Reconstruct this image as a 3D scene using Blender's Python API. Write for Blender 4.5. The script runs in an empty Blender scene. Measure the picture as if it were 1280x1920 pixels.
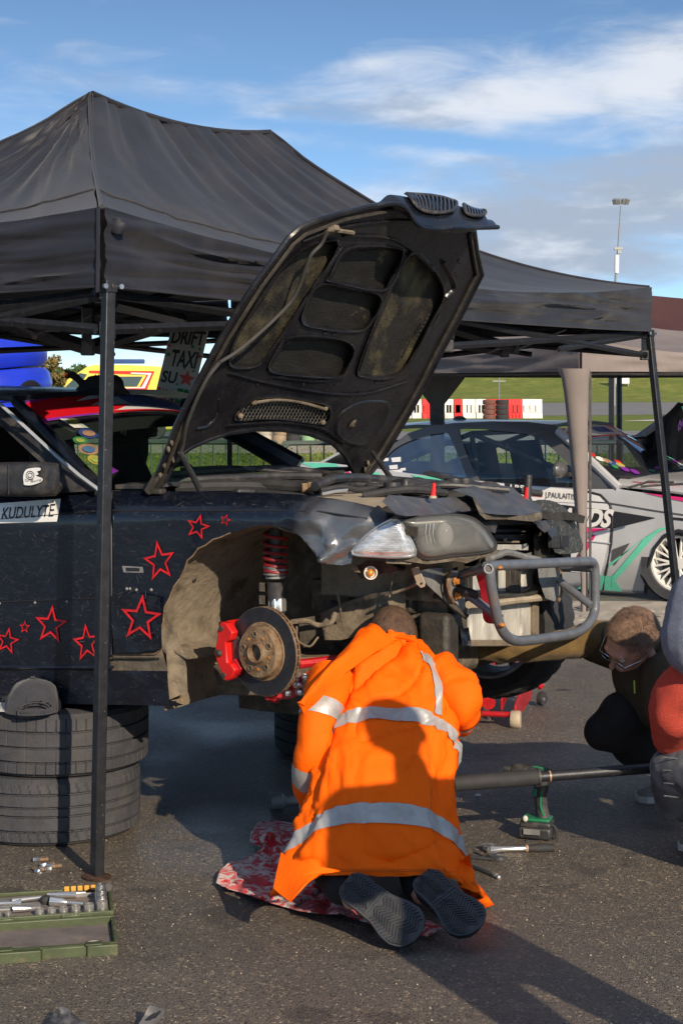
import bpy, bmesh, math, random
from math import sin, cos, pi, radians
from mathutils import Vector, Matrix, noise
from mathutils.geometry import tessellate_polygon
random.seed(7)
SC = bpy.context.scene
COL = SC.collection
# ---------------------------------------------------------------- camera
FPX, HZ, CX, HC = 3300.0, 725.0, 640.0, 1.65      # focal length in photo pixels, horizon row, centre column, eye height
cd = bpy.data.cameras.new('camera'); cam = bpy.data.objects.new('camera', cd); COL.objects.link(cam)
cam.location = (0, 0, HC); cam.rotation_euler = (pi/2, 0, 0)
cd.sensor_fit = 'VERTICAL'; cd.sensor_height = 36; cd.lens = 36*FPX/1920
cd.shift_y = -(960-HZ)/1920; cd.clip_start = .1; cd.clip_end = 5000
SC.camera = cam
# ---------------------------------------------------------------- sky, sun, exposure
SUN_EL, SUN_AZ = radians(25), math.atan2(.418, -.908)     # azimuth of the sun measured from +Y towards +X
SKY_STRENGTH, SUN_STRENGTH, EXPOSURE = .125, 4.4, .30
def build_world():
    w = bpy.data.worlds.new('World'); SC.world = w; w.use_nodes = True
    nt = w.node_tree; N = nt.nodes; L = nt.links; N.clear()
    out = N.new('ShaderNodeOutputWorld'); bg = N.new('ShaderNodeBackground'); L.new(bg.outputs[0], out.inputs[0])
    tc = N.new('ShaderNodeTexCoord')
    sky = N.new('ShaderNodeTexSky'); sky.sky_type = 'NISHITA'; sky.sun_disc = False
    sky.sun_elevation = SUN_EL; sky.sun_rotation = SUN_AZ; sky.air_density = 1.0; sky.dust_density = .15; sky.ozone_density = 3.0
    vm = N.new('ShaderNodeVectorMath'); vm.operation = 'MULTIPLY_ADD'; vm.inputs[1].default_value = (1, 1, 2.2); vm.inputs[2].default_value = (0, 0, .05)
    L.new(tc.outputs['Generated'], vm.inputs[0]); L.new(vm.outputs[0], sky.inputs[0])
    sp = N.new('ShaderNodeSeparateXYZ'); L.new(tc.outputs['Generated'], sp.inputs[0])
    def M(op, a, b=None, c=None, clamp=False):
        n = N.new('ShaderNodeMath'); n.operation = op; n.use_clamp = clamp
        for i, v in enumerate((a, b, c)):
            if v is None: continue
            if isinstance(v, (int, float)): n.inputs[i].default_value = v
            else: L.new(v, n.inputs[i])
        return n.outputs[0]
    u = M('ARCTAN2', sp.outputs[0], sp.outputs[1]); v = sp.outputs[2]
    def blob(cu, cv, su, sv, k, amp):
        du = M('MULTIPLY', M('SUBTRACT', u, cu), 1/su)
        dv = M('MULTIPLY', M('SUBTRACT', M('SUBTRACT', v, cv), M('MULTIPLY', M('SUBTRACT', u, cu), k)), 1/sv)
        r = M('ADD', M('MULTIPLY', du, du), M('MULTIPLY', dv, dv))
        return M('MULTIPLY', M('POWER', 2.718, M('MULTIPLY', r, -1.0)), amp)
    cxyz = N.new('ShaderNodeCombineXYZ'); L.new(M('MULTIPLY', u, 9), cxyz.inputs[0]); L.new(M('MULTIPLY', v, 34), cxyz.inputs[1])
    n1 = N.new('ShaderNodeTexNoise'); n1.inputs['Scale'].default_value = 1.3; n1.inputs['Detail'].default_value = 9; n1.inputs['Roughness'].default_value = .6; n1.inputs['Distortion'].default_value = .5
    L.new(cxyz.outputs[0], n1.inputs[0])
    n2 = N.new('ShaderNodeTexNoise'); n2.inputs['Scale'].default_value = 2.1; n2.inputs['Detail'].default_value = 6; n2.inputs['Roughness'].default_value = .55
    c2 = N.new('ShaderNodeCombineXYZ'); L.new(M('MULTIPLY', u, 9), c2.inputs[0]); L.new(M('MULTIPLY', v, 30), c2.inputs[1]); c2.inputs[2].default_value = 7.3
    L.new(c2.outputs[0], n2.inputs[0])
    def pix(x, y): return (x-CX)/FPX, (HZ-y)/FPX
    dens = M('MULTIPLY', M('SUBTRACT', n1.outputs[0], .5), 1.9)
    for (x, y, sx, sy, k, a) in ((960, 190, 360, 62, .10, .95), (1330, 120, 240, 60, .2, .8), (1020, 440, 480, 110, .0, 1.05), (250, 178, 190, 24, .0, .42),
                                 (1330, 300, 300, 90, .1, .6), (690, 130, 120, 18, .1, .3), (300, 640, 700, 50, 0, .35), (760, 262, 240, 16, -.10, -.8), (560, 40, 600, 50, .0, -.35)):
        cu, cv = pix(x, y); dens = M('ADD', dens, blob(cu, cv, sx/FPX, sy/FPX, k, a))
    hi = M('MULTIPLY', M('SUBTRACT', v, .30), 1.2, clamp=True)
    dens = M('ADD', dens, M('MULTIPLY', hi, .55))  # extra cloud above the view, added to whiten the ambient light
    fac = N.new('ShaderNodeMapRange'); fac.interpolation_type = 'SMOOTHSTEP'; L.new(dens, fac.inputs[0]); fac.inputs[1].default_value = -.12; fac.inputs[2].default_value = 1.08; fac.inputs[3].default_value = 0; fac.inputs[4].default_value = .95
    grey = M('MULTIPLY', M('SUBTRACT', n2.outputs[0], .46), 3.0)
    for (x, y, sx, sy, a) in ((1120, 320, 260, 55, .75), (1150, 470, 420, 90, .55), (680, 205, 120, 18, .5), (740, 312, 70, 14, .55), (1130, 405, 90, 14, .4), (1000, 130, 400, 60, -.5), (900, 250, 300, 30, -.25)):
        cu, cv = pix(x, y); grey = M('ADD', grey, blob(cu, cv, sx/FPX, sy/FPX, .05, a))
    gr = N.new('ShaderNodeMapRange'); gr.interpolation_type = 'SMOOTHSTEP'; L.new(grey, gr.inputs[0]); gr.inputs[1].default_value = -.25; gr.inputs[2].default_value = .8
    cm = N.new('ShaderNodeMix'); cm.data_type = 'RGBA'; L.new(gr.outputs[0], cm.inputs[0]); cm.inputs[6].default_value = (5.2, 5.5, 6.0, 1); cm.inputs[7].default_value = (2.7, 3.15, 3.9, 1)
    mx = N.new('ShaderNodeMix'); mx.data_type = 'RGBA'; L.new(fac.outputs[0], mx.inputs[0])
    tint = N.new('ShaderNodeMix'); tint.data_type = 'RGBA'; tint.blend_type = 'MULTIPLY'; tint.inputs[0].default_value = 1; tint.inputs[7].default_value = (1.12, 1.20, 1.18, 1)
    L.new(sky.outputs[0], tint.inputs[6]); L.new(tint.outputs[2], mx.inputs[6]); L.new(cm.outputs[2], mx.inputs[7])
    L.new(mx.outputs[2], bg.inputs[0]); bg.inputs[1].default_value = SKY_STRENGTH
build_world()
sl = bpy.data.lights.new('sun', 'SUN'); sl.energy = SUN_STRENGTH; sl.angle = radians(.55); sl.color = (1, .84, .64)
so = bpy.data.objects.new('sun', sl); COL.objects.link(so)
SDIR = Vector((.418*cos(SUN_EL), -.908*cos(SUN_EL), sin(SUN_EL)))   # towards the sun
so.rotation_euler = SDIR.to_track_quat('Z', 'Y').to_euler(); so.location = (3, -5, 8)
SC.view_settings.view_transform = 'Standard'; SC.view_settings.look = 'None'; SC.view_settings.gamma = 1
SC.view_settings.use_curve_mapping = False; SC.view_settings.exposure = EXPOSURE
# ---------------------------------------------------------------- measuring helpers: a pixel of the survey photo plus a depth, plane or height gives a place
V = Vector
def W(x, y, Y): return V(((x-CX)/FPX*Y, Y, HC-(y-HZ)/FPX*Y))
def G(x, y, z=0.):
    Y = FPX*(HC-z)/(y-HZ); return V(((x-CX)/FPX*Y, Y, z))
def ray(x, y): return V(((x-CX)/FPX, 1, -(y-HZ)/FPX))
def hit(x, y, p, n):
    r = ray(x, y); o = V((0, 0, HC)); return o + r*((p-o).dot(n)/r.dot(n))
ALF = radians(29); S0 = V((-.232, 5.9, 0)); D = V((cos(ALF), -sin(ALF), 0)); A = V((sin(ALF), cos(ALF), 0)); UP = V((0, 0, 1))
def C(t, w, z): return S0 + D*t + A*w + UP*z       # car frame: t forward of the front axle, w inward from the near flank
def S(x, y, w=0.): return hit(x, y, S0+A*w, A)
def T(x, y, t=0.): return hit(x, y, S0+D*t, D)
def lerp(a, b, k): return a+(b-a)*k
def interp(tab, x):
    if x <= tab[0][0]: return tab[0][1]
    for (a, p), (b, q) in zip(tab, tab[1:]):
        if x <= b: return p+(q-p)*(x-a)/(b-a)
    return tab[-1][1]
PLAN = ((.2, 0.), (.33, .03), (.45, .08), (.55, .17), (.63, .28), (.68, .40), (.71, .52), (.74, .75), (.74, .85))
def segd(x, y, a, b):
    ax, ay = a; bx, by = b; dx, dy = bx-ax, by-ay; k = max(0, min(1, ((x-ax)*dx+(y-ay)*dy)/(dx*dx+dy*dy))); return math.hypot(x-ax-k*dx, y-ay-k*dy)
def dent(x, y):
    if x < 480: return .0015*noise.noise(V((x*.02, y*.02, 0)))
    e = 0
    for a, b, h, s in (((585, 965), (622, 1020), .012, 11), ((622, 1020), (606, 1052), .016, 8), ((606, 1052), (660, 1022), .014, 8), ((575, 1015), (606, 1052), .008, 6),
                       ((640, 950), (600, 1000), -.010, 16), ((640, 1048), (655, 1035), -.010, 9), ((540, 960), (585, 985), .004, 14), ((690, 965), (650, 1005), .006, 12)):
        e -= h*math.exp(-(segd(x, y, a, b)/s)**2)
    return e + .005*noise.noise(V((x*.03, y*.03, 3)))*min(1, (x-480)/80)
def wb(t, z):
    w = interp(PLAN, t)
    zb = 1.29+.036*min(t, 0)-.10*max(0, t-.2); dz = z-(zb-.09)
    if dz > 0: w += 7*dz*dz
    zl = (.78+.06*t)-z
    if zl > 0: w += .35*zl*zl
    return w
def SF(x, y, off=0.):
    w = 0.
    for _ in range(7):
        p = S(x, y, w); t = (p-S0).dot(D); w = lerp(w, wb(min(t, .5), p.z)+off, .8)
    return S(x, y, w) + A*dent(x, y)
def FC(x, y, off=0.):                                # on the rounded nose, seen in plan
    pts = [C(t, w, 0) for t, w in ((0, 0),)+PLAN]
    pr = [CX+FPX*p.x/p.y for p in pts]
    for i in range(len(pts)-1):
        if x <= pr[i+1] or i == len(pts)-2:
            e = (pts[i+1]-pts[i]).normalized(); n = V((-e.y, e.x, 0))
            return hit(x, y, pts[i]+n*off, n)
# ---------------------------------------------------------------- object helpers
def thing(name, label, cat, loc=(0, 0, 0), group=None):
    o = bpy.data.objects.new(name, None); o.location = loc; o.empty_display_size = .1; COL.objects.link(o)
    o['label'] = label; o['category'] = cat
    if group: o['group'] = group
    return o
def tag(o, label, cat, group=None):
    o['label'] = label; o['category'] = cat
    if group: o['group'] = group
    return o
def setp(o, parent):
    if parent:
        o.parent = parent; o.matrix_parent_inverse = Matrix.Translation(-parent.location)
    return o
def copy_tree(o, parent=None):
    c = o.copy(); COL.objects.link(c)
    if parent: c.parent = parent
    for ch in [k for k in bpy.data.objects if k.parent == o]: copy_tree(ch, c)
    return c
class MB:
    def __init__(s): s.v = []; s.f = []
    def add(s, v, f):
        b = len(s.v); s.v += [V(p) for p in v]; s.f += [[i+b for i in q] for q in f]; return s
    def box(s, c, sz, M=None):
        x, y, z = (k/2 for k in sz); M = M or Matrix.Identity(3); c = V(c)
        vs = [c+M@V((i*x, j*y, k*z)) for i in (-1, 1) for j in (-1, 1) for k in (-1, 1)]
        return s.add(vs, [(0, 1, 3, 2), (4, 6, 7, 5), (0, 4, 5, 1), (2, 3, 7, 6), (0, 2, 6, 4), (1, 5, 7, 3)])
    def ext(s, poly, vec):                           # closed polygon pushed along vec
        n = len(poly); vec = V(vec); a = [V(p) for p in poly]
        nn = sum(((a[i]-a[0]).cross(a[(i+1) % n]-a[0]) for i in range(n)), V((0, 0, 0)))
        tri = tessellate_polygon([a]); f = []
        for t in tri: f += [list(t), [k+n for k in reversed(t)]]
        f += [[i, (i+1) % n, (i+1) % n+n, i+n] for i in range(n)]
        return s.add(a+[p+vec for p in a], f)
    def tube(s, pts, r, seg=8, closed=False, cap=True, flat=1.):
        pts = [V(p) for p in pts]; n = len(pts); rs = r if isinstance(r, (list, tuple)) else [r]*n
        rings = []; nrm = None
        for i, p in enumerate(pts):
            if closed: d = (pts[(i+1) % n]-pts[i-1])
            else: d = pts[min(i+1, n-1)]-pts[max(i-1, 0)]
            d = d.normalized() if d.length > 1e-9 else V((0, 0, 1))
            if nrm is None: nrm = d.orthogonal().normalized() if abs(d.z) > .9 else d.cross(UP).normalized()
            nrm = (nrm-d*nrm.dot(d)).normalized(); b = d.cross(nrm)
            rings.append([p+nrm*cos(a)*rs[i]+b*sin(a)*rs[i]*flat for a in (2*pi*k/seg for k in range(seg))])
        return s.rings(rings, closed, cap)
    def rings(s, rings, closed=False, cap=True):
        n = len(rings); m = len(rings[0]); v = [p for r in rings for p in r]; f = []
        for i in range(n if closed else n-1):
            for k in range(m): f.append([i*m+k, i*m+(k+1) % m, ((i+1) % n)*m+(k+1) % m, ((i+1) % n)*m+k])
        if cap and not closed: f += [list(range(m))[::-1], [(n-1)*m+k for k in range(m)]]
        return s.add(v, f)
    def lathe(s, prof, c, ax, seg=32, fn=None, closed=False):   # prof: (radius, height along ax)
        ax = V(ax).normalized(); c = V(c); u = ax.orthogonal().normalized() if abs(ax.z) > .9 else ax.cross(UP).normalized(); w = ax.cross(u)
        rings = []
        for j, (r, h) in enumerate(prof):
            rings.append([c+ax*h+(u*cos(a)+w*sin(a))*(r+(fn(j, k, r) if fn else 0)) for k, a in ((k, 2*pi*k/seg) for k in range(seg))])
        return s.rings(rings, closed, cap=not closed)
    def ball(s, c, r, M=None, seg=12, fn=None):
        c = V(c); M = M or Matrix.Identity(3); r = r if isinstance(r, (list, tuple)) else (r, r, r); rings = []
        for i in range(seg//2+1):
            th = max(.02, min(pi-.02, pi*i/(seg//2)))
            ring = []
            for k in range(seg):
                a = 2*pi*k/seg; q = V((sin(th)*cos(a), sin(th)*sin(a), cos(th)))
                kf = fn(q) if fn else 1
                ring.append(c+M@V((q.x*r[0]*kf, q.y*r[1]*kf, q.z*r[2]*kf)))
            rings.append(ring)
        return s.rings(rings)
    def loft(s, rows, th=0.):                        # open grid of rows, optional thickness
        n = len(rows); m = len(rows[0]); v = [V(p) for r in rows for p in r]
        f = [[i*m+k, i*m+k+1, (i+1)*m+k+1, (i+1)*m+k] for i in range(n-1) for k in range(m-1)]
        if th:
            nr = []
            for i in range(n):
                for k in range(m):
                    a = v[min(i+1, n-1)*m+k]-v[max(i-1, 0)*m+k]; b = v[i*m+min(k+1, m-1)]-v[i*m+max(k-1, 0)]
                    c = a.cross(b); nr.append(c.normalized() if c.length > 1e-12 else UP)
            N0 = n*m; v = v+[p+q*th for p, q in zip(v, nr)]; f2 = [[j+N0 for j in reversed(q)] for q in f]
            bd = [k for k in range(m)]+[i*m+m-1 for i in range(1, n)]+[(n-1)*m+k for k in range(m-2, -1, -1)]+[i*m for i in range(n-2, 0, -1)]
            f = f+f2+[[bd[i], bd[(i+1) % len(bd)], bd[(i+1) % len(bd)]+N0, bd[i]+N0] for i in range(len(bd))]
        return s.add(v, f)
    def sheet(s, poly, fn, cell=20, th=0., holes=()):   # flat outline cut into cells, then laid on a surface fn(u, v, depth)
        loops = [[V((p[0], p[1], 0)) for p in poly]]+[[V((p[0], p[1], 0)) for p in h] for h in holes]
        flat = [p for l in loops for p in l]; bm = bmesh.new(); bv = [bm.verts.new(p) for p in flat]
        for t in tessellate_polygon(loops):
            try: bm.faces.new([bv[i] for i in t])
            except ValueError: pass
        if cell:
            for ax in (0, 1):
                lo = min(p[ax] for p in flat); hi = max(p[ax] for p in flat); k = math.floor(lo/cell)+1
                while k*cell < hi:
                    co = V((0, 0, 0)); co[ax] = k*cell; no = V((0, 0, 0)); no[ax] = 1
                    bmesh.ops.bisect_plane(bm, geom=bm.verts[:]+bm.edges[:]+bm.faces[:], plane_co=co, plane_no=no, dist=1e-5); k += 1
        bmesh.ops.remove_doubles(bm, verts=bm.verts, dist=1e-4)
        bmesh.ops.dissolve_limit(bm, angle_limit=1e-6, verts=[], edges=[]) if False else None
        bm.verts.index_update(); co = [v.co.copy() for v in bm.verts]; n = len(co)
        v3 = [fn(c.x, c.y, 0.) for c in co]; f = [[v.index for v in q.verts] for q in bm.faces]
        if th:
            v3 += [fn(c.x, c.y, th) for c in co]; f2 = [[i+n for i in reversed(q)] for q in f]
            wl = [[e.verts[0].index, e.verts[1].index, e.verts[1].index+n, e.verts[0].index+n] for e in bm.edges if len(e.link_faces) == 1]
            f = f+f2+wl
        bm.free(); return s.add(v3, f)
    def build(s, name, mat, parent=None, smooth=35, bevel=0, sub=0, fix=True, kind=None):
        me = bpy.data.meshes.new(name); me.from_pydata([tuple(p) for p in s.v], [], s.f)
        if fix:
            bm = bmesh.new(); bm.from_mesh(me); bmesh.ops.remove_doubles(bm, verts=bm.verts, dist=1e-5); bmesh.ops.recalc_face_normals(bm, faces=bm.faces); bm.to_mesh(me); bm.free()
        me.materials.append(mat); me.update()
        if smooth:
            for p in me.polygons: p.use_smooth = True
            me.set_sharp_from_angle(angle=radians(smooth))
        o = bpy.data.objects.new(name, me); COL.objects.link(o); setp(o, parent)
        if bevel:
            b = o.modifiers.new('b', 'BEVEL'); b.width = bevel; b.segments = 2; b.limit_method = 'ANGLE'; b.angle_limit = radians(40)
        if sub:
            b = o.modifiers.new('s', 'SUBSURF'); b.levels = sub; b.render_levels = sub
        if kind: o['kind'] = kind
        return o
def flesh(parts, name, mat, parent, vox=.009, smooth=6, rough=0., rscale=8):
    """tapered limbs and ellipsoids fused into one continuous skin"""
    m = MB()
    for p in parts:
        if p[0] == 'c':
            a, ra, b, rb = V(p[1]), p[2], V(p[3]), p[4]; d = (b-a); L = max(d.length, 1e-4); d /= L
            pts = []; rr = []
            for k in range(5): th = pi/2*k/4; pts.append(a-d*ra*cos(th)); rr.append(max(.002, ra*sin(th)))
            for k in range(5): th = pi/2*(4-k)/4; pts.append(b+d*rb*cos(th)); rr.append(max(.002, rb*sin(th)))
            m.tube(pts, rr, 14)
        else: m.ball(p[1], p[2], p[3] if len(p) > 3 else None, 18)
    o = m.build(name, mat, parent, smooth=180)
    r = o.modifiers.new('r', 'REMESH'); r.mode = 'VOXEL'; r.voxel_size = vox; r.use_smooth_shade = True
    k = o.modifiers.new('k', 'SMOOTH'); k.factor = .5; k.iterations = smooth
    if rough:
        tx = bpy.data.textures.new(name+'_folds', 'CLOUDS'); tx.noise_scale = 1/rscale; tx.noise_depth = 2
        dm = o.modifiers.new('d', 'DISPLACE'); dm.texture = tx; dm.strength = rough; dm.mid_level = .5; dm.texture_coords = 'GLOBAL'
    return o
def rot(x=0, y=0, z=0): return Matrix.Rotation(radians(z), 3, 'Z') @ Matrix.Rotation(radians(y), 3, 'Y') @ Matrix.Rotation(radians(x), 3, 'X')
CARM = Matrix((D, A, UP)).transposed()               # car frame as a rotation
def spline(pts, n=6, closed=False):
    pts = [V(p) for p in pts]; out = []; m = len(pts)
    for i in range(m if closed else m-1):
        p0 = pts[i-1] if (i or closed) else pts[0]*2-pts[1]; p1 = pts[i]; p2 = pts[(i+1) % m]; p3 = pts[(i+2) % m] if (closed or i+2 < m) else pts[-1]*2-pts[-2]
        for k in range(n):
            t = k/n; out.append(.5*((2*p1)+(p2-p0)*t+(2*p0-5*p1+4*p2-p3)*t*t+(3*p1-p0-3*p2+p3)*t**3))
    if not closed: out.append(pts[-1])
    return out
def spl2(pts, n=4, closed=True): return [(p.x, p.y) for p in spline([(x, y, 0) for x, y in pts], n, closed)]
# ---------------------------------------------------------------- materials
def mat(name, col, rough=.6, metal=0., var=.25, scale=12., bump=0., bscale=60., dirt=None, dscale=6., dlev=(.5, .65), spec=.5, coat=0., trans=0., emis=0., stretch=None, speck=None, sheen=0., alpha=1., transl=0.):
    m = bpy.data.materials.new(name); m.use_nodes = True; nt = m.node_tree; N = nt.nodes; L = nt.links
    b = N['Principled BSDF']; b.inputs['Roughness'].default_value = rough; b.inputs['Metallic'].default_value = metal; b.inputs['Specular IOR Level'].default_value = spec
    b.inputs['Coat Weight'].default_value = coat; b.inputs['Coat Roughness'].default_value = .08; b.inputs['Transmission Weight'].default_value = trans; b.inputs['Sheen Weight'].default_value = sheen; b.inputs['Alpha'].default_value = alpha
    g = N.new('ShaderNodeNewGeometry'); src = g.outputs['Position']
    if stretch:
        mp = N.new('ShaderNodeMapping'); mp.inputs['Scale'].default_value = stretch; L.new(src, mp.inputs[0]); src = mp.outputs[0]
    def noi(sc, det=4, sr=None):
        n = N.new('ShaderNodeTexNoise'); n.inputs['Scale'].default_value = sc; n.inputs['Detail'].default_value = det; n.inputs['Roughness'].default_value = .6; L.new(sr or src, n.inputs[0]); return n.outputs[0]
    def mix(f, a, c):
        x = N.new('ShaderNodeMix'); x.data_type = 'RGBA'
        for s_, v in ((0, f), (6, a), (7, c)):
            if isinstance(v, tuple): x.inputs[s_].default_value = (*v[:3], 1)
            elif isinstance(v, float): x.inputs[s_].default_value = v
            else: L.new(v, x.inputs[s_])
        return x.outputs[2]
    def ramp(s_, a, c):
        r = N.new('ShaderNodeMapRange'); L.new(s_, r.inputs[0]); r.inputs[1].default_value = a; r.inputs[2].default_value = c; r.clamp = True; return r.outputs[0]
    c = mix(ramp(noi(scale), .3, .7), tuple(k*(1-var) for k in col), tuple(min(1, k*(1+var)) for k in col))
    rf = None
    if dirt:
        f = ramp(noi(dscale, 8), *dlev); c = mix(f, c, dirt); rf = f
    if speck:
        f = ramp(noi(speck[1], 2, g.outputs['Position']), speck[2], speck[2]+.04); c = mix(f, c, speck[0])
    L.new(c, b.inputs['Base Color'])
    if rf is not None:
        r = N.new('ShaderNodeMapRange'); L.new(rf, r.inputs[0]); r.inputs[3].default_value = rough; r.inputs[4].default_value = min(1, rough+.4); L.new(r.outputs[0], b.inputs['Roughness'])
    if bump:
        bp = N.new('ShaderNodeBump'); bp.inputs['Strength'].default_value = bump; bp.inputs['Distance'].default_value = .01; L.new(noi(bscale, 5), bp.inputs['Height']); L.new(bp.outputs[0], b.inputs['Normal'])
    if transl:
        o_ = N['Material Output']; tl = N.new('ShaderNodeBsdfTranslucent'); L.new(c, tl.inputs[0]); ms = N.new('ShaderNodeMixShader'); ms.inputs[0].default_value = transl; L.new(b.outputs[0], ms.inputs[1]); L.new(tl.outputs[0], ms.inputs[2]); L.new(ms.outputs[0], o_.inputs[0])
    if emis: L.new(c, b.inputs['Emission Color']); b.inputs['Emission Strength'].default_value = emis
    return m
def glass(name, col=(.02, .03, .035), rough=.03, alpha=.5, mixf=.5):
    m = bpy.data.materials.new(name); m.use_nodes = True; nt = m.node_tree; N = nt.nodes; L = nt.links; N.clear()
    o = N.new('ShaderNodeOutputMaterial'); t = N.new('ShaderNodeBsdfTransparent'); t.inputs[0].default_value = (*col, 1) if len(col) == 3 else col
    g = N.new('ShaderNodeBsdfGlossy'); g.inputs['Roughness'].default_value = rough; g.inputs[0].default_value = (.9, .95, 1, 1)
    f = N.new('ShaderNodeFresnel'); f.inputs[0].default_value = 1.5
    r = N.new('ShaderNodeMapRange'); L.new(f.outputs[0], r.inputs[0]); r.inputs[3].default_value = .04*mixf*2; r.inputs[4].default_value = 1
    bf = N.new('ShaderNodeNewGeometry'); iv = N.new('ShaderNodeMath'); iv.operation = 'SUBTRACT'; iv.inputs[0].default_value = 1; L.new(bf.outputs['Backfacing'], iv.inputs[1]); ml = N.new('ShaderNodeMath'); ml.operation = 'MULTIPLY'; L.new(r.outputs[0], ml.inputs[0]); L.new(iv.outputs[0], ml.inputs[1])
    mx = N.new('ShaderNodeMixShader'); L.new(ml.outputs[0], mx.inputs[0]); L.new(t.outputs[0], mx.inputs[1]); L.new(g.outputs[0], mx.inputs[2]); L.new(mx.outputs[0], o.inputs[0]); return m
M = {}
M['paint'] = mat('worn_black_paint', (.006, .008, .014), .28, 0, .3, 6, .05, 90, dirt=(.030, .029, .030), dscale=9, dlev=(.52, .85), speck=((.16, .15, .14), 170, .70), stretch=(1, 1, 2.2), coat=.25)
M['door'] = mat('scratched_black_paint', (.004, .006, .013), .26, 0, .3, 9, .06, 120, dirt=(.022, .021, .022), dscale=30, dlev=(.52, .9), speck=((.16, .14, .13), 120, .71), stretch=(1, 1, 2.5), coat=.6)
M['scuff'] = mat('scuffed_dark_metal', (.10, .10, .105), .34, .75, .4, 14, .12, 60, dirt=(.02, .022, .028), dscale=9, dlev=(.4, .62))
M['black'] = mat('black_plastic', (.032, .032, .035), .45, 0, .3, 20, .15, 80, dirt=(.12, .105, .09), dscale=14, dlev=(.50, .8))
M['rubber'] = mat('black_rubber', (.028, .028, .030), .75, 0, .25, 30, .1, 100)
M['tyre'] = mat('dusty_tyre_rubber', (.044, .045, .052), .75, 0, .25, 14, .25, 130, dirt=(.085, .077, .07), dscale=11, dlev=(.5, .85))
M['hood'] = mat('greasy_black_sheet_metal', (.013, .013, .017), .26, .1, .4, 10, .12, 40, dirt=(.032, .030, .029), dscale=7, dlev=(.5, .8), speck=((.16, .14, .11), 120, .69))
M['foam'] = mat('yellowed_insulation', (.016, .015, .014), .8, 0, .4, 30, .6, 60, dirt=(.19, .16, .075), dscale=5, dlev=(.47, .85), stretch=(2.4, 1, 1.1))
M['dust'] = mat('dusty_wheel_arch', (.225, .185, .135), .9, 0, .4, 9, .8, 35, dirt=(.08, .062, .045), dscale=9, dlev=(.46, .68), spec=.2)
M['dustdk'] = mat('dusty_dark_metal', (.095, .080, .062), .8, .1, .4, 10, .5, 40, dirt=(.20, .165, .12), dscale=18, dlev=(.5, .7), spec=.3)
M['grime'] = mat('oily_black_parts', (.040, .035, .029), .55, .1, .4, 16, .4, 50, dirt=(.06, .05, .04), dscale=20, dlev=(.5, .75))
M['rust'] = mat('rusty_iron', (.20, .12, .065), .7, .3, .4, 40, .5, 90, dirt=(.32, .24, .15), dscale=30, dlev=(.45, .7))
M['rotor'] = mat('brake_rotor_face', (.055, .055, .062), .38, .7, .25, 30, .1, 200)
M['red'] = mat('red_caliper_paint', (.62, .012, .010), .35, 0, .15, 20, .1, 60, coat=.3)
M['jackred'] = mat('scratched_red_paint', (.45, .010, .016), .35, .1, .25, 20, .1, 60, dirt=(.10, .02, .02), dscale=20, dlev=(.55, .8), coat=.2)
M['steel'] = mat('bare_steel', (.45, .45, .45), .3, .9, .2, 30, .1, 80)
M['chrome'] = mat('chrome', (.72, .71, .69), .22, .85, .08, 30)
M['bar'] = mat('blue_grey_painted_tube', (.125, .135, .155), .42, .1, .2, 20, .15, 70, dirt=(.17, .12, .085), dscale=11, dlev=(.62, .74), coat=.15)
M['plate'] = mat('grey_steel_plate', (.21, .21, .205), .5, .05, .3, 14, .2, 50, dirt=(.17, .12, .08), dscale=12, dlev=(.58, .78))
M['alu'] = mat('radiator_aluminium', (.55, .54, .50), .45, .25, .25, 12, .2, 40, dirt=(.75, .74, .70), dscale=9, dlev=(.56, .66), stretch=(1, 1, .5))
M['lensclear'] = mat('clear_corner_lens', (.58, .59, .61), .14, .5, .35, 26, .16, 60, stretch=(1, 1, 3), coat=1)
M['lensfog'] = mat('fogged_headlight_lens', (.13, .135, .13), .32, .1, .2, 6, .05, 30, dirt=(.24, .24, .22), dscale=5, dlev=(.45, .8), coat=.5, alpha=.42)
M['amber'] = mat('amber_bulb', (.75, .28, .03), .15, .2, .1, 20, coat=1)
M['white'] = mat('white_vinyl', (.78, .77, .75), .4, 0, .05, 10)
M['ink'] = mat('black_ink', (.02, .02, .025), .5, 0, .1)
M['star'] = mat('red_star_paint', (.55, .012, .018), .4, 0, .35, 30, dirt=(.12, .01, .012), dscale=40, dlev=(.56, .75))
M['bannerred'] = mat('banner_red', (.62, .010, .02), .25, 0, .1, coat=.5)
M['bannerwhite'] = mat('banner_white', (.66, .66, .68), .25, 0, .1, coat=.5)
M['purple'] = mat('purple_vinyl', (.22, .03, .35), .3, 0, .1)
M['navy'] = mat('navy_lettering', (.03, .07, .25), .4, 0, .1)
M['green'] = mat('green_sticker', (.05, .28, .08), .4, 0, .1)
M['lime'] = mat('lime_sticker', (.36, .44, .10), .4, 0, .1)
M['yellow'] = mat('yellow_sticker', (.50, .42, .08), .4, 0, .1)
M['peach'] = mat('orange_brown_sticker', (.40, .24, .15), .4, 0, .4, 90)
M['sblue'] = mat('blue_sticker', (.08, .18, .34), .4, 0, .3, 90)
M['tent'] = mat('black_tent_fabric', (.011, .012, .020), .55, 0, .2, 4, .15, 30, dirt=(.024, .024, .033), dscale=2.5, dlev=(.45, .75), sheen=.12, spec=.45)
M['frame'] = mat('dark_powder_coated_steel', (.030, .032, .038), .45, .5, .3, 30, .1, 80, speck=((.25, .20, .15), 90, .70))
M['greytent'] = mat('taupe_tent_fabric', (.43, .37, .35), .75, 0, .12, 3, .15, 25, transl=.5)
M['plumtent'] = mat('plum_tent_fabric', (.085, .035, .038), .8, 0, .15, 3, transl=.3)
M['orange'] = mat('orange_workwear_fabric', (1.0, .130, .001), .7, 0, .05, 5, .5, 24, dirt=(.60, .10, .006), dscale=6, dlev=(.62, .9), spec=.15)
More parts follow.
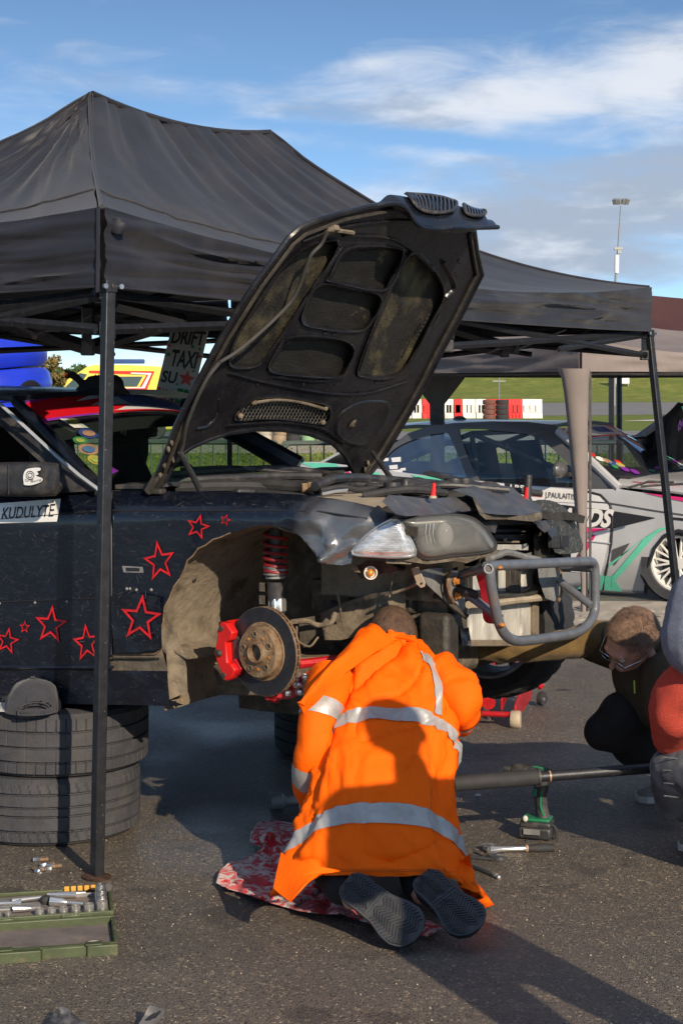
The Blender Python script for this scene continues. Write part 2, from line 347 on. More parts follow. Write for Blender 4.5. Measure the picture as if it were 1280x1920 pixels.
M['reflect'] = mat('silver_reflective_tape', (.42, .41, .40), .42, .25, .12, 16, .15, 40, dirt=(.22, .21, .2), dscale=10, dlev=(.55, .8))
M['skin'] = mat('skin', (.55, .30, .22), .5, 0, .12, 30, .05, 100)
M['hair'] = mat('brown_hair', (.12, .070, .045), .6, 0, .4, 60, .9, 260, stretch=(1, 1, .4))
M['hair2'] = mat('light_brown_hair', (.20, .12, .078), .5, 0, .45, 60, .6, 220)
M['sole'] = mat('black_shoe_rubber', (.040, .043, .050), .6, 0, .25, 30, .1, 90, dirt=(.07, .065, .06), dscale=16, dlev=(.5, .8))
M['trouser'] = mat('black_trouser_cloth', (.012, .012, .014), .85, 0, .3, 20, .2, 60)
M['olive'] = mat('olive_fleece', (.13, .080, .024), .9, 0, .18, 20, .5, 200, sheen=.15)
M['olivedk'] = mat('dark_olive_softshell', (.050, .036, .020), .85, 0, .2, 20, .2, 100)
M['fleece'] = mat('blue_grey_fleece', (.17, .20, .28), .95, 0, .2, 60, .9, 260, sheen=.2)
M['redknit'] = mat('red_waffle_knit', (.62, .075, .045), .85, 0, .12, 30, .8, 300)
M['denim'] = mat('grey_denim', (.075, .085, .105), .85, 0, .4, 12, .3, 250, dirt=(.20, .21, .24), dscale=8, dlev=(.5, .7))
M['canvas'] = mat('grey_canvas_shoe', (.22, .20, .18), .85, 0, .2, 30)
M['rubberw'] = mat('off_white_rubber', (.55, .52, .47), .7, 0, .1)
M['case'] = mat('green_case_plastic', (.060, .078, .034), .5, 0, .2, 18, .1, 60, dirt=(.20, .16, .09), dscale=10, dlev=(.55, .8))
M['caselin'] = mat('dusty_grey_lining', (.15, .125, .115), .85, 0, .25, 9, .15, 60, dirt=(.28, .22, .16), dscale=6, dlev=(.5, .75))
M['drill'] = mat('green_tool_plastic', (.012, .17, .075), .45, 0, .15, 30, dirt=(.03, .05, .04), dscale=20, dlev=(.55, .75))
M['cap'] = mat('faded_black_cotton', (.030, .031, .040), .9, 0, .15, 20, .3, 120, sheen=.2)
M['card'] = mat('painted_cardboard', (.72, .69, .66), .85, 0, .08, 8, .1, 30)
M['blueinfl'] = mat('blue_inflatable_vinyl', (.012, .035, .52), .35, 0, .1, 3, coat=.2)
M['vanyel'] = mat('yellow_van_paint', (.85, .68, .10), .35, 0, .05, 3, coat=.3)
M['vanred'] = mat('red_van_stripe', (.75, .03, .02), .4, 0, .05)
M['vanglass'] = mat('dark_window_glass', (.03, .05, .06), .08, 0, .2, 2, spec=.8)
M['silver'] = mat('silver_grey_car_paint', (.52, .53, .55), .33, .15, .08, 4, coat=.5)
M['darkgrey'] = mat('dark_grey_car_wrap', (.10, .10, .105), .35, .2, .1, 4, coat=.4)
M['mint'] = mat('mint_green_vinyl', (.14, .60, .42), .35, 0, .05, coat=.3)
M['pink'] = mat('magenta_vinyl', (.72, .02, .19), .35, 0, .05, coat=.3)
M['cream'] = mat('pale_grey_vinyl', (.74, .74, .76), .35, 0, .05, coat=.3)
M['poster'] = mat('dusty_beige_panel', (.40, .33, .24), .7, .1, .2, 12, .2, 40)
M['barred'] = mat('red_barrier_plastic', (.62, .02, .02), .6, 0, .1, 2)
M['barwhite'] = mat('white_barrier_plastic', (.72, .71, .68), .6, 0, .1, 2)
M['galv'] = mat('galvanised_steel', (.30, .31, .30), .5, .5, .2, 10)
M['gfence'] = mat('grey_green_crowd_barrier', (.10, .13, .11), .5, .3, .2, 10)
M['plastic'] = mat('dirty_white_groundsheet', (.40, .36, .30), .6, 0, .2, 5, .4, 14)
M['seat'] = mat('black_seat_fabric', (.02, .02, .022), .9, 0, .2)
M['glass'] = glass('tinted_window_glass', (.86, .93, .89), .02)
M['clear'] = glass('side_window_glass', (.60, .72, .80), .02, mixf=3.2)
M['screen'] = glass('windscreen_glass', (.90, .97, .92), .02)
M['spring'] = mat('dull_red_spring', (.20, .012, .014), .5, 0, .2, 30)
M['steeld'] = mat('dark_steel_tube', (.10, .10, .105), .38, .5, .35, 20, .1, 50, dirt=(.25, .24, .22), dscale=14, dlev=(.58, .7))
M['amber2'] = mat('orange_rust', (.42, .16, .03), .8, 0, .3, 60)
M['mesh'] = mat('steel_mesh', (.30, .29, .27), .4, .7, .3, 60)
M['silvertrim'] = mat('sun_bleached_trim', (.50, .54, .60), .35, .25, .1, 6)
M['hotspot'] = mat('lamp_sun_glint', (.90, .88, .82), .5, 0, .05, 20, coat=.6)  # near-white colour imitating the sun's glint in the headlamp
M['bezel'] = mat('pale_plastic', (.60, .55, .46), .45, 0, .1)
M['rustdk'] = mat('dark_rusty_sheet', (.085, .042, .028), .8, .2, .4, 18, .5, 60, dirt=(.16, .11, .07), dscale=20, dlev=(.55, .75))
M['strapred'] = mat('red_webbing', (.42, .010, .025), .6, 0, .15, 20)
M['fary'] = mat('scraped_lamp_housing', (.05, .05, .048), .45, .1, .4, 20, .4, 60, dirt=(.20, .19, .16), dscale=30, dlev=(.5, .75), stretch=(1, 1, 3))
M['foam2'] = mat('oily_insulation', (.014, .013, .012), .7, 0, .3, 8, .5, 50, dirt=(.13, .10, .05), dscale=8, dlev=(.60, .75), stretch=(2, 1, 3))
M['hose'] = mat('grey_washer_hose', (.05, .048, .046), .6, 0, .2, 30)
M['slat'] = mat('shiny_grille_slat', (.05, .055, .07), .18, .4, .1, 10, coat=1)
M['sgreen'] = mat('dark_green_marker', (.02, .28, .08), .6, 0, .1)
M['orangedk'] = mat('orange_stitching', (.62, .11, .003), .8, 0, .1)
M['limebright'] = mat('lime_zip_pull', (.55, .75, .03), .5, 0, .05)
M['ochre'] = mat('ochre_plastic', (.62, .32, .05), .5, 0, .1)
M['frosty'] = mat('scratched_black_bumper_plastic', (.03, .03, .035), .4, 0, .3, 14, .3, 40, dirt=(.16, .16, .17), dscale=16, dlev=(.5, .75))
M['frostyl'] = mat('scratched_grey_plastic', (.12, .115, .115), .5, 0, .3, 14, .2, 40)
M['scratch'] = mat('pale_scratches', (.10, .095, .09), .6, 0, .4, 30)
M['cover'] = mat('sunlit_black_cover', (.075, .075, .082), .42, 0, .25, 12, .15, 40, dirt=(.15, .13, .11), dscale=16, dlev=(.56, .8))  # black plastic; the paler tone puts grazing sunlight into the colour
# ================================================================ ground and far setting
def struct(o): o['kind'] = 'structure'; return o
def asphalt():
    m = bpy.data.materials.new('asphalt'); m.use_nodes = True; nt = m.node_tree; N = nt.nodes; L = nt.links; b = N['Principled BSDF']
    g = N.new('ShaderNodeNewGeometry').outputs['Position']
    def noi(sc, d=3, ty='N'):
        if ty == 'V': n = N.new('ShaderNodeTexVoronoi'); n.inputs['Scale'].default_value = sc; L.new(g, n.inputs[0]); return n
        n = N.new('ShaderNodeTexNoise'); n.inputs['Scale'].default_value = sc; n.inputs['Detail'].default_value = d; L.new(g, n.inputs[0]); return n.outputs[0]
    def mr(s, a, c, p=0., q=1.):
        r = N.new('ShaderNodeMapRange'); L.new(s, r.inputs[0]); r.inputs[1].default_value = a; r.inputs[2].default_value = c; r.inputs[3].default_value = p; r.inputs[4].default_value = q; return r.outputs[0]
    def mix(f, a, c):
        x = N.new('ShaderNodeMix'); x.data_type = 'RGBA'
        for s_, v in ((0, f), (6, a), (7, c)):
            if isinstance(v, tuple): x.inputs[s_].default_value = (*v, 1)
            elif isinstance(v, float): x.inputs[s_].default_value = v
            else: L.new(v, x.inputs[s_])
        return x.outputs[2]
    v = noi(230, ty='V'); vc = N.new('ShaderNodeSeparateColor'); L.new(v.outputs['Color'], vc.inputs[0])
    v2 = noi(120, ty='V'); vc2 = N.new('ShaderNodeSeparateColor'); L.new(v2.outputs['Color'], vc2.inputs[0])
    c = mix(mr(vc.outputs[0], .0, 1), (.085, .073, .062), (.190, .158, .122))
    c = mix(mr(vc2.outputs[1], .88, .97), c, (.36, .29, .20))
    c = mix(mr(vc.outputs[2], .90, .96), c, (.012, .012, .012))
    c = mix(mr(noi(1.3, 6), .42, .75, 0, .55), c, (.062, .055, .049))
    c = mix(mr(noi(7, 5), .55, .72, 0, .35), c, (.19, .16, .125))
    c = mix(mr(noi(2.6, 3), .70, .76, 0, .6), c, (.02, .019, .019))
    c = mix(mr(noi(3.4, 5), .60, .66, 0, .45), c, (.030, .027, .026)); c = mix(mr(noi(.55, 3), .50, .62, 0, .25), c, (.10, .088, .075))
    L.new(c, b.inputs['Base Color']); L.new(mr(noi(1.1, 4), .4, .65, .62, .36), b.inputs['Roughness'])
    bp = N.new('ShaderNodeBump'); bp.inputs['Strength'].default_value = .8; bp.inputs['Distance'].default_value = .004; L.new(v.outputs['Distance'], bp.inputs['Height']); L.new(bp.outputs[0], b.inputs['Normal'])
    return m
def grassmat(name, a, c, d):
    return mat(name, a, .95, 0, .35, .9, .4, 6, dirt=c, dscale=.25, dlev=(.4, .62), speck=(d, 3., .62), spec=.1)
M['asphalt'] = asphalt()
M['track'] = mat('pale_track_asphalt', (.20, .185, .17), .8, 0, .15, .3)
M['gravel'] = mat('tan_gravel', (.34, .29, .22), .95, 0, .2, 2)
M['grass'] = grassmat('grass_blades', (.13, .175, .035), (.18, .20, .05), (.09, .13, .025))
M['hill'] = grassmat('hill_grass', (.21, .225, .055), (.14, .18, .04), (.24, .22, .08))
def plane(name, x0, x1, y0, y1, z, m, nx=1, ny=1):
    b = MB(); b.loft([[V((lerp(x0, x1, i/nx), lerp(y0, y1, j/ny), z)) for i in range(nx+1)] for j in range(ny+1)])
    return struct(b.build(name, m, smooth=0))
plane('ground', -900, 900, -60, 2500, 0, M['grass'])
plane('asphalt_paddock', -60, 60, -50, 24, .004, M['asphalt'])
def strip(name, pts, z, m):
    return struct(MB().ext([V((x, y, z)) for x, y in pts], (0, 0, .003)).build(name, m, smooth=0))
strip('gravel_strip', [(-60, 43.5), (60, 43.5), (60, 49.5), (-60, 49.5)], .006, M['gravel'])
strip('race_track', [(-60, 50), (8, 51), (20, 56), (20, 68), (6, 64), (-60, 63)], .010, M['track'])
strip('race_track', [(-200, 104), (12, 100), (30, 110), (60, 126), (200, 150), (200, 215), (60, 200), (20, 178), (-200, 165)], .010, M['track'])
strip('track_kerb', [(13.5, 84), (16, 84.5), (21, 92), (19, 92)], .020, M['barwhite'])
# grassy hill beyond the track
def hillz(x, y):
    k = max(0, min(1, (y-196+.05*x)/60)); k = k*k*(3-2*k); r = max(0, min(1, (x+22)/45)); r = r*r*(3-2*r)
    return (6.2*k*r+.5*k) + .3*noise.noise(V((x*.03, y*.03, 0)))*k - .06
b = MB(); b.loft([[V((x, y, hillz(x, y))) for x in range(-260, 321, 10)] for y in range(190, 420, 6)])
struct(b.build('hill', M['hill'], smooth=80))
def grass_tufts():
    b = MB(); rnd = random.Random(3)
    for i in range(16000):
        y = 24+rnd.random()**2*24; x = (rnd.random()*2-1)*.2*y*1.2; h = .025+.035*rnd.random(); a = rnd.random()*pi; dx, dy = cos(a)*.03, sin(a)*.03; lx = rnd.uniform(-.04, .04)
        b.add([(x-dx, y-dy, 0), (x+dx, y+dy, 0), (x+lx, y+lx, h)], [(0, 1, 2)])
    b.build('grass', M['grass'], smooth=0, fix=False, kind='stuff')
grass_tufts()
# ---- trees on the left horizon
M['leaf'] = mat('autumn_leaves', (.16, .12, .035), .9, 0, .4, .4); M['leafg'] = mat('green_leaves', (.05, .085, .02), .9, 0, .4, .4); M['bark'] = mat('bark', (.09, .065, .045), .9)
def tree(x, y, h, r, mt, label, seed):
    t = thing('tree', label, 'tree', (x, y, 0), 'trees along the left horizon'); rnd = random.Random(seed)
    m = MB(); m.tube([(x, y, -.2), (x+.1, y, h*.4), (x, y, h*.8)], [.22, .15, .05], 6)
    for k in range(5):
        a = rnd.random()*6.28; m.tube([(x, y, h*(.3+.1*k)), (x+cos(a)*r*.6, y+sin(a)*r*.6, h*(.5+.1*k))], [.08, .02], 5)
    m.build('trunk', M['bark'], t); m = MB()
    cl = [(rnd.gauss(0, .45), rnd.gauss(0, .45), rnd.uniform(.3, 1)) for _ in range(16)]
    for i in range(1300):
        c = cl[i % 16]; q = V((x+r*(c[0]+rnd.gauss(0, .17)), y+r*(c[1]+rnd.gauss(0, .17)), h*(c[2]+rnd.gauss(0, .06)))); s = .28*rnd.uniform(.6, 1.3)
        d1 = V((rnd.gauss(0, 1), rnd.gauss(0, 1), rnd.gauss(0, 1))).normalized()*s; d2 = V((rnd.gauss(0, 1), rnd.gauss(0, 1), rnd.gauss(0, 1))).normalized()*s
        m.add([q-d1, q+d2, q+d1], [(0, 1, 2)])
    m.build('crown', mt, t, smooth=0, fix=False)
for i, (px, Y, h, r, k) in enumerate(((84, 150, 4.1, 1.1, 'leaf'), (112, 155, 2.9, 1.2, 'leafg'), (134, 160, 2.9, 1.0, 'leafg'), (152, 170, 3.4, .7, 'leafg'), (58, 150, 3.4, 1.6, 'leafg'), (102, 158, 3.2, 1.0, 'leaf'), (124, 150, 2.4, 1.1, 'leaf'), (20, 155, 3.6, 1.9, 'leafg'))):
    tree((px-CX)/FPX*Y, Y, h, r, M[k], ['autumn brown tree rising beside the blue inflatable', 'low green tree beyond the yellow van windscreen', 'small dark green tree above the yellow van bonnet', 'slim green tree over the front of the yellow van',
         'dark green tree behind the blue inflatable', 'bushy brown tree between the tallest brown tree and the van', 'low brown tree just before the yellow van', 'green tree hidden mostly by the blue inflatable'][i], i)
# ---- red and white barrier blocks
def barrier(x0, y0, x1, y1, m, label, n):
    t = thing('track_barrier', label, 'barrier', (x0, y0, 0), 'red and white plastic barriers along the track')
    d = V((x1-x0, y1-y0, 0)); L = d.length; d.normalize(); p = V((-d.y, d.x, 0)); prof = [(-.35, 0), (-.33, .18), (-.2, .35), (-.16, .95), (-.12, 1.0), (.12, 1.0), (.16, .95), (.2, .35), (.33, .18), (.35, 0)]
    b = MB(); k = 12; b.rings([[V((x0, y0, 0))+d*(L*i/k)+p*(a*(1+(.14 if i % 3 == 1 else 0)))+UP*z for a, z in prof] for i in range(k+1)])
    b.build('barrier_block', m, t, smooth=50); b = MB()
    for i in range(3): b.box(V((x0, y0, .5))+d*(L*(.2+.3*i))-p*.26, (.25, .06, .4), rot(z=math.degrees(math.atan2(d.y, d.x))))
    b.build('rib', m, t)
bx = (690, 708, 741, 757, 771, 790, 832, 850, 866, 891, 911, 951, 978, 1016); by = 92
cols = 'WRWRRWWRWWWRWW'
for i in range(13):
    Y0, Y1 = by-.0*i, by
    c = 'RWRWWRWRWWRRW'[i]
    barrier((bx[i]-CX)/FPX*Y0, Y0, (bx[i+1]-CX)/FPX*Y1-.03, Y1, M['barred' if c == 'R' else 'barwhite'], ('red' if c == 'R' else 'white')+' plastic track barrier, number %s of the row counted from the raised bonnet' % ('one two three four five six seven eight nine ten eleven twelve thirteen'.split()[i]), i)
# ---- stacks of tyres by the track
def small_tyre(c, r, w, m, parent=None, name='tyre'):
    prof = [(r*.6, 0), (r*.62, -w*.5), (r*.9, -w*.5), (r, -w*.32), (r, w*.32), (r*.9, w*.5), (r*.62, w*.5)]
    return MB().lathe(prof, c, UP, 18, closed=True).build(name, m, parent)
M['tyrer'] = mat('faded_reddish_tyres', (.16, .07, .055), .9, 0, .2, 3); M['tyret'] = mat('tan_painted_tyres', (.30, .22, .15), .9, 0, .2, 3); M['tyreg'] = mat('pale_green_tyres', (.22, .36, .20), .9, 0, .2, 3); M['tyrew'] = mat('pale_tyres', (.42, .38, .33), .9, 0, .2, 3); M['tyred'] = mat('dark_tyres', (.035, .035, .038), .9)
for px, Y, n, mt, lab in ((917, 88, 4, 'tyrer', 'stack of reddish tyres before the white barrier'), (941, 88, 4, 'tyred', 'stack of black tyres beside the reddish stack'),
                          (470, 51, 2, 'tyret', 'tan tyre stack seen at the left under the open bonnet'), (497, 51, 2, 'tyrew', 'cream tyre stack under the bonnet vent'), (524, 51, 2, 'tyret', 'tan tyre pair by the crowd barrier top'),
                          (551, 51, 2, 'tyred', 'dark grey tyre pair between tan and green tyre stacks'), (577, 51, 2, 'tyreg', 'tyre pair with pale green lower tyre under the bonnet'), (604, 51, 2, 'tyrew', 'pale tyre pair at the right under the bonnet')):
    x = (px-CX)/FPX*Y; t = thing('tyre_stack', lab, 'tyre stack', (x, Y, 0), 'tyre stacks beside the track'); r = .33 if Y > 60 else .20*1.05
    for k in range(n): small_tyre(V((x+random.uniform(-.02, .02), Y, .125+.25*k if Y > 60 else .12+.235*k)), r, .24, M[mt if k < n-1 or mt != 'tyreg' else 'tyret'] if mt != 'tyreg' or k else M['tyreg'], t)
# ---- light mast
x = (1157-CX)/FPX*150; t = thing('light_mast', 'tall floodlight mast with white cylinder low on its pole', 'light mast', (x, 150, 0))
m = MB(); P = lambda a, b: W(a, b, 150); m.tube([V((x-.3, 150, 0)), P(1153, 527), P(1158, 460), P(1163, 385)], [.12, .11, .07, .05], 8); m.build('pole', M['galv'], t)
MB().tube([P(1155, 512), P(1155.5, 478)], .2, 10).build('cylinder_box', M['white'], t)
m = MB(); m.box(P(1158, 466), (.7, .4, .2)); m.box(P(1160, 470), (.3, .3, .5)); m.build('camera_cluster', M['galv'], t)
for dx in (-11, -5, 5, 11): MB().box(P(1163+dx, 378), (.34, .3, .45), rot(x=30, z=dx*3)).build('floodlight', M['galv'], t)
MB().tube([P(1150, 381), P(1176, 381)], .05, 6).build('crossbar', M['galv'], t)
# ---- sign post, cabinets
x = (935-CX)/FPX*150; t = thing('sign_post', 'thin grey post with two crossbars before the grass hill', 'post', (x, 95, 0)); x = (935-CX)/FPX*95
t.location = (x, 95, 0); m = MB(); m.tube([(x, 95, 0), (x, 95, 2.3)], .04, 6); m.build('pole', M['galv'], t)
for z in (2.27, 1.95): MB().box((x, 95, z), (.7, .05, .06)).build('crossbar', M['galv'], t)
for px, w_, h_, lab in ((1148, .9, 1.0, 'smaller white cabinet high on the grass hill'), (1168, 1.3, 1.2, 'larger white cabinet with red mark on the hill')):
    Y = 215; p = W(px, 719, Y); t = thing('hill_cabinet', lab, 'cabinet', p, 'white cabinets on the hill')
    p = V((p.x, Y, hillz(p.x, Y))); 
    MB().box(p+V((0, 0, h_/2+.3)), (w_, .8, h_)).build('cabinet_box', M['white'], t); m = MB()
    for s in (-1, 1): m.box(p+V((s*w_*.4, 0, .2)), (.1, .6, .6))
    m.build('foot', M['galv'], t)
# ---- crowd barriers
def crowd_barrier(p0, p1, label, h=1.08, m='gfence'):
    t = thing('crowd_barrier', label, 'barrier', p0, 'metal crowd barriers'); p0 = V(p0); p1 = V(p1); d = (p1-p0).normalized(); L = (p1-p0).length
    zb = .16; r = .12
    pts = spline([p0+UP*zb, p0+UP*(h-r), p0+UP*(h-.03)+d*.04, p0+UP*h+d*r, p1+UP*h-d*r, p1+UP*(h-.03)-d*.04, p1+UP*(h-r), p1+UP*zb], 4)
    m_ = MB(); m_.tube(pts, .026, 7, closed=True); m_.build('frame', M[m], t)
    n = int(L/.13)
    for i in range(1, n): MB().tube([p0+d*(L*i/n)+UP*zb, p0+d*(L*i/n)+UP*h], .008, 5).build('bar', M[m], t)
    for k in (.1, .9): q = p0+d*(L*k); MB().tube([q+UP*zb, q+V((0, -.3, .01)), q+UP*zb, q+V((0, .3, .01))], .014, 5).build('foot', M[m], t)
cb = [(-2.35, 18.2), (-.62, 17.9), (-.5, 17.75), (1.9, 17.6), (2.0, 17.6), (4.3, 17.9)]
crowd_barrier((-4.5, 18.4, 0), (-2.45, 18.2, 0), 'crowd barrier seen through the black car windscreen, left section')
crowd_barrier((-2.35, 18.2, 0), (-.66, 17.9, 0), 'crowd barrier ending at the black car far windscreen pillar')
crowd_barrier((-.58, 17.8, 0), (1.3, 17.7, 0), 'crowd barrier with small black box, under the open bonnet')
crowd_barrier((1.4, 17.8, 0), (3.4, 18.0, 0), 'crowd barrier seen through the grey car door window')
crowd_barrier((3.5, 20, 0), (5.6, 21.5, 0), 'pale crowd barrier beyond the grey car windscreen', m='galv')
tag(MB().box((-.17, 17.7, .66), (.22, .12, .2)).build('barrier_box', M['ink'], bevel=.01), 'small black box hung on the crowd barrier under the bonnet', 'box')
# ---- blue inflatable arch leg
t = thing('inflatable_arch', 'blue ribbed inflatable arch leg behind the car roof', 'inflatable', (-4.3, 20, 0))
for k in range(7):
    z = .2+.34*k; R = .95 if k < 6 else .85
    c = V((-4.14-.006*k*k, 20, z*1.03)); b = MB(); b.lathe([(.02, -.175), (R-.07, -.175), (R-.02, -.12), (R, 0), (R-.02, .12), (R-.07, .175), (.02, .175)], c, (-.1*k*.25, 0, 1), 28)
    b.build('air_rib', M['blueinfl'], t)
# ---- yellow van
def yellow_van():
    Y = 55; P = lambda x, y, d=0: W(x, y, Y+d)
    o = P(210, 745); t = thing('rescue_van', 'yellow van with red chevron stripes behind the car roof', 'van', (o.x, Y, 0))
    prof = [(120, 726), (126, 712), (140, 703), (152, 695), (164, 687), (178, 684), (240, 684), (300, 687), (330, 690), (334, 745), (334, 805), (120, 805), (117, 760)]
    b = MB(); b.ext([P(x, y) for x, y in prof], (0, 2.0, 0)); b.build('body', M['vanyel'], t, bevel=.06)
    q = lambda pts, n, m, th=-.02: MB().ext([P(x, y)+V((0, -.005, 0)) for x, y in pts], (0, th, 0)).build(n, m, t)
    q([(122, 727), (150, 699), (164, 702), (146, 729), (124, 731)], 'window', M['vanglass']); q([(148, 728), (166, 706), (182, 703), (182, 727)], 'window', M['vanglass']); q([(213, 706), (268, 706), (258, 724), (213, 724)], 'window', M['vanglass'], -.045)
    q([(168, 695), (290, 696), (276, 730), (228, 730), (224, 727), (262, 726), (276, 702), (168, 699)], 'stripe', M['vanred'], -.03)
    q([(246, 698.5), (285, 699.5), (272, 728), (230, 728), (232, 726.5), (266, 726), (279, 702.5), (246, 701)], 'stripe', M['white'], -.038)
    for x in (236, 262, 286, 310): q([(x, 741), (x+14, 741), (x+8, 750), (x-6, 750)], 'stripe', M['vanred'])
    MB().box(P(228, 684)+V((0, 1, .12)), (1.2, .4, .14)).build('beacon', M['navy'], t, bevel=.03)
    for x in (160, 290): MB().lathe([(.01, 0), (.34, 0), (.36, .04), (.36, .2), (.01, .2)], V(((x-CX)/FPX*Y, Y-.02, .36)), (0, 1, 0), 20).build('wheel', M['tyre'], t)
    MB().ext([P(135, 733), P(143, 733), P(143, 740), P(135, 740)], (0, -.15, 0)).build('mirror', M['black'], t)
yellow_van()

def grit():
    b = MB(); rnd = random.Random(21)
    for i in range(900):
        y = 3.8+rnd.random()**1.4*8; x = rnd.uniform(-.22, .22)*y; r = rnd.uniform(.0015, .0045); p = V((x, y, .004+r*.5)); q = [p+V((rnd.uniform(.6, 1)*r*cos(a), rnd.uniform(.6, 1)*r*sin(a), 0)) for a in (0, 1.3, 2.5, 3.8, 5)]
        b.add(q+[p+UP*r], [(0, 1, 5), (1, 2, 5), (2, 3, 5), (3, 4, 5), (4, 0, 5)])
    b.build('gravel', M['gravel'], smooth=0, fix=False, kind='stuff')
grit()
# ================================================================ tents
def fold(p, fx, fz, amp, seed=0.): return amp*noise.noise(V((p[0]*fx, p[1]*fz, seed)))
def black_tent():
    c0 = V((-.80, 5.886, 0)); c1 = V((1.85, 10.6, 0)); u = (c1-c0).normalized(); v = V((-u.y, u.x, 0)); Lu = (c1-c0).length; Lv = 3.
    t = thing('canopy_tent', 'black pop-up canopy tent standing over the open black car', 'tent', c0)
    zt, zb = 2.25, 1.985; pk = [c0+v*1.5+u*1.91+UP*3.03, c0+v*1.5+u*3.5+UP*3.05]; cr = [c0, c1, c1+v*Lv, c0+v*Lv]
    def hip(c, p, k): q = lerp(c+UP*zt, p, k); q = q-UP*(.20*4*k*(1-k)*(1.15-.3*(1-k))); return q
    def ridge(k): return lerp(pk[0], pk[1], k)-UP*.06*4*k*(1-k)
    def panel(i, pa, pb, out, sag, seed, nj=60, nk=36):
        rows = []; a, b = cr[i], cr[(i+1) % 4]
        for kk in range(nk+1):
            k = kk/nk; row = []
            A0 = hip(a, pa, k); B0 = hip(b, pb, k); e0, e1 = hip(a, pa, 0), hip(b, pb, 0)
            for jj in range(nj+1):
                j = jj/nj
                top = (ridge(j) if i == 0 else ridge(1-j)) if pa is not pb else pa
                lin = lerp(A0, B0, j); straight = lerp(lerp(a, b, j)+UP*zt, top, k)
                s_ = 4*j*(1-j); q = lin+(straight-lerp(lerp(a+UP*zt, pa, k), lerp(b+UP*zt, pb, k), j))
                q = q-UP*(sag*s_*(1-k)**1.6+.05*s_*4*k*(1-k))
                r = math.hypot((j-.5), 1.02-k)
                ang = math.atan2(j-.5, 1.03-k) if pa is pb else (j*3)
                q += out*(fold((ang*3.2+(.6*k), k*.8), 2.3, 1., .034, seed)*(.3+k)+.03*noise.noise(V((j*6, k*2.2, seed+4)))*s_+.020*noise.noise(V((j*24+k*9, k*4, seed+9)))*min(1, s_*2)+.013*abs(noise.noise(V((ang*9, k*1.5, seed+6))))*k)
                row.append(q)
            rows.append(row)
        b_ = MB(); b_.loft(rows, .003); b_.build('roof_panel', M['tent'], t, smooth=80)
        seam = [rows[int(nk*.5)][jj]+out*.004+UP*.004 for jj in range(0, nj+1, 2)]
        MB().tube(seam, .004, 5).build('seam', M['seamt'], t)
        return rows[0], [r[0] for r in rows], [r[-1] for r in rows]
    M['seamt'] = mat('seam_thread', (.055, .048, .045), .8)
    outs = [-v, u, v, -u]; pp = [(pk[0], pk[1]), (pk[1], pk[1]), (pk[1], pk[0]), (pk[0], pk[0])]
    for i in range(4):
        e, h0, h1 = panel(i, pp[i][0], pp[i][1], outs[i], (.13, .06, .1, .07)[i], i*11.)
        n = len(e); rows = []
        for k in range(37):
            kk = k/36; row = []
            for jj, p in enumerate(e):
                j = jj/(n-1); bot = lerp(cr[i], cr[(i+1) % 4], j)+UP*(zb-.02*4*j*(1-j)); q = lerp(p, bot, kk); env = min(1, j*14, (1-j)*14)
                sx = j*(Lu if i % 2 == 0 else Lv)
                f = noise.noise(V((sx*.8+q.z*1.2, q.z*17+.8*sin(sx*1.3), i*5.)))*.045+noise.noise(V((sx*2.2, q.z*34, i*5.+2)))*.020
                rg = max(0, 1-abs(noise.noise(V((sx*.9-q.z*1.5, q.z*11+.5*sin(sx), i*5.+7))))*4)**2; f += .030*rg-.016*max(0, 1-abs(noise.noise(V((sx*1.1+q.z*2, q.z*13, i*5.+9))))*5)**2
                q = q+outs[i]*(f*(.35+.65*env)*(1-.6*abs(2*kk-1)**3)+.012); row.append(q)
            rows.append(row)
        MB().loft(rows, .002).build('valance', M['tent'], t, smooth=80)
        MB().tube([p+outs[i]*.006 for p in rows[-1]], .004, 5).build('hem', M['tent'], t)
        MB().tube([p+UP*.003 for p in h0], .008, 6).build('piping', M['tent'], t)
    MB().tube([ridge(k/12)+UP*.003 for k in range(13)], .012, 6).build('piping', M['tent'], t)
    for z0, z1 in ((0, 0),):
        MB().tube([hip(c0, pk[0], .0)+V((-.01, -.015, .0)), c0+V((-.012, -.018, zb-.02))], .007, 6).build('piping', M['tent'], t)
    # legs
    def leg(top, base, w=.034, yaw=0):
        top = V(top); base = V(base); d = (top-base).normalized(); R_ = rot(z=yaw); x = R_@V((1, 0, 0)); y = R_@V((0, 1, 0)); h = w/2
        b = MB(); b.rings([[p+x*i*h+y*j*h for i, j in ((-1, -1), (1, -1), (1, 1), (-1, 1))] for p in (base, lerp(base, top, .5), top)])
        o = b.build('leg', M['frame'], t, bevel=.004)
        m = lerp(base, top, .80)
        b = MB(); h = w/2*1.22; b.rings([[p+x*i*h+y*j*h for i, j in ((-1, -1), (1, -1), (1, 1), (-1, 1))] for p in (lerp(base, top, .985), top+d*.012)]); b.build('leg_collar', M['frame'], t, bevel=.003)
        b = MB(); b.lathe([(.001, .0), (.048, .0), (.05, .004), (.02, .008), (.001, .010)], base+UP*.006, (0.03, -.02, 1), 20); b.build('foot_plate', M['rustplate'], t)
        for s in (-1, 1): MB().lathe([(.001, 0), (.009, 0), (.009, .012), (.001, .012)], top+x*s*.03-d*.01-y*(h+.002), -y, 8).build('bolt', M['steel'], t)
    M['rustplate'] = mat('rusty_foot_plate', (.08, .045, .03), .7, .3, .5, 40)
    leg(W(204, 532, 5.886), G(182, 1648), .037, 38); leg(W(1216, 622, 10.6), G(1281, 1239), .038, 40)
    leg(cr[2]+UP*zb, cr[2]); leg(cr[3]+UP*zb, cr[3])
    # scissor frame under the eaves
    def bar(a, b_, w=.011): MB().tube([a, b_], w, 4, flat=1.6).build('truss_bar', M['frame'], t)
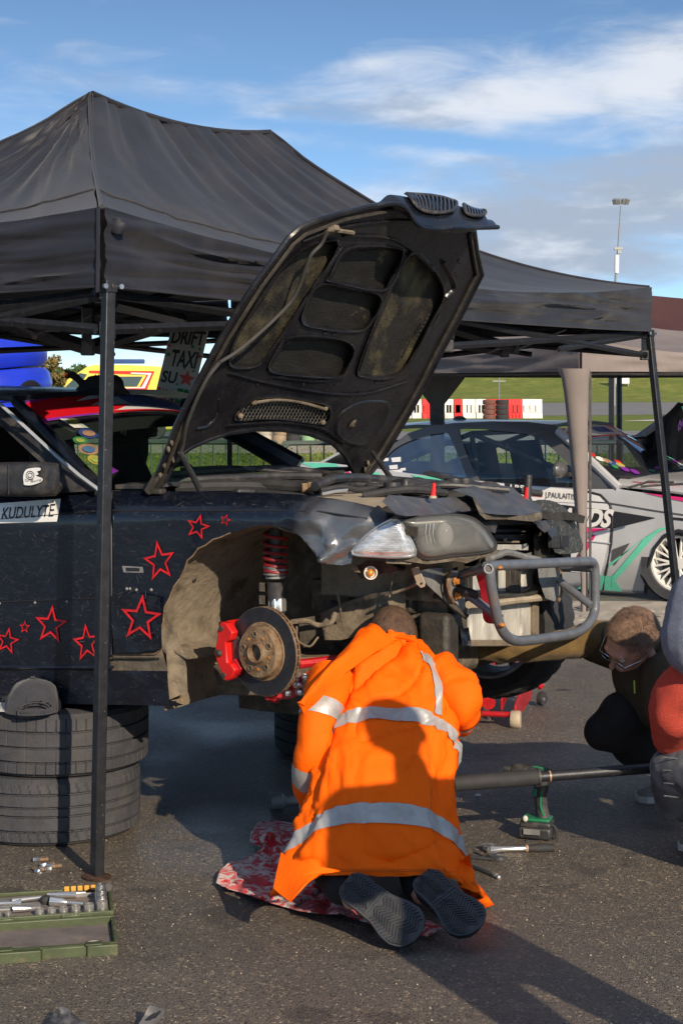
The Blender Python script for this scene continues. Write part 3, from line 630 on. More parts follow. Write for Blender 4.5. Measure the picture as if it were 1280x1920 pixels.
    def joint(p): MB().box(p, (.05, .05, .06)).build('joint', M['black'], t, bevel=.006)
    for i in range(4):
        a, b_ = cr[i]+outs[i]*-.03, cr[(i+1) % 4]+outs[i]*-.03; n = 2
        for s in range(n):
            p, q = lerp(a, b_, s/n), lerp(a, b_, (s+1)/n); zl, zh = 1.84, 1.97
            bar(p+UP*(zh), q+UP*zl); bar(p+UP*zl, q+UP*zh); joint(q+UP*zl); joint(q+UP*zh)
            bar(q+UP*zl, q+UP*zh, .014)
            bar(lerp(p, q, .5)+UP*1.85, q+UP*1.96, .010)
    mid0 = lerp(cr[0], cr[1], .5); mid1 = lerp(cr[2], cr[3], .5); cen = (cr[0]+cr[2])/2
    bar(mid0+UP*1.88, cen+UP*2.15); bar(mid0+UP*1.97, cen+UP*1.92); bar(mid1+UP*1.97, cen+UP*1.92); bar(mid1+UP*1.88, cen+UP*2.15); joint(cen+UP*1.92)
    for p in pk: bar(V((p.x, p.y, 1.9)), p-UP*.05, .012)
    # near inner gusset seen left of the front leg
    bar(W(-40, 590, 6.6), W(165, 652, 6.75), .018); bar(W(165, 652, 6.75), W(345, 600, 7.4), .018); bar(W(163, 575, 6.7), W(163, 652, 6.75), .020); bar(W(-40, 560, 6.6), W(120, 640, 6.7), .012); bar(W(215, 570, 6.2), W(340, 600, 7.2), .016)
    joint(W(165, 652, 6.75))
    bar(W(818, 640, 9.6), W(945, 660, 9.9), .016); bar(W(850, 618, 9.0), W(966, 654, 9.6), .016); bar(W(966, 654, 9.6), W(1060, 616, 10.2), .008); joint(W(945, 660, 9.9)); joint(W(964, 653, 9.6))
    # knot of cloth at the corner
    MB().ball(c0+UP*2.19+u*.05-v*.03, (.035, .02, .03), None, 10, lambda q: 1+.3*noise.noise(q*3)).build('cloth_knot', M['tent'], t)
black_tent()
def grey_tent():
    c = V((1.724, 12.7, 0)); l = V((-.50, .866, 0)).normalized(); r = V((.866, .50, 0)); t = thing('canopy_tent', 'taupe grey canopy tent with a cloth-wrapped leg behind the black tent', 'tent', c)
    zb, zt = 1.76, 1.985; cr = [c, c+r*3.1, c+r*3.1+l*3.4, c+l*3.4]; cen = (cr[0]+cr[2])/2+UP*2.20; outs = [-l, r, l, -r]
    for i in range(4):
        a, b_ = cr[i], cr[(i+1) % 4]; rows = []
        for k in range(13):
            kk = k/12; row = []
            for j in range(31):
                jj = j/30; e = lerp(a, b_, jj)+UP*(zt-.09*4*jj*(1-jj)*(1 if i in (0, 3) else 0))
                q = lerp(e, cen, kk)-UP*(.03*4*kk*(1-kk))+UP*.012*noise.noise(V((jj*5, kk*4, i))); row.append(q)
            rows.append(row)
        MB().loft(rows, .003).build('roof_panel', M['greytent'], t, smooth=80)
        rows2 = [[lerp(p, lerp(a, b_, j/30)+UP*(zb+.015*sin(j*.9)*0), k/8)+outs[i]*(.014+.03*noise.noise(V((j*.22+k*.1, k*.55, i*3.)))*(1 if 0 < j < 30 else 0)) for j, p in enumerate(rows[0])] for k in range(9)]
        MB().loft(rows2, .003).build('valance', M['greytent'], t, smooth=80)
        MB().tube([lerp(a, b_, j/6)+UP*(zb-.012)-outs[i]*.02 for j in range(7)], .014, 4).build('frame_bar', M['black'], t)
    # cloth leg cover tapering down
    rows = []
    for k in range(25):
        kk = k/24; z = lerp(zb+.02, .02, kk); w = lerp(.19, .040, min(1, kk*1.15)**.55)
        row = []
        for j in range(17):
            a = pi*2*j/16; q = c+V((-w*.25+cos(a)*w*.6+.02*noise.noise(V((a, kk*2, 1))), sin(a)*w*.45, z))+V((.035*kk, 0, 0)); row.append(q)
        rows.append(row)
    MB().loft(rows, .002).build('leg_cover', M['greytent'], t, smooth=80)
    MB().tube([c+UP*zb, c+V((.04, 0, 0))], .02, 4).build('leg', M['frame'], t)
    MB().tube([c+V((.075, .05, zb)), c+V((.075, .05, 0))], .012, 4).build('leg', M['black'], t)
    for q in (cr[1], cr[2], cr[3]): MB().tube([q+UP*zb, q], .028, 6).build('leg', M['black'], t)
    q = V((.0545*15.2, 15.2, 0)); MB().tube([q+UP*zb, q], .028, 6).build('leg', M['black'], t); m = MB(); m.ext([q+V((-.26, -.03, zb)), q+V((.26, -.03, zb)), q+V((.06, -.03, zb-.26)), q+V((.05, -.03, .9)), q+V((-.06, -.03, .9)), q+V((-.07, -.03, zb-.26))], (0, .02, 0)); m.build('leg_cover', M['black'], t)
grey_tent()
def plum_tent():
    t = thing('canopy_tent', 'plum brown canopy tent top behind the grey tent', 'tent', (3.6, 20, 0)); Y = 20
    base = [V((3.0, 19.6, 2.05)), V((7.2, 19.2, 2.05)), V((7.6, 23, 2.05)), V((3.2, 23.2, 2.05))]; pk = V((3.62, 20.6, 2.72)); pk2 = V((6.4, 21.4, 2.45))
    for a, b_, p, q in ((0, 1, pk, pk2), (1, 2, pk2, pk2), (2, 3, pk2, pk), (3, 0, pk, pk)):
        rows = [[lerp(lerp(base[a], base[b_], j/16), lerp(p, q, j/16), k/8)-UP*(.12*4*(k/8)*(1-k/8))+UP*.02*noise.noise(V((j*.4, k*.4, a))) for j in range(17)] for k in range(9)]
        MB().loft(rows, .003).build('roof_panel', M['plumtent'], t, smooth=80)
        MB().loft([[lerp(base[a], base[b_], j/8)-UP*z for j in range(9)] for z in (0, .12, .24)], .003).build('valance', M['plumtent'], t)
        MB().tube([base[a], V((base[a].x, base[a].y, 0))], .03, 6).build('leg', M['frame'], t)
plum_tent()
# ================================================================ the black car on its supports
car = thing('race_car', 'battered black race car without bumper, bonnet raised and front wheel off', 'car', C(-1.2, .85, 0))
def part(m, name, mt, parent=None, **k): return m.build(name, M[mt] if isinstance(mt, str) else mt, parent or car, **k)
sfn = lambda off=0.: (lambda x, y, th: SF(x, y, off+th))
# flank: front fender (three areas share one sheet)
fender = [(212, 921), (260, 920), (340, 921), (420, 922), (500, 924), (560, 927), (620, 934), (660, 941), (700, 950), (740, 966), (715, 981), (690, 1000), (672, 1019), (660, 1040), (659, 1056), (640, 1060), (612, 1057), (600, 1052),
          (588, 1034), (574, 1016), (560, 1003), (546, 995), (528, 988), (510, 985), (490, 985), (466, 989), (446, 996), (432, 999), (414, 1007), (400, 1011), (386, 1022), (372, 1028), (362, 1042), (352, 1050), (346, 1068), (338, 1084), (326, 1100), (318, 1122), (309, 1138), (306, 1165), (301, 1188), (302, 1218), (290, 1226), (212, 1228)]
b = MB(); b.sheet(fender, sfn(), 7, .006); F_ = part(b, 'front_fender', 'paint', smooth=60)
def fender_mat():  # grey metallic spot at the tip paints in the sun's reflection on black paint
    m = M['door'].copy(); m.name = 'fender_paint_glint'; nt = m.node_tree; N = nt.nodes; L = nt.links; bs = N['Principled BSDF']
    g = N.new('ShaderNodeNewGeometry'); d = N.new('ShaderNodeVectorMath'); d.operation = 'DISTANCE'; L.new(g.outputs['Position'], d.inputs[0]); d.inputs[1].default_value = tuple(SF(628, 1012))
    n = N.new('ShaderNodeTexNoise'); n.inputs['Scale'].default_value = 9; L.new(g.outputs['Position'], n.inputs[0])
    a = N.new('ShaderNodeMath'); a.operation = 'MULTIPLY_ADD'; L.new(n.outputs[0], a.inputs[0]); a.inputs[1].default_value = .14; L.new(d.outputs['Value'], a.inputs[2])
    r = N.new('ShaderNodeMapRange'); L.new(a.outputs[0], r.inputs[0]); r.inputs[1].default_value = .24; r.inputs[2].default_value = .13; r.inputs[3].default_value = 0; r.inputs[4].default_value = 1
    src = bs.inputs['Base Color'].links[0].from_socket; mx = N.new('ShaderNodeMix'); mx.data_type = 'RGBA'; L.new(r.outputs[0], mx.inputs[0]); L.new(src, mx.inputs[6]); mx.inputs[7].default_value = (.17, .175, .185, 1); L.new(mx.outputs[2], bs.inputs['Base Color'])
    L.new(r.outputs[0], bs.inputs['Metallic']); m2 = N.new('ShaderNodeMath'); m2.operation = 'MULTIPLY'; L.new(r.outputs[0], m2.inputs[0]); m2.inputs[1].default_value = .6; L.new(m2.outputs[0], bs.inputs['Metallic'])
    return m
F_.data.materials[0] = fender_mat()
door = [(-60, 930), (0, 928), (60, 926), (130, 924), (207, 922), (207, 1100), (207, 1246), (150, 1249), (60, 1249), (-60, 1247)]
part(MB().sheet(door, sfn(), 14, .02), 'front_door', 'door', smooth=60)
def tz(t, z, off=0.): return C(t, wb(t, z)+off, z)
# rear flank, boot and far side built in the car frame (mostly outside the picture)
zs = lambda t: .548+.07*t+.02
b = MB(); tt = [-1.40-.1*i for i in range(21)]
b.loft([[tz(t, lerp(zs(t)+.07+(.28*max(0, 1-((t+2.72)/.36)**2)**.5 if abs(t+2.72) < .36 else 0), 1.285+.036*t, k/8)) for t in tt] for k in range(9)], .01); part(b, 'rear_quarter', 'door')
b = MB(); far = [-3.4+.1*i for i in range(39)]
b.loft([[C(t, 1.72-interp(PLAN, t)*.9-(.03 if k == 6 else 0), lerp(zs(t)+(.30 if abs(t-.05) < .42 else 0), 1.27+.036*min(0, t)-.22*max(0, t+.3), k/6)) for t in far] for k in range(7)], .01)
part(b, 'far_flank', 'paint')
part(MB().loft([[C(-3.42, w, z-.05*abs(w-.86)) for w in (0.02, .3, .86, 1.4, 1.7)] for z in (.45, .7, 1.0, 1.18)], .02), 'rear_bumper', 'paint')
part(MB().loft([[C(t, w, 1.18+.03*(1-abs(w-.86)/.86)+.01*(t+3.4)) for w in (0.04, .3, .86, 1.4, 1.68)] for t in (-3.42, -3.1, -2.75)], .02), 'boot_lid', 'paint')
part(MB().loft([[C(t, w, .60+.07*t) for w in (.08, .8, 1.64)] for t in (-3.3, -2, -1, -.55)], .03), 'floor_pan', 'grime')
for w in (.12, 1.60):
    m = MB(); prof = [(.20, -.11), (.27, -.11), (.31, -.08), (.315, 0), (.31, .08), (.27, .11), (.20, .11)]; m.lathe(prof, C(-2.72, w, .315), A, 36, closed=True); o = part(m, 'rear_wheel', 'tyre')
    m = MB(); m.lathe([(.01, -.06), (.06, -.06), (.19, -.03), (.205, -.1), (.205, .1), (.01, .06)], C(-2.72, w, .315), A, 30); part(m, 'rim', 'plate', o)
# sill with torn flange
sill = [(-60, 1254), (0, 1255), (207, 1257), (314, 1258), (316, 1290), (318, 1312), (345, 1322), (330, 1324), (250, 1322), (120, 1320), (-60, 1318)]
part(MB().sheet(sill, lambda x, y, th: SF(x, y, .0+th+.012*noise.noise(V((x*.02, y*.02, 5)))), 16, .03), 'sill', 'door', smooth=60)
b = MB(); b.tube([SF(x, y, -.004) for x, y in ((-60, 1250), (100, 1252), (212, 1251))], .007, 6); part(b, 'lower_door_lip', 'paint')
b = MB(); b.tube([SF(x, 1232+(x-212)*.0, -.004) for x in (214, 250, 300)], .005, 6); part(b, 'fender_lip', 'dustdk')
b = MB(); b.sheet([(204, 1226), (303, 1214), (316, 1262), (204, 1260)], lambda x, y, th: SF(x, y, .012+th+.008*noise.noise(V((x*.04, y*.06, 9)))), 8, .01); part(b, 'dusty_step', 'dustdk', smooth=60)
# crease and rub line
for ya, yb, r, n in ((978, 957, .0035, 'crease'), (1131, 1121, .0045, 'rub_strip_groove')):
    b = MB(); b.tube([SF(x, lerp(ya, yb, (x+60)/265), -.0005) for x in range(-60, 206, 20)], r, 6, flat=.6); part(b, n, 'ink')
b = MB(); b.tube([SF(x, y, -.0005) for x, y in ((212, 957), (260, 957), (330, 958), (420, 957), (520, 957), (600, 959), (690, 972))], .003, 6); part(b, 'crease', 'ink')
b = MB(); b.tube([SF(x, y, .001) for x, y in ((209.5, 925), (209.5, 1000), (209.5, 1120), (209.5, 1228))], .004, 6); part(b, 'door_seam', 'ink')
patch = [(206, 1118), (230, 1114), (262, 1113), (300, 1120), (302, 1150), (304, 1216), (260, 1223), (214, 1224)]
part(MB().sheet(patch, lambda x, y, th: SF(x, y, -.012+th-.012*sin(pi*min(1, max(0, (x-206)/98)))+.006*noise.noise(V((x*.03, y*.03, 0)))), 12, .004), 'fender_patch', 'door', smooth=60)
# blinker slot, screws, small holes
part(MB().sheet([(229, 1061), (268, 1063), (270, 1074), (232, 1073)], sfn(-.003), 0, .002), 'indicator_recess', 'plate'); part(MB().sheet([(236, 1064), (262, 1065), (262, 1071), (237, 1071)], sfn(-.005), 0, .002), 'indicator_hole', 'ink')
def rivet(x, y, r=.006, mt='plate', off=-.002, n='rivet'):
    p = SF(x, y, off); part(MB().lathe([(.0005, .004), (r*.7, .003), (r, 0)], p, -A, 10), n, mt)
for x, y in ((66, 1130), (126, 1128), (0, 1131), (244, 1104), (256, 1106), (238, 1104), (284, 1106)): rivet(x, y, .006)
for x, y in ((62, 1266), (290, 1266)): rivet(x, y, .011, 'plate', .012, 'sill_plug')
# star decals
def star_poly(cx, cy, r, a0, sx=1., k=.42):
    return [(cx+sx*(r if i % 2 == 0 else r*k)*sin(a0+i*pi/5), cy-(r if i % 2 == 0 else r*k)*cos(a0+i*pi/5)) for i in range(10)]
def star(cx, cy, r, a0, sx=.85, w=.70, off=-.004):
    o = star_poly(cx, cy, r, a0, sx); i = star_poly(cx, cy, r*w, a0, sx)
    part(MB().sheet(o, sfn(off), 0, .001, holes=[i]), 'star_decal', 'star')
for cx, cy, r, a0, sx, w, off in ((264, 1160, 46, .1, .88, .72, -.031), (299, 1053, 40, -.15, .78, .72, -.004), (371, 988, 25, .25, .95, .70, -.003), (423, 975, 12, .3, .9, .68, -.003), (96, 1172, 38, .1, .85, .70, -.004), (163, 1206, 38, -.1, .72, .72, -.004),
                                  (14, 1202, 27, .2, .85, .70, -.004), (47, 1176, 13, .05, .8, .66, -.004), (-38, 1180, 36, .2, .8, .7, -.004)): star(cx, cy, r, a0, sx, w, off)
# white name strip with lettering
def text2d(s, bold=.0, shear=0.):
    c = bpy.data.curves.new('t', 'FONT'); c.body = s; c.size = 1; c.offset = bold; c.shear = shear; c.resolution_u = 3
    o = bpy.data.objects.new('t', c); COL.objects.link(o); bpy.context.view_layer.update(); me = bpy.data.meshes.new_from_object(o.evaluated_get(bpy.context.evaluated_depsgraph_get()))
    vs = [v.co.copy() for v in me.vertices]; fs = [list(p.vertices) for p in me.polygons]; bpy.data.objects.remove(o); bpy.data.meshes.remove(me)
    x0, x1 = min(v.x for v in vs), max(v.x for v in vs); y0, y1 = min(v.y for v in vs), max(v.y for v in vs)
    return [((v.x-x0)/(x1-x0), (v.y-y0)/(y1-y0)) for v in vs], fs
def letter(s, p0, p1, p2, fn, mt, parent, name='lettering', bold=.0, shear=0.):
    vs, fs = text2d(s, bold, shear); b = MB(); b.add([fn(p0[0]+a*(p1[0]-p0[0])+c*(p2[0]-p0[0]), p0[1]+a*(p1[1]-p0[1])+c*(p2[1]-p0[1]), 0) for a, c in vs], fs)
    return b.build(name, M[mt], parent, smooth=0, fix=False)
part(MB().sheet([(-60, 948), (115, 935), (107, 978), (-60, 983)], sfn(-.003), 12, .002), 'name_strip', 'white')
letter('KUDULYTĖ', (3, 974), (102, 968), (6, 944), sfn(-.0055), 'ink', car, 'name_lettering', shear=.12, bold=.012)
# ---- wheel arch liner
wc = S(497, 1222, .06); WC_T = (wc-S0).dot(D); WC_Z = wc.z
def liner(a0, a1, r, w0, w1, n=26, nw=9, seed=0):
    rows = []
    for i in range(n+1):
        a = lerp(a0, a1, i/n); row = []
        for j in range(nw+1):
            w = lerp(w0, w1, j/nw); rr = r*(1-.10*j/nw)+.022*noise.noise(V((a*2.2, w*5, seed)))+.008*noise.noise(V((a*9, w*16, seed+3)))
            row.append(C(WC_T+rr*cos(a), w, WC_Z+rr*sin(a)))
        rows.append(row)
    return rows
b = MB(); b.loft(liner(radians(62), radians(196), .435, .035, .62), .006); part(b, 'wheel_arch_liner', 'dust', smooth=80)
rearlow = [[C(WC_T-.43+.006*k+.02*noise.noise(V((k*.8, w*6, 2))), w, WC_Z-.02-.035*k) for w in (.03, .06, .12, .2, .3, .45, .62)] for k in range(7)]
part(MB().loft(rearlow, .008), 'arch_lower_panel', 'dust', smooth=80)
# jagged door-post flange between sill and arch
fl = [(301, 1218), (312, 1226), (314, 1258), (317, 1312), (346, 1300), (352, 1296), (350, 1252), (346, 1230), (330, 1180), (316, 1165), (312, 1140), (304, 1166)]
part(MB().sheet(fl, lambda x, y, th: S(x, y, .035+th+.02*noise.noise(V((x*.05, y*.05, 1)))+max(0, x-318)*.0012), 8, .006), 'torn_flange', 'dust', smooth=50)
part(MB().tube([S(340, 1305, .05), S(341, 1316, .05)], .006, 6), 'hanging_bolt', 'rust')
# inner wing and chassis rail
b = MB(); rows = []
for k in range(13):
    z = lerp(WC_Z-.32, 1.16, k/12); rows.append([C(t, .60+.03*noise.noise(V((t*5, z*6, 4)))+.012*noise.noise(V((t*19, z*21, 4))), z) for t in (-.52, -.42, -.3, -.2, -.1, 0, .1, .2, .3, .36)])
part(MB().loft(rows, .01), 'inner_wing', 'dustdk', smooth=80)
def cbox(t, w, z, st, sw, sz, n, mt, rx=0, ry=0, rz=0, bev=.006, parent=None): return part(MB().box(C(t, w, z), (st, sw, sz), CARM@rot(rx, ry, rz)), n, mt, parent, bevel=bev)
cbox(-.30, .46, .60, .62, .16, .14, 'chassis_rail', 'dust', ry=-4); cbox(-.46, .52, .62, .30, .3, .12, 'floor_rail', 'dustdk')
cbox(.16, .50, .90, .54, .10, .14, 'chassis_rail', 'dustdk', ry=-3); cbox(.22, .40, 1.02, .5, .02, .22, 'strut_tower_side', 'dust', rz=3)
rnd = random.Random(11)
# engine underside: sump, subframe, gearbox, hoses
cbox(-.03, .9, .86, .60, .5, .44, 'engine_block', 'grime', bev=.03); cbox(.08, .85, .66, .44, .34, .15, 'oil_sump', 'dustdk', bev=.025); cbox(-.25, .86, .66, .6, .3, .25, 'gearbox', 'dustdk', bev=.04)
cbox(.16, .80, .605, .15, 1.05, .09, 'subframe', 'dustdk', bev=.02); cbox(.40, .45, .72, .12, .10, .30, 'subframe_post', 'grime', bev=.02)
for i in range(26):
    t = rnd.uniform(-.1, .50); w = rnd.uniform(.46, .75); t = min(t, .26); z = rnd.uniform(.66, 1.06)
    cbox(t, w, z, rnd.uniform(.05, .15), rnd.uniform(.05, .12), rnd.uniform(.04, .13), rnd.choice(['mounting_bracket', 'engine_ancillary', 'pump_housing']), rnd.choice(['grime', 'grime', 'dustdk', 'dustdk', 'plate']), rnd.uniform(-25, 25), rnd.uniform(-25, 25), rnd.uniform(-25, 25), .012)
# cleaned, lit grey panels behind the head
b = MB(); b.sheet([(600, 1150), (650, 1128), (700, 1112), (760, 1105), (760, 1150), (700, 1185), (640, 1200), (608, 1200)], lambda x, y, th: S(x, y, .36+th+.02*noise.noise(V((x*.03, y*.03, 0)))), 12, .012); part(b, 'splash_panel', 'dust', smooth=60)
b = MB(); b.sheet([(560, 1160), (590, 1155), (592, 1190), (570, 1215), (562, 1200)], lambda x, y, th: S(x, y, .26+th), 10, .02); part(b, 'knuckle_bracket', 'dustdk', smooth=50)
def ctube(pts, r, n, mt, seg=8, k=6, parent=None): return part(MB().tube(spline(pts, k), r, seg), n, mt, parent)
ctube([S(548, 1166, .10), S(575, 1164, .2), S(596, 1172, .25), S(620, 1168, .25), S(628, 1150, .28)], .009, 'brake_hose', 'dust'); ctube([S(556, 1175, .1), S(558, 1200, .12), S(580, 1212, .2), S(596, 1195, .25)], .004, 'sensor_wire', 'dust')
ctube([S(632, 1110, .3), S(636, 1130, .3), S(640, 1160, .33)], .004, 'wire', 'dust'); ctube([S(735, 1060, .3), S(736, 1080, .3), S(728, 1130, .3)], .003, 'wire', 'dust'); ctube([S(736, 1112, .25), S(760, 1104, .25), S(782, 1094, .2)], .005, 'wire', 'dust')
for a in range(7): x = rnd.uniform(590, 850); y = rnd.uniform(1090, 1180); ctube([S(x, y, .42), S(x+rnd.uniform(10, 40), y+rnd.uniform(-20, 20), .4), S(x+rnd.uniform(30, 90), y+rnd.uniform(-10, 50), .45)], rnd.uniform(.006, .016), 'hose', rnd.choice(['grime', 'rubber', 'dustdk']))
b = MB(); b.tube([C(WC_T+.43*cos(a)-.0, w, WC_Z+.42*sin(a)) for a, w in [(radians(70+11*i), .30+.01*sin(i*2)) for i in range(12)]], .006, 5); part(b, 'liner_seam', 'dustdk')
for a, w in ((150, .18), (165, .36), (178, .22), (186, .42), (140, .42)): part(MB().lathe([(.001, .004), (.010, .003), (.012, -.003)], C(WC_T+.425*cos(radians(a)), w, WC_Z+.425*sin(radians(a))), -D*cos(radians(a))-UP*sin(radians(a)), 10), 'liner_plug', 'grime')
b = MB(); b.loft([[C(WC_T-.40+.03*k, w, WC_Z-.02-.012*k+.01*sin(w*20)) for w in (.05, .15, .3, .45, .6)] for k in range(4)], .006); part(b, 'liner_fold', 'dust', smooth=70)
# fine scratches over the flank
b = MB(); rs_ = random.Random(5)
for i in range(420):
    x = rs_.uniform(-10, 560); y = rs_.uniform(935, 1310); a = rs_.choice((rs_.gauss(-.5, .3), rs_.gauss(1.3, .3), rs_.gauss(.15, .2), rs_.gauss(2.6, .3))); l = rs_.uniform(4, 22); w_ = rs_.uniform(.18, .42); x2, y2 = x+l*cos(a), y+l*sin(a)
    if x2 > 300 and y2 > 960 or x > 300 and y > 960 or (x > 208 and y > 1225) or (x2 > 208 and y2 > 1225) or (y < 990 and x < 125): continue
    if 1244 < y < 1262 or 1244 < y2 < 1262: continue
    nx, ny = -sin(a)*w_, cos(a)*w_; o_ = -.0022 if not (x > 200 and y > 1105) else -.028; b.add([SF(x, y, o_), SF((x+x2)/2+nx, (y+y2)/2+ny, o_), SF(x2, y2, o_), SF((x+x2)/2-nx, (y+y2)/2-ny, o_)], [(0, 1, 2, 3)])
part(b, 'scratch_marks', 'scratch', smooth=0)
b = MB(); b.tube([SF(x, y, .002) for x, y in fender[27:53]], .0028, 5); part(b, 'torn_arch_lip', 'rust')
# ---- coilover strut
sx = lambda x, y: S(x, y, .17)
b = MB(); top, bot = sx(517, 985), sx(517, 1075); hx = []
for i in range(130): k = i/129; a = k*2*pi*6.2; hx.append(lerp(top, bot, k**.72)+D*cos(a)*.040+A*sin(a)*.040)
part(b.tube(hx, .0065, 6), 'coil_spring', 'spring'); part(MB().tube([top, sx(517, 1062)], .024, 14), 'damper_rod', 'grime')
ax = (sx(517, 1075)-sx(519, 1145)).normalized()
b = MB(); b.lathe([(.001, 0), (.031, 0), (.031, .10), (.033, .105), (.001, .105)], sx(519, 1148), ax, 24); b.lathe([(.001, 0), (.028, 0), (.028, .035), (.001, .035)], sx(519, 1163), ax, 20); part(b, 'damper_body', 'steeld')
for i, (y, r) in enumerate(((1064, .044), (1070, .041), (1077, .043), (1084, .036))): part(MB().lathe([(.001, 0), (r, 0), (r, .008), (.001, .008)], sx(517, y), ax, 18, lambda j, k, q: -.003 if k % 3 == 0 else 0), 'spring_collar', 'plate')
part(MB().lathe([(.001, 0), (.0295, .002), (.0305, .03), (.028, .045), (.001, .046)], sx(520, 1146), ax, 24, lambda j, k, r: .0015*((k*7+j*3) % 3)), 'damper_sleeve', 'chrome')
for y in (1100, 1124): part(MB().box(sx(495, y), (.02, .03, .03), CARM), 'strut_tab', 'dustdk')
# ---- brake disc and caliper
WN = V((-.643, -.766, .0)); WF = V((.766, -.643, 0)); wc = W(497, 1221, 5.93)
def wl(a, r, h): return wc+WF*(r*cos(a))+UP*(r*sin(a))+WN*h
b = MB(); R0 = .1495
b.lathe([(.095, .012), (.148, .012), (R0, .0105), (R0, .004), (.143, .003), (.143, -.003), (R0, -.004), (R0, -.0105), (.148, -.012), (.095, -.012)], wc, WN, 72, closed=True); disc = part(b, 'brake_disc', 'rotor', smooth=30)
b = MB()
for k in range(48): a = 2*pi*k/48; b.box(wl(a, .1455, 0), (.006, .0085, .004), Matrix((WF*cos(a)+UP*sin(a), WN, WF*-sin(a)+UP*cos(a))).transposed())
part(b, 'vane', 'rust', disc)
b = MB(); b.lathe([(R0+.0006, .0105), (R0+.0006, .0035), (R0-.001, .0035), (R0-.001, .0112)], wc, WN, 72, closed=True); b.lathe([(R0+.0006, -.0105), (R0+.0006, -.0035), (R0-.001, -.0035), (R0-.001, -.0112)], wc, WN, 72, closed=True); part(b, 'disc_edge', 'rust', disc)
b = MB(); b.lathe([(.1, .013), (.098, .016), (.090, .016), (.088, .034), (.083, .040), (.04, .041), (.037, .043), (.036, .052), (.031, .055), (.027, .052), (.026, .03), (.001, .028)], wc, WN, 48); part(b, 'hub_face', 'rust', disc, smooth=40)
b = MB(); b.lathe([(.001, .0), (.024, .0), (.022, .006), (.001, .008)], wc+WN*.029, WN, 20); part(b, 'hub_cap', 'dustdk', disc)
for k in range(5):
    a = 2*pi*k/5+.45; part(MB().lathe([(.0005, .0), (.0085, .0), (.0085, .0012), (.0005, .0012)], wl(a, .062, .0408), WN, 14), 'bolt_hole', 'grime', disc); part(MB().lathe([(.0075, .0), (.0115, .0), (.0105, .003), (.0075, .003)], wl(a, .062, .0408), WN, 14, closed=True), 'bolt_seat', 'rust', disc)
    part(MB().lathe([(.0005, .0), (.0055, .0), (.0045, .003), (.0005, .003)], wl(a+.6, .056, .0408), WN, 10), 'rust_spot', 'amber2', disc)
def polyrt(pts, h0, h1, mt, n, parent=None, bev=.003): return part(MB().ext([wl(a, r, h0) for r, a in pts], WN*(h1-h0)), n, mt, parent, bevel=bev)
rd = radians; cal = polyrt([(.118, rd(150)), (.158, rd(146)), (.182, rd(150)), (.186, rd(162)), (.178, rd(166)), (.182, rd(178)), (.190, rd(186)), (.182, rd(196)), (.176, rd(204)), (.182, rd(212)), (.170, rd(220)), (.140, rd(222)), (.112, rd(216)), (.118, rd(204)), (.136, rd(200)), (.137, rd(170)), (.116, rd(164))], .020, .052, 'red', 'brake_caliper', bev=.005)
polyrt([(.150, rd(150)), (.188, rd(150)), (.192, rd(216)), (.152, rd(218))], -.05, .020, 'red', 'caliper_bridge', cal, .006)
polyrt([(.10, rd(160)), (.142, rd(158)), (.142, rd(206)), (.10, rd(204))], .013, .022, 'black', 'brake_pad', cal); polyrt([(.10, rd(160)), (.15, rd(158)), (.15, rd(206)), (.10, rd(204))], -.055, -.014, 'red', 'caliper_piston', cal, .006)
polyrt([(.112, rd(196)), (.140, rd(200)), (.136, rd(222)), (.100, rd(220))], .012, .034, 'jackred', 'caliper_carrier', cal)
for a in (156, 184, 212): part(MB().lathe([(.001, 0), (.010, 0), (.009, .006), (.001, .007)], wl(rd(a), .168, .052), WN, 6), 'caliper_bolt', 'grime', cal)
part(MB().ball(wl(rd(186), .163, .052), (.012, .012, .012)), 'bleed_cap', 'grime', cal)
part(MB().lathe([(.001, -.012), (.1, -.012), (.12, -.018), (.05, -.05), (.04, -.12), (.001, -.12)], wc, WN, 28), 'knuckle', 'dustdk')
# red control arms under the hub
b = MB(); b.sheet([(508, 1300), (522, 1312), (548, 1310), (566, 1300), (600, 1272), (640, 1262), (640, 1248), (600, 1252), (566, 1262), (548, 1280), (530, 1296)], lambda x, y, th: W(x, y, 5.98+th), 14, .05); part(b, 'control_arm', 'jackred', bevel=.006)
for p, q, r in (((502, 1306), (520, 1313), .012), ((545, 1286), (590, 1262), .014), ((560, 1245), (640, 1236), .016)): part(MB().tube([W(*p, 5.93), W(*q, 6.0)], r, 8), 'arm_tube', 'jackred')
for x, y0, y1, r in ((556, 1262, 1300, .008), (570, 1262, 1292, .010)): part(MB().tube([W(x, y0, 5.92), W(x+2, y1, 5.93)], r, 10), 'ball_joint_stud', 'chrome')
for x, y, r in ((557, 1264, .014), (558, 1284, .019), (563, 1298, .014), (573, 1270, .013), (540, 1300, .012)): part(MB().lathe([(.001, -.008), (r*.8, -.008), (r, 0), (r*.8, .008), (.001, .008)], W(x, y, 5.90), UP, 6 if r < .015 else 18), 'ball_joint_nut', 'chrome')
part(MB().tube([W(574, 1284, 5.95), W(600, 1270, 6.05), W(640, 1246, 6.2)], .017, 10), 'tie_rod', 'dustdk')
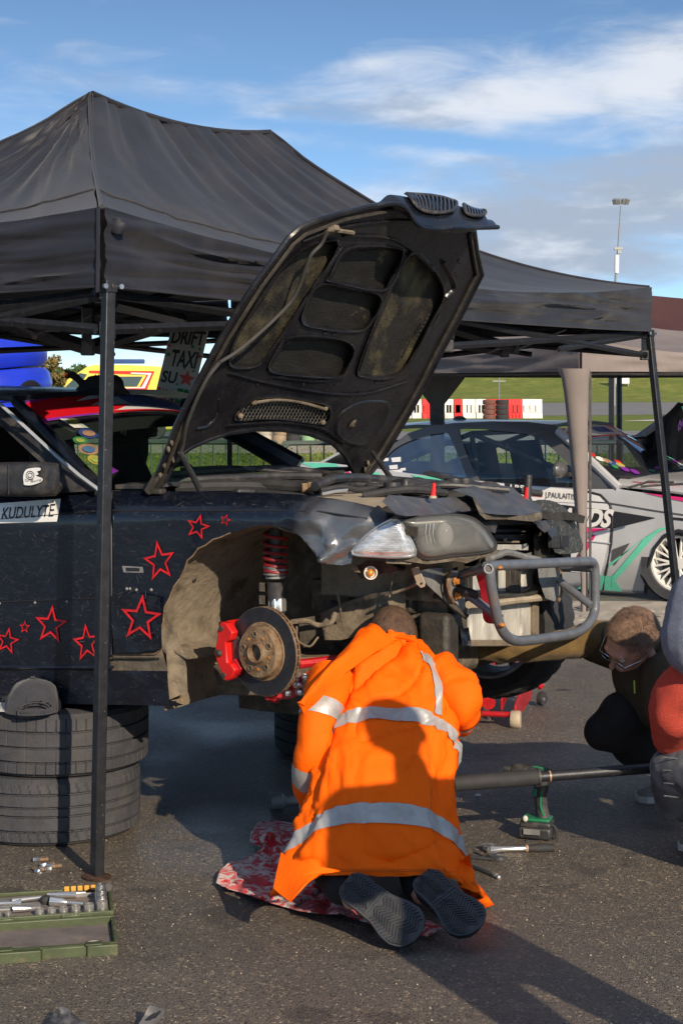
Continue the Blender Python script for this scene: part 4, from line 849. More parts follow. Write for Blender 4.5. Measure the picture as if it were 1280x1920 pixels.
# ---- far front wheel, turned on lock
fw = C(.15, 1.50, .705); m = MB(); prof = [(.225, -.10), (.27, -.115), (.302, -.10), (.312, -.06), (.313, 0), (.312, .06), (.302, .10), (.27, .115), (.225, .10)]
def tread(j, k, r): return -.007 if (j in (2, 3, 5, 6) and k % 3 == 0) else (-.006 if j == 4 and k % 6 == 0 else 0)
m.lathe(prof, fw, V((-.52, -.85, .0)), 96, tread, closed=True); fwo = part(m, 'front_wheel', 'rubber')
m = MB(); m.lathe([(.228, -.1), (.22, -.09), (.20, -.02), (.205, .07), (.228, .1), (.215, .1), (.19, -.01), (.21, -.1)], fw, V((-.52, -.85, 0)), 48, closed=True); part(m, 'rim', 'plate', fwo)
m = MB()
for k in range(10): a = 2*pi*k/10; ux = V((.85, -.52, 0)); q = ux*cos(a)+UP*sin(a); m.tube([fw+q*.03+V((.3, .49, 0))*.08, fw+q*.2+V((.3, .49, 0))*.05], [.022, .014], 6)
part(m, 'spoke', 'plate', fwo)
ctube([W(858, 1222, 6.7), W(905, 1224, 6.8), W(932, 1228, 6.9)], .014, 'tie_rod', 'plate'); part(MB().tube([W(933, 1210, 6.85), W(934, 1246, 6.85)], .012, 8), 'ball_joint_stud', 'chrome'); part(MB().lathe([(.001, -.012), (.022, -.01), (.022, .01), (.001, .012)], W(933, 1226, 6.84), UP, 12), 'ball_joint_nut', 'steel')
# ================================================================ nose of the car
def shrink0(p, k):
    cx = sum(a for a, _ in p)/len(p); cy = sum(c for _, c in p)/len(p)
    return [(a+(cx-a)*k/math.hypot(a-cx, c-cy), c+(cy-c)*k/math.hypot(a-cx, c-cy)) for a, c in p]
fcn = lambda off=0.: (lambda x, y, th: FC(x, y, off+th))
def bulge(poly, off, amp, fn=FC):                     # a surface that swells away from its outline
    xs = [p[0] for p in poly]; ys = [p[1] for p in poly]; cx, cy = (min(xs)+max(xs))/2, (min(ys)+max(ys))/2; sx_, sy_ = (max(xs)-min(xs))/2, (max(ys)-min(ys))/2
    def f(x, y, th):
        d = min(segd(x, y, poly[i], poly[(i+1) % len(poly)]) for i in range(len(poly))); k = min(1, d/16.)
        return fn(x, y, off-amp*math.sqrt(max(0, 1-(1-k)**2))+th)
    return f
corner = spl2([(661, 1039), (670, 1021), (688, 1003), (713, 985), (743, 973), (758, 990), (770, 1012), (778, 1040), (742, 1045), (700, 1043)], 3)
hl = part(MB().sheet([(x, y+1) for x, y in corner], lambda x, y, th: FC(x, y, .045+th), 0, .02), 'corner_light', 'chrome')
part(MB().sheet(corner, bulge(corner, -.004, .020), 5, .004), 'corner_lens', 'lensclear', hl, smooth=60)
b = MB()
for k in range(15): y = 985+k*3.6; x0 = interp([(985, 716), (1043, 672)], y)+18; x1 = interp([(985, 752), (1043, 768)], y)-4; b.tube([FC(lerp(x0, x1, j/5), y, -.024) for j in range(6)], .0014, 4)
part(b, 'lens_rib', 'lensclear', hl)
part(MB().tube([FC(x, y, -.012) for x, y in corner], .0045, 6, closed=True), 'lens_rim', 'chrome', hl)
part(MB().ball(FC(726, 1012, -.0), (.03, .02, .03), None, 14), 'bulb_reflector', 'chrome', hl)
main = spl2([(746, 973), (790, 968), (840, 965), (880, 970), (905, 986), (922, 1008), (929, 1028), (900, 1037), (850, 1042), (806, 1048), (784, 1040), (776, 1020), (764, 995)], 3)
hm = part(MB().sheet(main, lambda x, y, th: FC(x, y, .05+th), 0, .03), 'headlamp', 'grime')
part(MB().sheet(main, bulge(main, -.002, .030), 6, .004), 'headlamp_lens', 'lensfog', hm, smooth=70)
part(MB().ball(FC(833, 1004, .012), (.030, .022, .042), None, 16), 'lamp_sun_glint', 'hotspot', hm); part(MB().sheet(shrink0(main, 6), lambda x, y, th: FC(x, y, .030+th), 0, .002), 'headlamp_reflector', 'plate', hm)  # white ball added behind the lens as the sun's glint
for x in (799, 806, 813): part(MB().tube([FC(x, 982, -.034), FC(x-2, 1000, -.035), FC(x+1, 1018, -.034)], .0012, 4), 'projector_ring', 'chrome', hm)
b = MB(); b.tube([FC(x, y, -.006) for x, y in main], .005, 6, closed=True); part(b, 'headlamp_seal', 'rubber', hm)
part(MB().tube([FC(x, y, .0) for x, y in ((752, 976), (764, 988), (774, 1006), (781, 1030), (786, 1046))], .006, 6), 'lens_gap', 'ink', hm)
b = MB(); b.sheet([(775, 1040), (806, 1049), (850, 1043), (900, 1038), (930, 1028), (934, 1038), (900, 1046), (874, 1056), (850, 1052), (800, 1058), (760, 1052), (745, 1046)], lambda x, y, th: FC(x, y, .0+th+.012*noise.noise(V((x*.06, y*.1, 0)))), 8, .02); part(b, 'headlamp_bracket', 'dustdk')
part(MB().sheet([(722, 1045), (760, 1044), (776, 1050), (770, 1058), (724, 1056)], fcn(.01), 0, .02), 'headlamp_foot', 'dust'); part(MB().sheet([(728, 1048), (742, 1048), (742, 1053), (728, 1053)], fcn(.006), 0, .003), 'foot_slot', 'ink')
# dangling indicator with amber bulb on its rusty bracket
part(MB().sheet([(650, 1060), (672, 1060), (690, 1050), (716, 1052), (745, 1064), (742, 1074), (712, 1076), (700, 1088), (676, 1084), (664, 1070)], lambda x, y, th: S(x, y, .14+th+.02*noise.noise(V((x*.06, y*.06, 7)))), 8, .008), 'rusty_bracket', 'rustdk')
part(MB().sheet([(648, 1058), (668, 1060), (676, 1074), (664, 1072)], lambda x, y, th: S(x, y, .10+th), 8, .008), 'rust_flake', 'rust')
ind = part(MB().lathe([(.001, 0), (.022, 0), (.0235, .01), (.0225, .02), (.019, .02), (.016, .006), (.001, .004)], S(693, 1074, .11), V((.15, -1, .1)), 24), 'indicator_housing', 'bezel'); part(MB().ball(S(694, 1074, .092), (.012, .014, .013), None, 12), 'indicator_bulb', 'amber', ind)
# beige inner fender shelf behind the fender crown
b = MB(); b.sheet([(592, 930), (640, 921), (690, 924), (720, 925), (724, 940), (700, 952), (686, 950), (640, 940)], lambda x, y, th: W(x, y, 5.86+.016*(950-y))-UP*th, 10, .015); part(b, 'inner_wing_shelf', 'poster')
part(MB().tube([W(x, y, 6.15) for x, y in ((604, 926), (630, 921), (652, 919), (648, 924))], .006, 6), 'shelf_cable', 'chrome')
# black plastic slam-panel covers: upper front
def tp(x, y, t, th=0): return T(x, y, t) - D*th
def cover(poly, t0, slope, n, mt, cell=10, th=.012, amp=.012, seed=0): # sheet lying back from the nose, t falls as it rises
    y1 = max(p[1] for p in poly)
    return part(MB().sheet(poly, lambda x, y, h: T(x, y, t0-slope*(y1-y)+amp*noise.noise(V((x*.035, y*.05, seed)))-h), cell, th), n, mt, smooth=50)
cover([(716, 940), (728, 928), (760, 930), (800, 935), (850, 932), (880, 930), (898, 950), (880, 958), (840, 962), (790, 966), (760, 968), (742, 964)], .50, .0028, 'slam_panel_cover', 'cover', seed=1)
cover([(848, 918), (880, 912), (920, 906), (960, 914), (985, 934), (1012, 948), (1014, 960), (980, 966), (935, 965), (905, 962), (893, 940), (885, 932)], .60, .0040, 'intake_cover', 'cover', amp=.02, seed=2)
cover([(885, 932), (892, 934), (906, 962), (898, 963)], .63, .002, 'cover_fold', 'dustdk', 6, amp=.0)
cover([(896, 962), (935, 966), (985, 966), (1014, 960), (1016, 972), (1000, 978), (950, 974), (910, 974)], .60, .001, 'cover_lip', 'dustdk', amp=.02, seed=5)
cover([(900, 972), (926, 968), (932, 985), (928, 1000), (918, 996), (908, 986)], .56, .001, 'cover_lug', 'black', amp=.01, seed=8)
for p, w_ in (((1000, 968), 18), ((1018, 985), 16), ((1034, 998), 10)):
    cover([(p[0]-w_, p[1]-6), (p[0]+w_, p[1]-12), (p[0]+w_*.8, p[1]+8), (p[0]+2, p[1]+14), (p[0]-w_*.6, p[1]+4)], .56, .002, 'torn_trim', 'black', 5, amp=.05, seed=p[0])
# upper cross member, dark slots, radiator, frames
def fbox(x0, y0, x1, y1, t, th, n, mt, bev=.004): return part(MB().sheet([(x0, y0), (x1, y0), (x1, y1), (x0, y1)], lambda x, y, h: T(x, y, t)-D*h, 0, th), n, mt, bevel=bev)
fbox(900, 966, 1052, 1070, .36, .02, 'grille_backing', 'ink'); 
for i, (x0, y0, x1, y1, mt) in enumerate(((925, 992, 985, 998, 'black'), (928, 1002, 992, 1012, 'black'), (930, 1014, 975, 1018, 'dust'), (932, 1021, 990, 1032, 'alu'), (922, 976, 1000, 984, 'grime'))): fbox(x0, y0, x1, y1, .40+.01*i, .012, 'grille_slat', mt, .002)
def tb(pts, t, r, n, mt, seg=8, k=5): return part(MB().tube(spline([T(x, y, tt) for (x, y), tt in zip(pts, t if isinstance(t, (list, tuple)) else [t]*len(pts))], k), r, seg), n, mt)
tb([(915, 1048), (935, 1040), (950, 1036), (985, 1045), (1010, 1050)], .50, .013, 'support_strut', 'plate'); tb([(905, 1052), (940, 1044), (962, 1042), (1000, 1054), (1040, 1056)], .47, .016, 'support_strut', 'grime')
fbox(880, 1066, 1000, 1118, .41, .012, 'radiator_upper', 'alu', .003); fbox(872, 1128, 1008, 1208, .40, .03, 'radiator', 'alu', .004)
b = MB()
for k in range(34): x = lerp(884, 996, k/33); b.sheet([(x, 1132), (x+1.2, 1132), (x+1.2, 1200), (x, 1200)], lambda x_, y_, h: T(x_, y_, .406)-D*h, 0, .006)
part(b, 'radiator_fin', 'alu', smooth=0)
fbox(866, 1200, 1014, 1212, .415, .04, 'radiator_tank', 'dust', .004)
fbox(860, 1130, 876, 1212, .42, .04, 'radiator_side', 'dustdk'); fbox(1000, 1128, 1010, 1205, .42, .04, 'radiator_side', 'dust')
for x0, x1 in ((878, 886), (926, 934), (956, 966), (966, 976)): fbox(x0, 1062, x1, 1122, .43, .02, 'shutter_post', 'grime', .004)
tb([(878, 1134), (920, 1132), (960, 1126), (1000, 1122), (1040, 1118)], .45, .014, 'cooler_pipe', 'poster'); tb([(880, 1118), (930, 1116), (975, 1120), (1010, 1100), (1030, 1096)], .44, .018, 'lower_beam', 'grime')
cover([(1006, 1050), (1034, 1046), (1052, 1060), (1055, 1100), (1046, 1130), (1022, 1122), (1010, 1090)], .48, .0, 'far_bar_plate', 'plate', 12, .012, .0)
cover([(1000, 1000), (1022, 995), (1030, 1050), (1020, 1110), (1004, 1110)], .45, .0, 'far_upright', 'grime', 12, .03, .01)
tb([(1045, 1048), (1050, 1075), (1052, 1110), (1046, 1128)], .50, .006, 'plate_edge', 'rust')
# far headlamp seen from its side, scratched black
farl = spl2([(1000, 940), (1030, 938), (1056, 950), (1074, 972), (1086, 1002), (1092, 1030), (1070, 1038), (1040, 1036), (1036, 1010), (1034, 985), (1016, 965)], 3)
fh = part(MB().sheet(farl, lambda x, y, h: T(x, y, .50-.0009*max(0, x-1050)**1.25-.0000*y-h*1.), 7, .10), 'far_headlamp', 'fary', smooth=60)
fbox(1052, 1004, 1066, 1026, .515, .01, 'lamp_socket', 'ink', .002); fbox(1035, 985, 1050, 1028, .51, .02, 'lamp_frame', 'black', .004)
for i in range(14): x = rnd.uniform(900, 1060); y = rnd.uniform(975, 1050); s = rnd.uniform(4, 12); cover([(x, y), (x+s*1.6, y-s*.4), (x+s*1.3, y+s*.8), (x+s*.3, y+s)], rnd.uniform(.40, .5), .0, 'clip', rnd.choice(['black', 'dustdk', 'grime', 'plate']), 0, .02, .0)
tb([(1088, 1032), (1084, 1040), (1080, 1050), (1076, 1058)], .44, .004, 'loose_wire', 'rubber')
# chassis-leg plate, tow bracket, bull bar
cover([(786, 1070), (806, 1066), (842, 1064), (858, 1072), (870, 1100), (872, 1136), (868, 1148), (850, 1146), (838, 1130), (815, 1110), (800, 1096)], .46, .0002, 'chassis_leg_plate', 'plate', 12, .03, .003)
cover([(842, 1072), (856, 1070), (868, 1086), (872, 1110), (872, 1132), (860, 1136), (848, 1126), (840, 1106)], .485, 0, 'mount_plate', 'plate', 0, .014, 0)
tb([(843, 1072), (839, 1092), (842, 1112), (850, 1130)], .49, .006, 'plate_edge', 'rust')
for x, y in ((852, 1090), (855, 1117)):
    part(MB().lathe([(.001, .016), (.009, .016), (.0105, .012), (.0105, .004), (.015, .003), (.015, 0), (.001, 0)], T(x, y, .492), D, 6), 'mount_bolt', 'amber2')
part(MB().sheet([(770, 1066), (784, 1062), (797, 1092), (796, 1100), (788, 1103), (781, 1096)], lambda x, y, h: S(x, y, .20+h), 0, .008), 'tow_tab', 'poster', bevel=.003); part(MB().lathe([(.0005, 0), (.004, 0), (.004, .001), (.0005, .001)], S(790, 1094, .198), -A, 10), 'tab_hole', 'ink')
for i, (x0, y0, x1, y1, mt) in enumerate(((818, 1148, 866, 1168, 'dustdk'), (860, 1160, 880, 1212, 'plate'), (770, 1112, 840, 1150, 'grime'), (740, 1060, 830, 1070, 'grime'), (880, 1206, 900, 1216, 'dustdk'))): fbox(x0, y0, x1, y1, .36-.02*i, .05, 'front_bracket', mt, .01)
part(MB().tube([T(775, 1152, .3), T(790, 1150, .3)], .014, 8), 'frost_plug', 'poster')
cover([(862, 1180), (878, 1176), (884, 1212), (866, 1212)], .47, 0, 'crushed_duct', 'steeld', 5, .02, .05)
bb = thing('bull_bar', 'blue-grey welded tube bar bolted to the front of the black car', 'bull bar', T(1015, 1130, .65))
def bt(pts, t, r, n='tube', k=6, closed=False, mt='bar'):
    return part(MB().tube(spline([T(x, y, tt) for (x, y), tt in zip(pts, t)], k, closed), r, 14, closed), n, mt, bb)
R_ = .0178
lp = [(1000, 1057), (1090, 1053), (1106, 1053), (1113, 1060), (1115, 1085), (1115, 1130), (1112, 1152), (1100, 1172), (1078, 1187), (1040, 1194), (985, 1201), (962, 1200), (945, 1188), (934, 1165), (926, 1130), (919, 1090), (917, 1064)]
bt(lp, [.65]*len(lp), R_)
bt([(912, 1062), (935, 1060), (1003, 1057)], [.65, .65, .65], R_, k=3)
bt([(866, 1078), (890, 1070), (914, 1066)], [.50, .58, .648], R_*.95, k=3)
b = MB(); b.lathe([(.0125, 0), (R_*.96, 0), (R_*.96, .02), (.0125, .02)], T(911.5, 1067.5, .66), (T(915, 1064, .68)-T(866, 1078, .5)).normalized(), 16, closed=True); part(b, 'open_tube_end', 'bar', bb); part(MB().lathe([(.001, .012), (.0125, .012), (.0125, .0), (.001, 0)], T(911.5, 1067.5, .66), (T(915, 1064, .68)-T(866, 1078, .5)).normalized(), 14), 'tube_bore', 'ink', bb)
bt([(866, 1108), (900, 1132), (938, 1160)], [.50, .57, .648], R_*.85, k=3); bt([(1046, 1088), (1075, 1110), (1108, 1136)], [.50, .57, .648], R_*.85, k=3); bt([(1050, 1062), (1080, 1064), (1112, 1066)], [.50, .57, .648], R_*.85, k=3)
bt([(866, 1108), (864, 1080)], [.495, .495], .012)
b = MB(); b.sheet(spl2([(906, 1075), (914, 1078), (922, 1100), (926, 1130), (934, 1160), (930, 1170), (920, 1160), (918, 1130), (914, 1105)], 3), lambda x, y, h: T(x, y, .60)-D*h, 8, .03); part(b, 'tow_strap', 'strapred', smooth=60)
for x, y in ((918, 1066), (935, 1064), (940, 1172)): part(MB().ball(T(x, y, .665), (.014, .010, .008), CARM, 10, lambda q: 1+.3*noise.noise(q*4)), 'weld_rust', 'amber2', bb)
# red latches and black stub on the slam panel
for x, y0, y1 in ((812, 934, 906), (986, 940, 914)):
    o = part(MB().tube([T(x-1, y0, .45), T(x+1, y1, .45)], [.010, .006], 8), 'bonnet_pin', 'red'); part(MB().lathe([(.001, 0), (.014, 0), (.013, .008), (.001, .01)], T(x-1, y0, .45), UP, 12), 'pin_base', 'poster', o)
part(MB().tube([T(988, 938, .40), T(990, 891, .40)], .0145, 14), 'stub_pipe', 'black')
# ================================================================ open bonnet
E1 = (D*.60+UP*.86).normalized(); HNORM = (D*.86-UP*.60).normalized(); HP = C(-.53, .8, 1.287)
def Hh(x, y, off=0.): return hit(x, y, HP+HNORM*off, HNORM)
def Z(*p): return [(260+x/1.829, 360+y/1.829) for x, y in p]
outl = [(284, 916), (300, 880), (330, 800), (352, 755), (385, 690), (420, 625), (450, 575), (480, 530), (510, 490), (540, 448), (562, 428), (590, 415), (640, 400), (690, 388), (736, 382), (766, 394), (782, 420), (800, 428), (850, 431), (888, 432), (893, 470), (903, 515), (880, 560), (860, 600), (830, 655), (800, 715), (770, 770), (740, 820), (716, 860), (696, 885), (672, 898),
        (660, 880), (645, 852), (620, 828), (580, 813), (530, 805), (480, 804), (430, 811), (390, 824), (358, 838), (338, 852), (325, 872), (306, 905)]
def crown(x, y): return .0
hood = part(MB().sheet(outl, lambda x, y, th: Hh(x, y, -.035-th), 30, .004), 'bonnet', 'paint', smooth=50)
O1 = spl2(Z((560, 200), (640, 172), (683, 185), (600, 330), (520, 450), (440, 560), (400, 598), (330, 602), (312, 572), (340, 490), (420, 365), (480, 275)), 3)
O2 = spl2(Z((705, 205), (790, 190), (880, 195), (905, 215), (860, 325), (800, 335), (735, 322), (650, 305), (660, 285)), 3)
O3 = spl2(Z((600, 335), (650, 318), (735, 335), (808, 350), (832, 378), (800, 440), (750, 478), (590, 462), (562, 435), (575, 390)), 3)
O4 = spl2(Z((510, 505), (600, 500), (700, 512), (738, 545), (712, 605), (682, 636), (560, 630), (475, 622), (448, 600), (480, 540)), 3)
O5 = spl2(Z((935, 212), (1000, 255), (1040, 320), (1042, 370), (1000, 450), (960, 530), (905, 612), (850, 638), (775, 633), (752, 612), (800, 480), (860, 340)), 3)
O6 = spl2(Z((390, 716), (480, 706), (620, 726), (655, 748), (645, 790), (600, 795), (480, 778), (350, 785), (335, 765)), 3)
holes = [O1, O2, O3, O4, O5, O6]
fr = part(MB().sheet(outl, lambda x, y, th: Hh(x, y, .004-th), 0, .012, holes=holes), 'bonnet_frame', 'hood', hood, smooth=0)
def shrink(p, k):
    cx = sum(a for a, _ in p)/len(p); cy = sum(c for _, c in p)/len(p); out = []
    for a, c in p:
        d = math.hypot(a-cx, c-cy); out.append((a+(cx-a)*k/d, c+(cy-c)*k/d))
    return out
for i, o in enumerate(holes):
    lp0 = shrink(o, -5); lp1 = o; lp2 = shrink(o, 3); lp3 = shrink(o, 7)
    b = MB(); n = len(o); b.rings([[Hh(x, y, .004) for x, y in lp0], [Hh(x, y, .014) for x, y in shrink(o, -2)], [Hh(x, y, .012) for x, y in lp1], [Hh(x, y, -.006) for x, y in lp2], [Hh(x, y, -.030) for x, y in lp3]], cap=False)
    part(b, 'rib_lip', 'hood', hood, smooth=80)
    if i != 5: part(MB().sheet(shrink(o, 3), lambda x, y, th: Hh(x, y, -.026+.006*noise.noise(V((x*.03, y*.03, i)))-th), 8, .003), 'insulation' if i in (0, 3, 4) else 'bonnet_skin', 'foam' if i in (0, 4) else 'foam2', hood, smooth=80)
# rolled edge all round and inner stiffening creases
part(MB().tube([Hh(x, y, .0) for x, y in outl], .011, 7, closed=True), 'rolled_edge', 'hood', hood)
le = [(292, 912), (334, 802), (388, 694), (424, 629), (484, 534), (544, 454), (566, 436), (640, 408), (732, 390)]
part(MB().tube([Hh(x+6, y+4, .010) for x, y in le], .007, 6), 'seam_bead', 'grime', hood)
re = [(880, 436), (886, 474), (893, 515), (870, 560), (850, 600), (820, 655), (790, 715), (760, 770), (730, 820), (706, 860), (686, 886)]
part(MB().tube([Hh(x, y, .010) for x, y in re], .008, 6), 'seam_bead', 'grime', hood)
for pts, r in ((Z((560, 170), (700, 120), (860, 100), (930, 100)), .008), (Z((700, 150), (860, 160), (960, 220), (1010, 270)), .010), (Z((1040, 240), (1080, 320), (1050, 360)), .014), (Z((305, 620), (440, 655), (640, 690), (780, 690), (920, 650)), .008),
               (Z((300, 800), (480, 790), (620, 810), (700, 860)), .009), (Z((275, 710), (272, 760), (240, 800), (200, 810)), .006), (Z((445, 600), (520, 460), (600, 330), (700, 190)), .010), (Z((752, 612), (790, 500), (850, 340), (915, 215)), .009), (Z((460, 635), (600, 650), (700, 640)), .006)):
    part(MB().tube(spline([Hh(x, y, .006) for x, y in pts], 6), r, 8, flat=.6), 'pressed_rib', 'hood', hood)
rp = spl2(Z((690, 770), (760, 725), (850, 725), (850, 780), (795, 860), (740, 868), (682, 835)), 3); b = MB()
b.rings([[Hh(x, y, .004) for x, y in shrink(rp, -4)], [Hh(x, y, .011) for x, y in rp], [Hh(x, y, .009) for x, y in shrink(rp, 3)], [Hh(x, y, .006) for x, y in shrink(rp, 7)]]); part(b, 'pressed_pocket', 'hood', hood, smooth=80)
part(MB().lathe([(.001, .002), (.010, .008), (.016, .004), (.022, .001), (.001, 0)], Hh(*Z((733, 795))[0], .008), HNORM, 18), 'bump_stop', 'dustdk', hood)
# vent mesh: diagonal wires
b = MB(); cx = [p[0] for p in O6]; 
for s in (-1, 1):
    for k in range(-12, 30):
        x0 = min(cx)+k*6.5
        pts = [(x0+s*q*.55+(0 if s > 0 else 22), 745+q) for q in range(-2, 50, 3)]
        ins = []
        for x, y in pts:
            c = False; j = len(O6)-1
            for i in range(len(O6)):
                xi, yi = O6[i]; xj, yj = O6[j]
                if (yi > y) != (yj > y) and x < (xj-xi)*(y-yi)/(yj-yi)+xi: c = not c
                j = i
            if c: ins.append((x, y))
        if len(ins) > 1: b.tube([Hh(ins[0][0], ins[0][1], -.004), Hh(ins[-1][0], ins[-1][1], -.004)], .0016, 4)
part(b, 'vent_mesh', 'mesh', hood); part(MB().sheet(O6, lambda x, y, th: Hh(x, y, -.028-th), 0, .003), 'vent_cavity', 'foam2', hood)
b = MB(); b.tube(spline([Hh(x, y, .008) for x, y in Z((395, 722), (480, 712), (560, 722), (640, 745))], 5), .006, 6); part(b, 'vent_trim', 'dust', hood)
for x, y in Z((395, 722), (640, 742), (350, 768), (632, 790)): part(MB().ball(Hh(x, y, .008), .011, None, 8), 'vent_screw', 'dust', hood)
def slot(x, y, l, a, w=2.2):
    x, y = Z((x, y))[0]; dx, dy = cos(radians(a)), sin(radians(a)); p = [(x-dx*l-dy*w, y-dy*l+dx*w), (x+dx*l-dy*w, y+dy*l+dx*w), (x+dx*l+dy*w, y+dy*l-dx*w), (x-dx*l+dy*w, y-dy*l-dx*w)]
    part(MB().sheet(p, lambda a_, c, th: Hh(a_, c, .007-th), 0, .002), 'frame_slot', 'ink', hood)
for a in ((337, 598, 8, 3), (490, 634, 9, 0), (638, 651, 8, 6), (826, 655, 9, 0), (640, 485, 4, 5), (672, 488, 4, 5), (1022, 440, 13, -58), (955, 560, 13, -58), (980, 120, 5, 10), (1100, 240, 4, 60), (1090, 285, 4, 60), (408, 660, 3, 80), (565, 660, 3, 80), (760, 690, 3, 70)): slot(*a)
for k in range(9): x, y = lerp(V((1000, 420, 0)), V((940, 530, 0)), k/8).to_2d(); part(MB().ball(Hh(*Z((x-6, y))[0], .008), (.006, .006, .004), None, 6), 'sealant_blob', 'hood', hood)
ctube([Hh(x, y, .03) for x, y in Z((648, 134), (625, 180), (592, 215), (572, 262), (548, 330), (515, 385), (430, 470), (340, 545), (278, 584))], .0062, 'washer_hose', 'hose', 8, 5, hood); ctube([Hh(x, y, .03) for x, y in Z((278, 584), (235, 640), (200, 710), (165, 800), (152, 870), (140, 905))], .0065, 'washer_hose', 'hose', 8, 5, hood)
part(MB().box(Hh(*Z((662, 130))[0], .02), (.05, .03, .02), CARM@rot(y=-20)), 'hose_clip', 'dust', hood, bevel=.004); part(MB().tube([Hh(*Z((655, 128))[0], .03), Hh(*Z((735, 140))[0], .01)], .008, 6), 'latch_rod', 'dust', hood)
# nose of the bonnet with its kidney grilles
r0 = [(650, 397, 6.19), (690, 387, 6.27), (730, 377, 6.38), (775, 371, 6.50), (822, 374, 6.62), (858, 388, 6.72), (890, 404, 6.82), (912, 412, 6.88)]
r1 = [(690, 389, 6.18), (738, 382, 6.22), (765, 394, 6.25), (783, 421, 6.28), (812, 429, 6.36), (855, 427, 6.42), (892, 427, 6.54), (933, 426, 6.66)]
a0 = spline([W(*p) for p in r0], 6); a1 = spline([W(*p) for p in r1], 6); rows = []
for k in range(9):
    kk = k/8; rows.append([lerp(p, q, kk)+UP*.035*sin(pi*kk)*(1 if 8 < i < 40 else .3)+V((0, -.01, 0))*sin(pi*kk) for i, (p, q) in enumerate(zip(a0, a1))])
nose = part(MB().loft(rows, -.006), 'bonnet_nose', 'paint', hood, smooth=60)
part(MB().tube(rows[-1], .009, 8), 'nose_lip', 'paint', nose); 
b = MB(); back = [Hh(x, y, -.02) for x, y in ((736, 384), (766, 396), (782, 421), (800, 429), (850, 432), (888, 433))]; fr_ = [W(740, 383, 6.22), W(766, 395, 6.25), W(784, 422, 6.28), W(812, 431, 6.36), W(855, 430, 6.44), W(890, 430, 6.54)]; b.loft([back, fr_], .006); part(b, 'nose_underside', 'hood', nose)
def nz(a, c):  # a along, c across 0..1
    i = a*(len(rows[0])-1); j = c*8; i0, j0 = min(int(i), len(rows[0])-2), min(int(j), 7); fi, fj = i-i0, j-j0
    return lerp(lerp(rows[j0][i0], rows[j0][i0+1], fi), lerp(rows[j0+1][i0], rows[j0+1][i0+1], fi), fj)
up = lambda a, c: (nz(min(.99, a+.02), c)-nz(a-.02, c)).cross(nz(a, min(.98, c+.05))-nz(a, max(0, c-.05))).normalized()
for a0_, a1_, n_ in ((.36, .70, 12), (.75, .92, 7)):
    def kid(t_): t_ = t_*2*pi; return lerp(a0_, a1_, .5+.5*cos(t_)*abs(cos(t_))**-.3 if abs(cos(t_)) > .01 else .5), .5+.42*sin(t_)
    ring = []
    for i in range(28):
        th = 2*pi*i/28; ca, sa = cos(th), sin(th); a_ = lerp(a0_, a1_, .5+.5*math.copysign(abs(ca)**.6, ca)); c_ = .46+.30*math.copysign(abs(sa)**.6, sa); n = up(a_, c_); n = n if n.z > 0 else -n; ring.append(nz(a_, c_)+n*.012)
    kd = part(MB().tube(ring, .0065, 8, closed=True), 'kidney_grille', 'black', nose)
    b = MB(); q = [p-UP*.006 for p in ring]; b.add(q, [list(range(len(q)))]); part(b, 'grille_void', 'ink', kd, smooth=0)
    for k in range(n_):
        a_ = lerp(a0_, a1_, (k+.8)/(n_+.6)); pts = []
        for j in range(5): c_ = .19+.54*j/4; n = up(a_-.03+.04*c_, c_); n = n if n.z > 0 else -n; pts.append(nz(a_-.02+.03*c_, c_)+n*.012)
        part(MB().tube(pts, .0035, 5), 'grille_slat', 'slat', kd)
# hinges and gas struts
part(MB().tube([Hh(*Z((142, 892))[0], .03), W(375, 918, 6.25)], [.0095, .012], 10), 'gas_strut', 'black', hood); part(MB().tube([Hh(*Z((800, 892))[0], .02), W(738, 904, 7.2)], [.009, .012], 10), 'gas_strut', 'black', hood)
for (x, y, w_) in ((292, 905, .12), (683, 884, 1.5)):
    p = Hh(x, y, .0); part(MB().box(p, (.03, .05, .09), CARM@rot(y=35)), 'hinge_bracket', 'grime', hood, bevel=.006); part(MB().box(p-UP*.03, (.07, .04, .02), CARM), 'hinge_bracket', 'grime', hood, bevel=.006)
for x, y in ((322, 830), (316, 842), (325, 862), (308, 872), (300, 890), (690, 868), (684, 880)): part(MB().ball(Hh(x, y, .010), (.007, .008, .012), None, 8, lambda q: 1+.3*noise.noise(q*3)), 'hinge_bolt', 'dustdk', hood)
# ================================================================ engine bay top and scuttle
def bay(pts, r, n, mt, k=6, seg=8): return part(MB().tube(spline([W(*p) for p in pts], k), r, seg), n, mt)
b = MB(); b.loft([[C(t, w, 1.235-.10*max(0, t-.1)-.10*max(0, w-1.0)+.012*noise.noise(V((t*6, w*6, 3)))-(.03 if t > -.4 else 0)) for w in [.07+.1*i for i in range(16)]] for t in [-.62+.07*i for i in range(17)]], .03); part(b, 'engine_bay_deck', 'grime', smooth=60)
bay([(470, 915, 6.5), (500, 908, 6.45), (560, 912, 6.4), (610, 905, 6.35), (680, 902, 6.6), (760, 908, 6.8)], .022, 'air_hose', 'rubber'); bay([(330, 915, 6.4), (400, 912, 6.4), (470, 912, 6.45), (520, 916, 6.45)], .022, 'scuttle_seal', 'rubber')
bay([(300, 905, 6.6), (400, 898, 6.7), (520, 893, 6.9), (600, 893, 7.0)], .016, 'scuttle_seal', 'black'); bay([(320, 890, 6.8), (420, 883, 7.0), (520, 878, 7.2), (585, 884, 7.3), (640, 893, 7.2)], .014, 'wiper_cowl', 'black'); bay([(340, 880, 6.9), (430, 876, 7.1), (500, 882, 7.1), (560, 888, 7.1)], .008, 'wiper_arm', 'black')
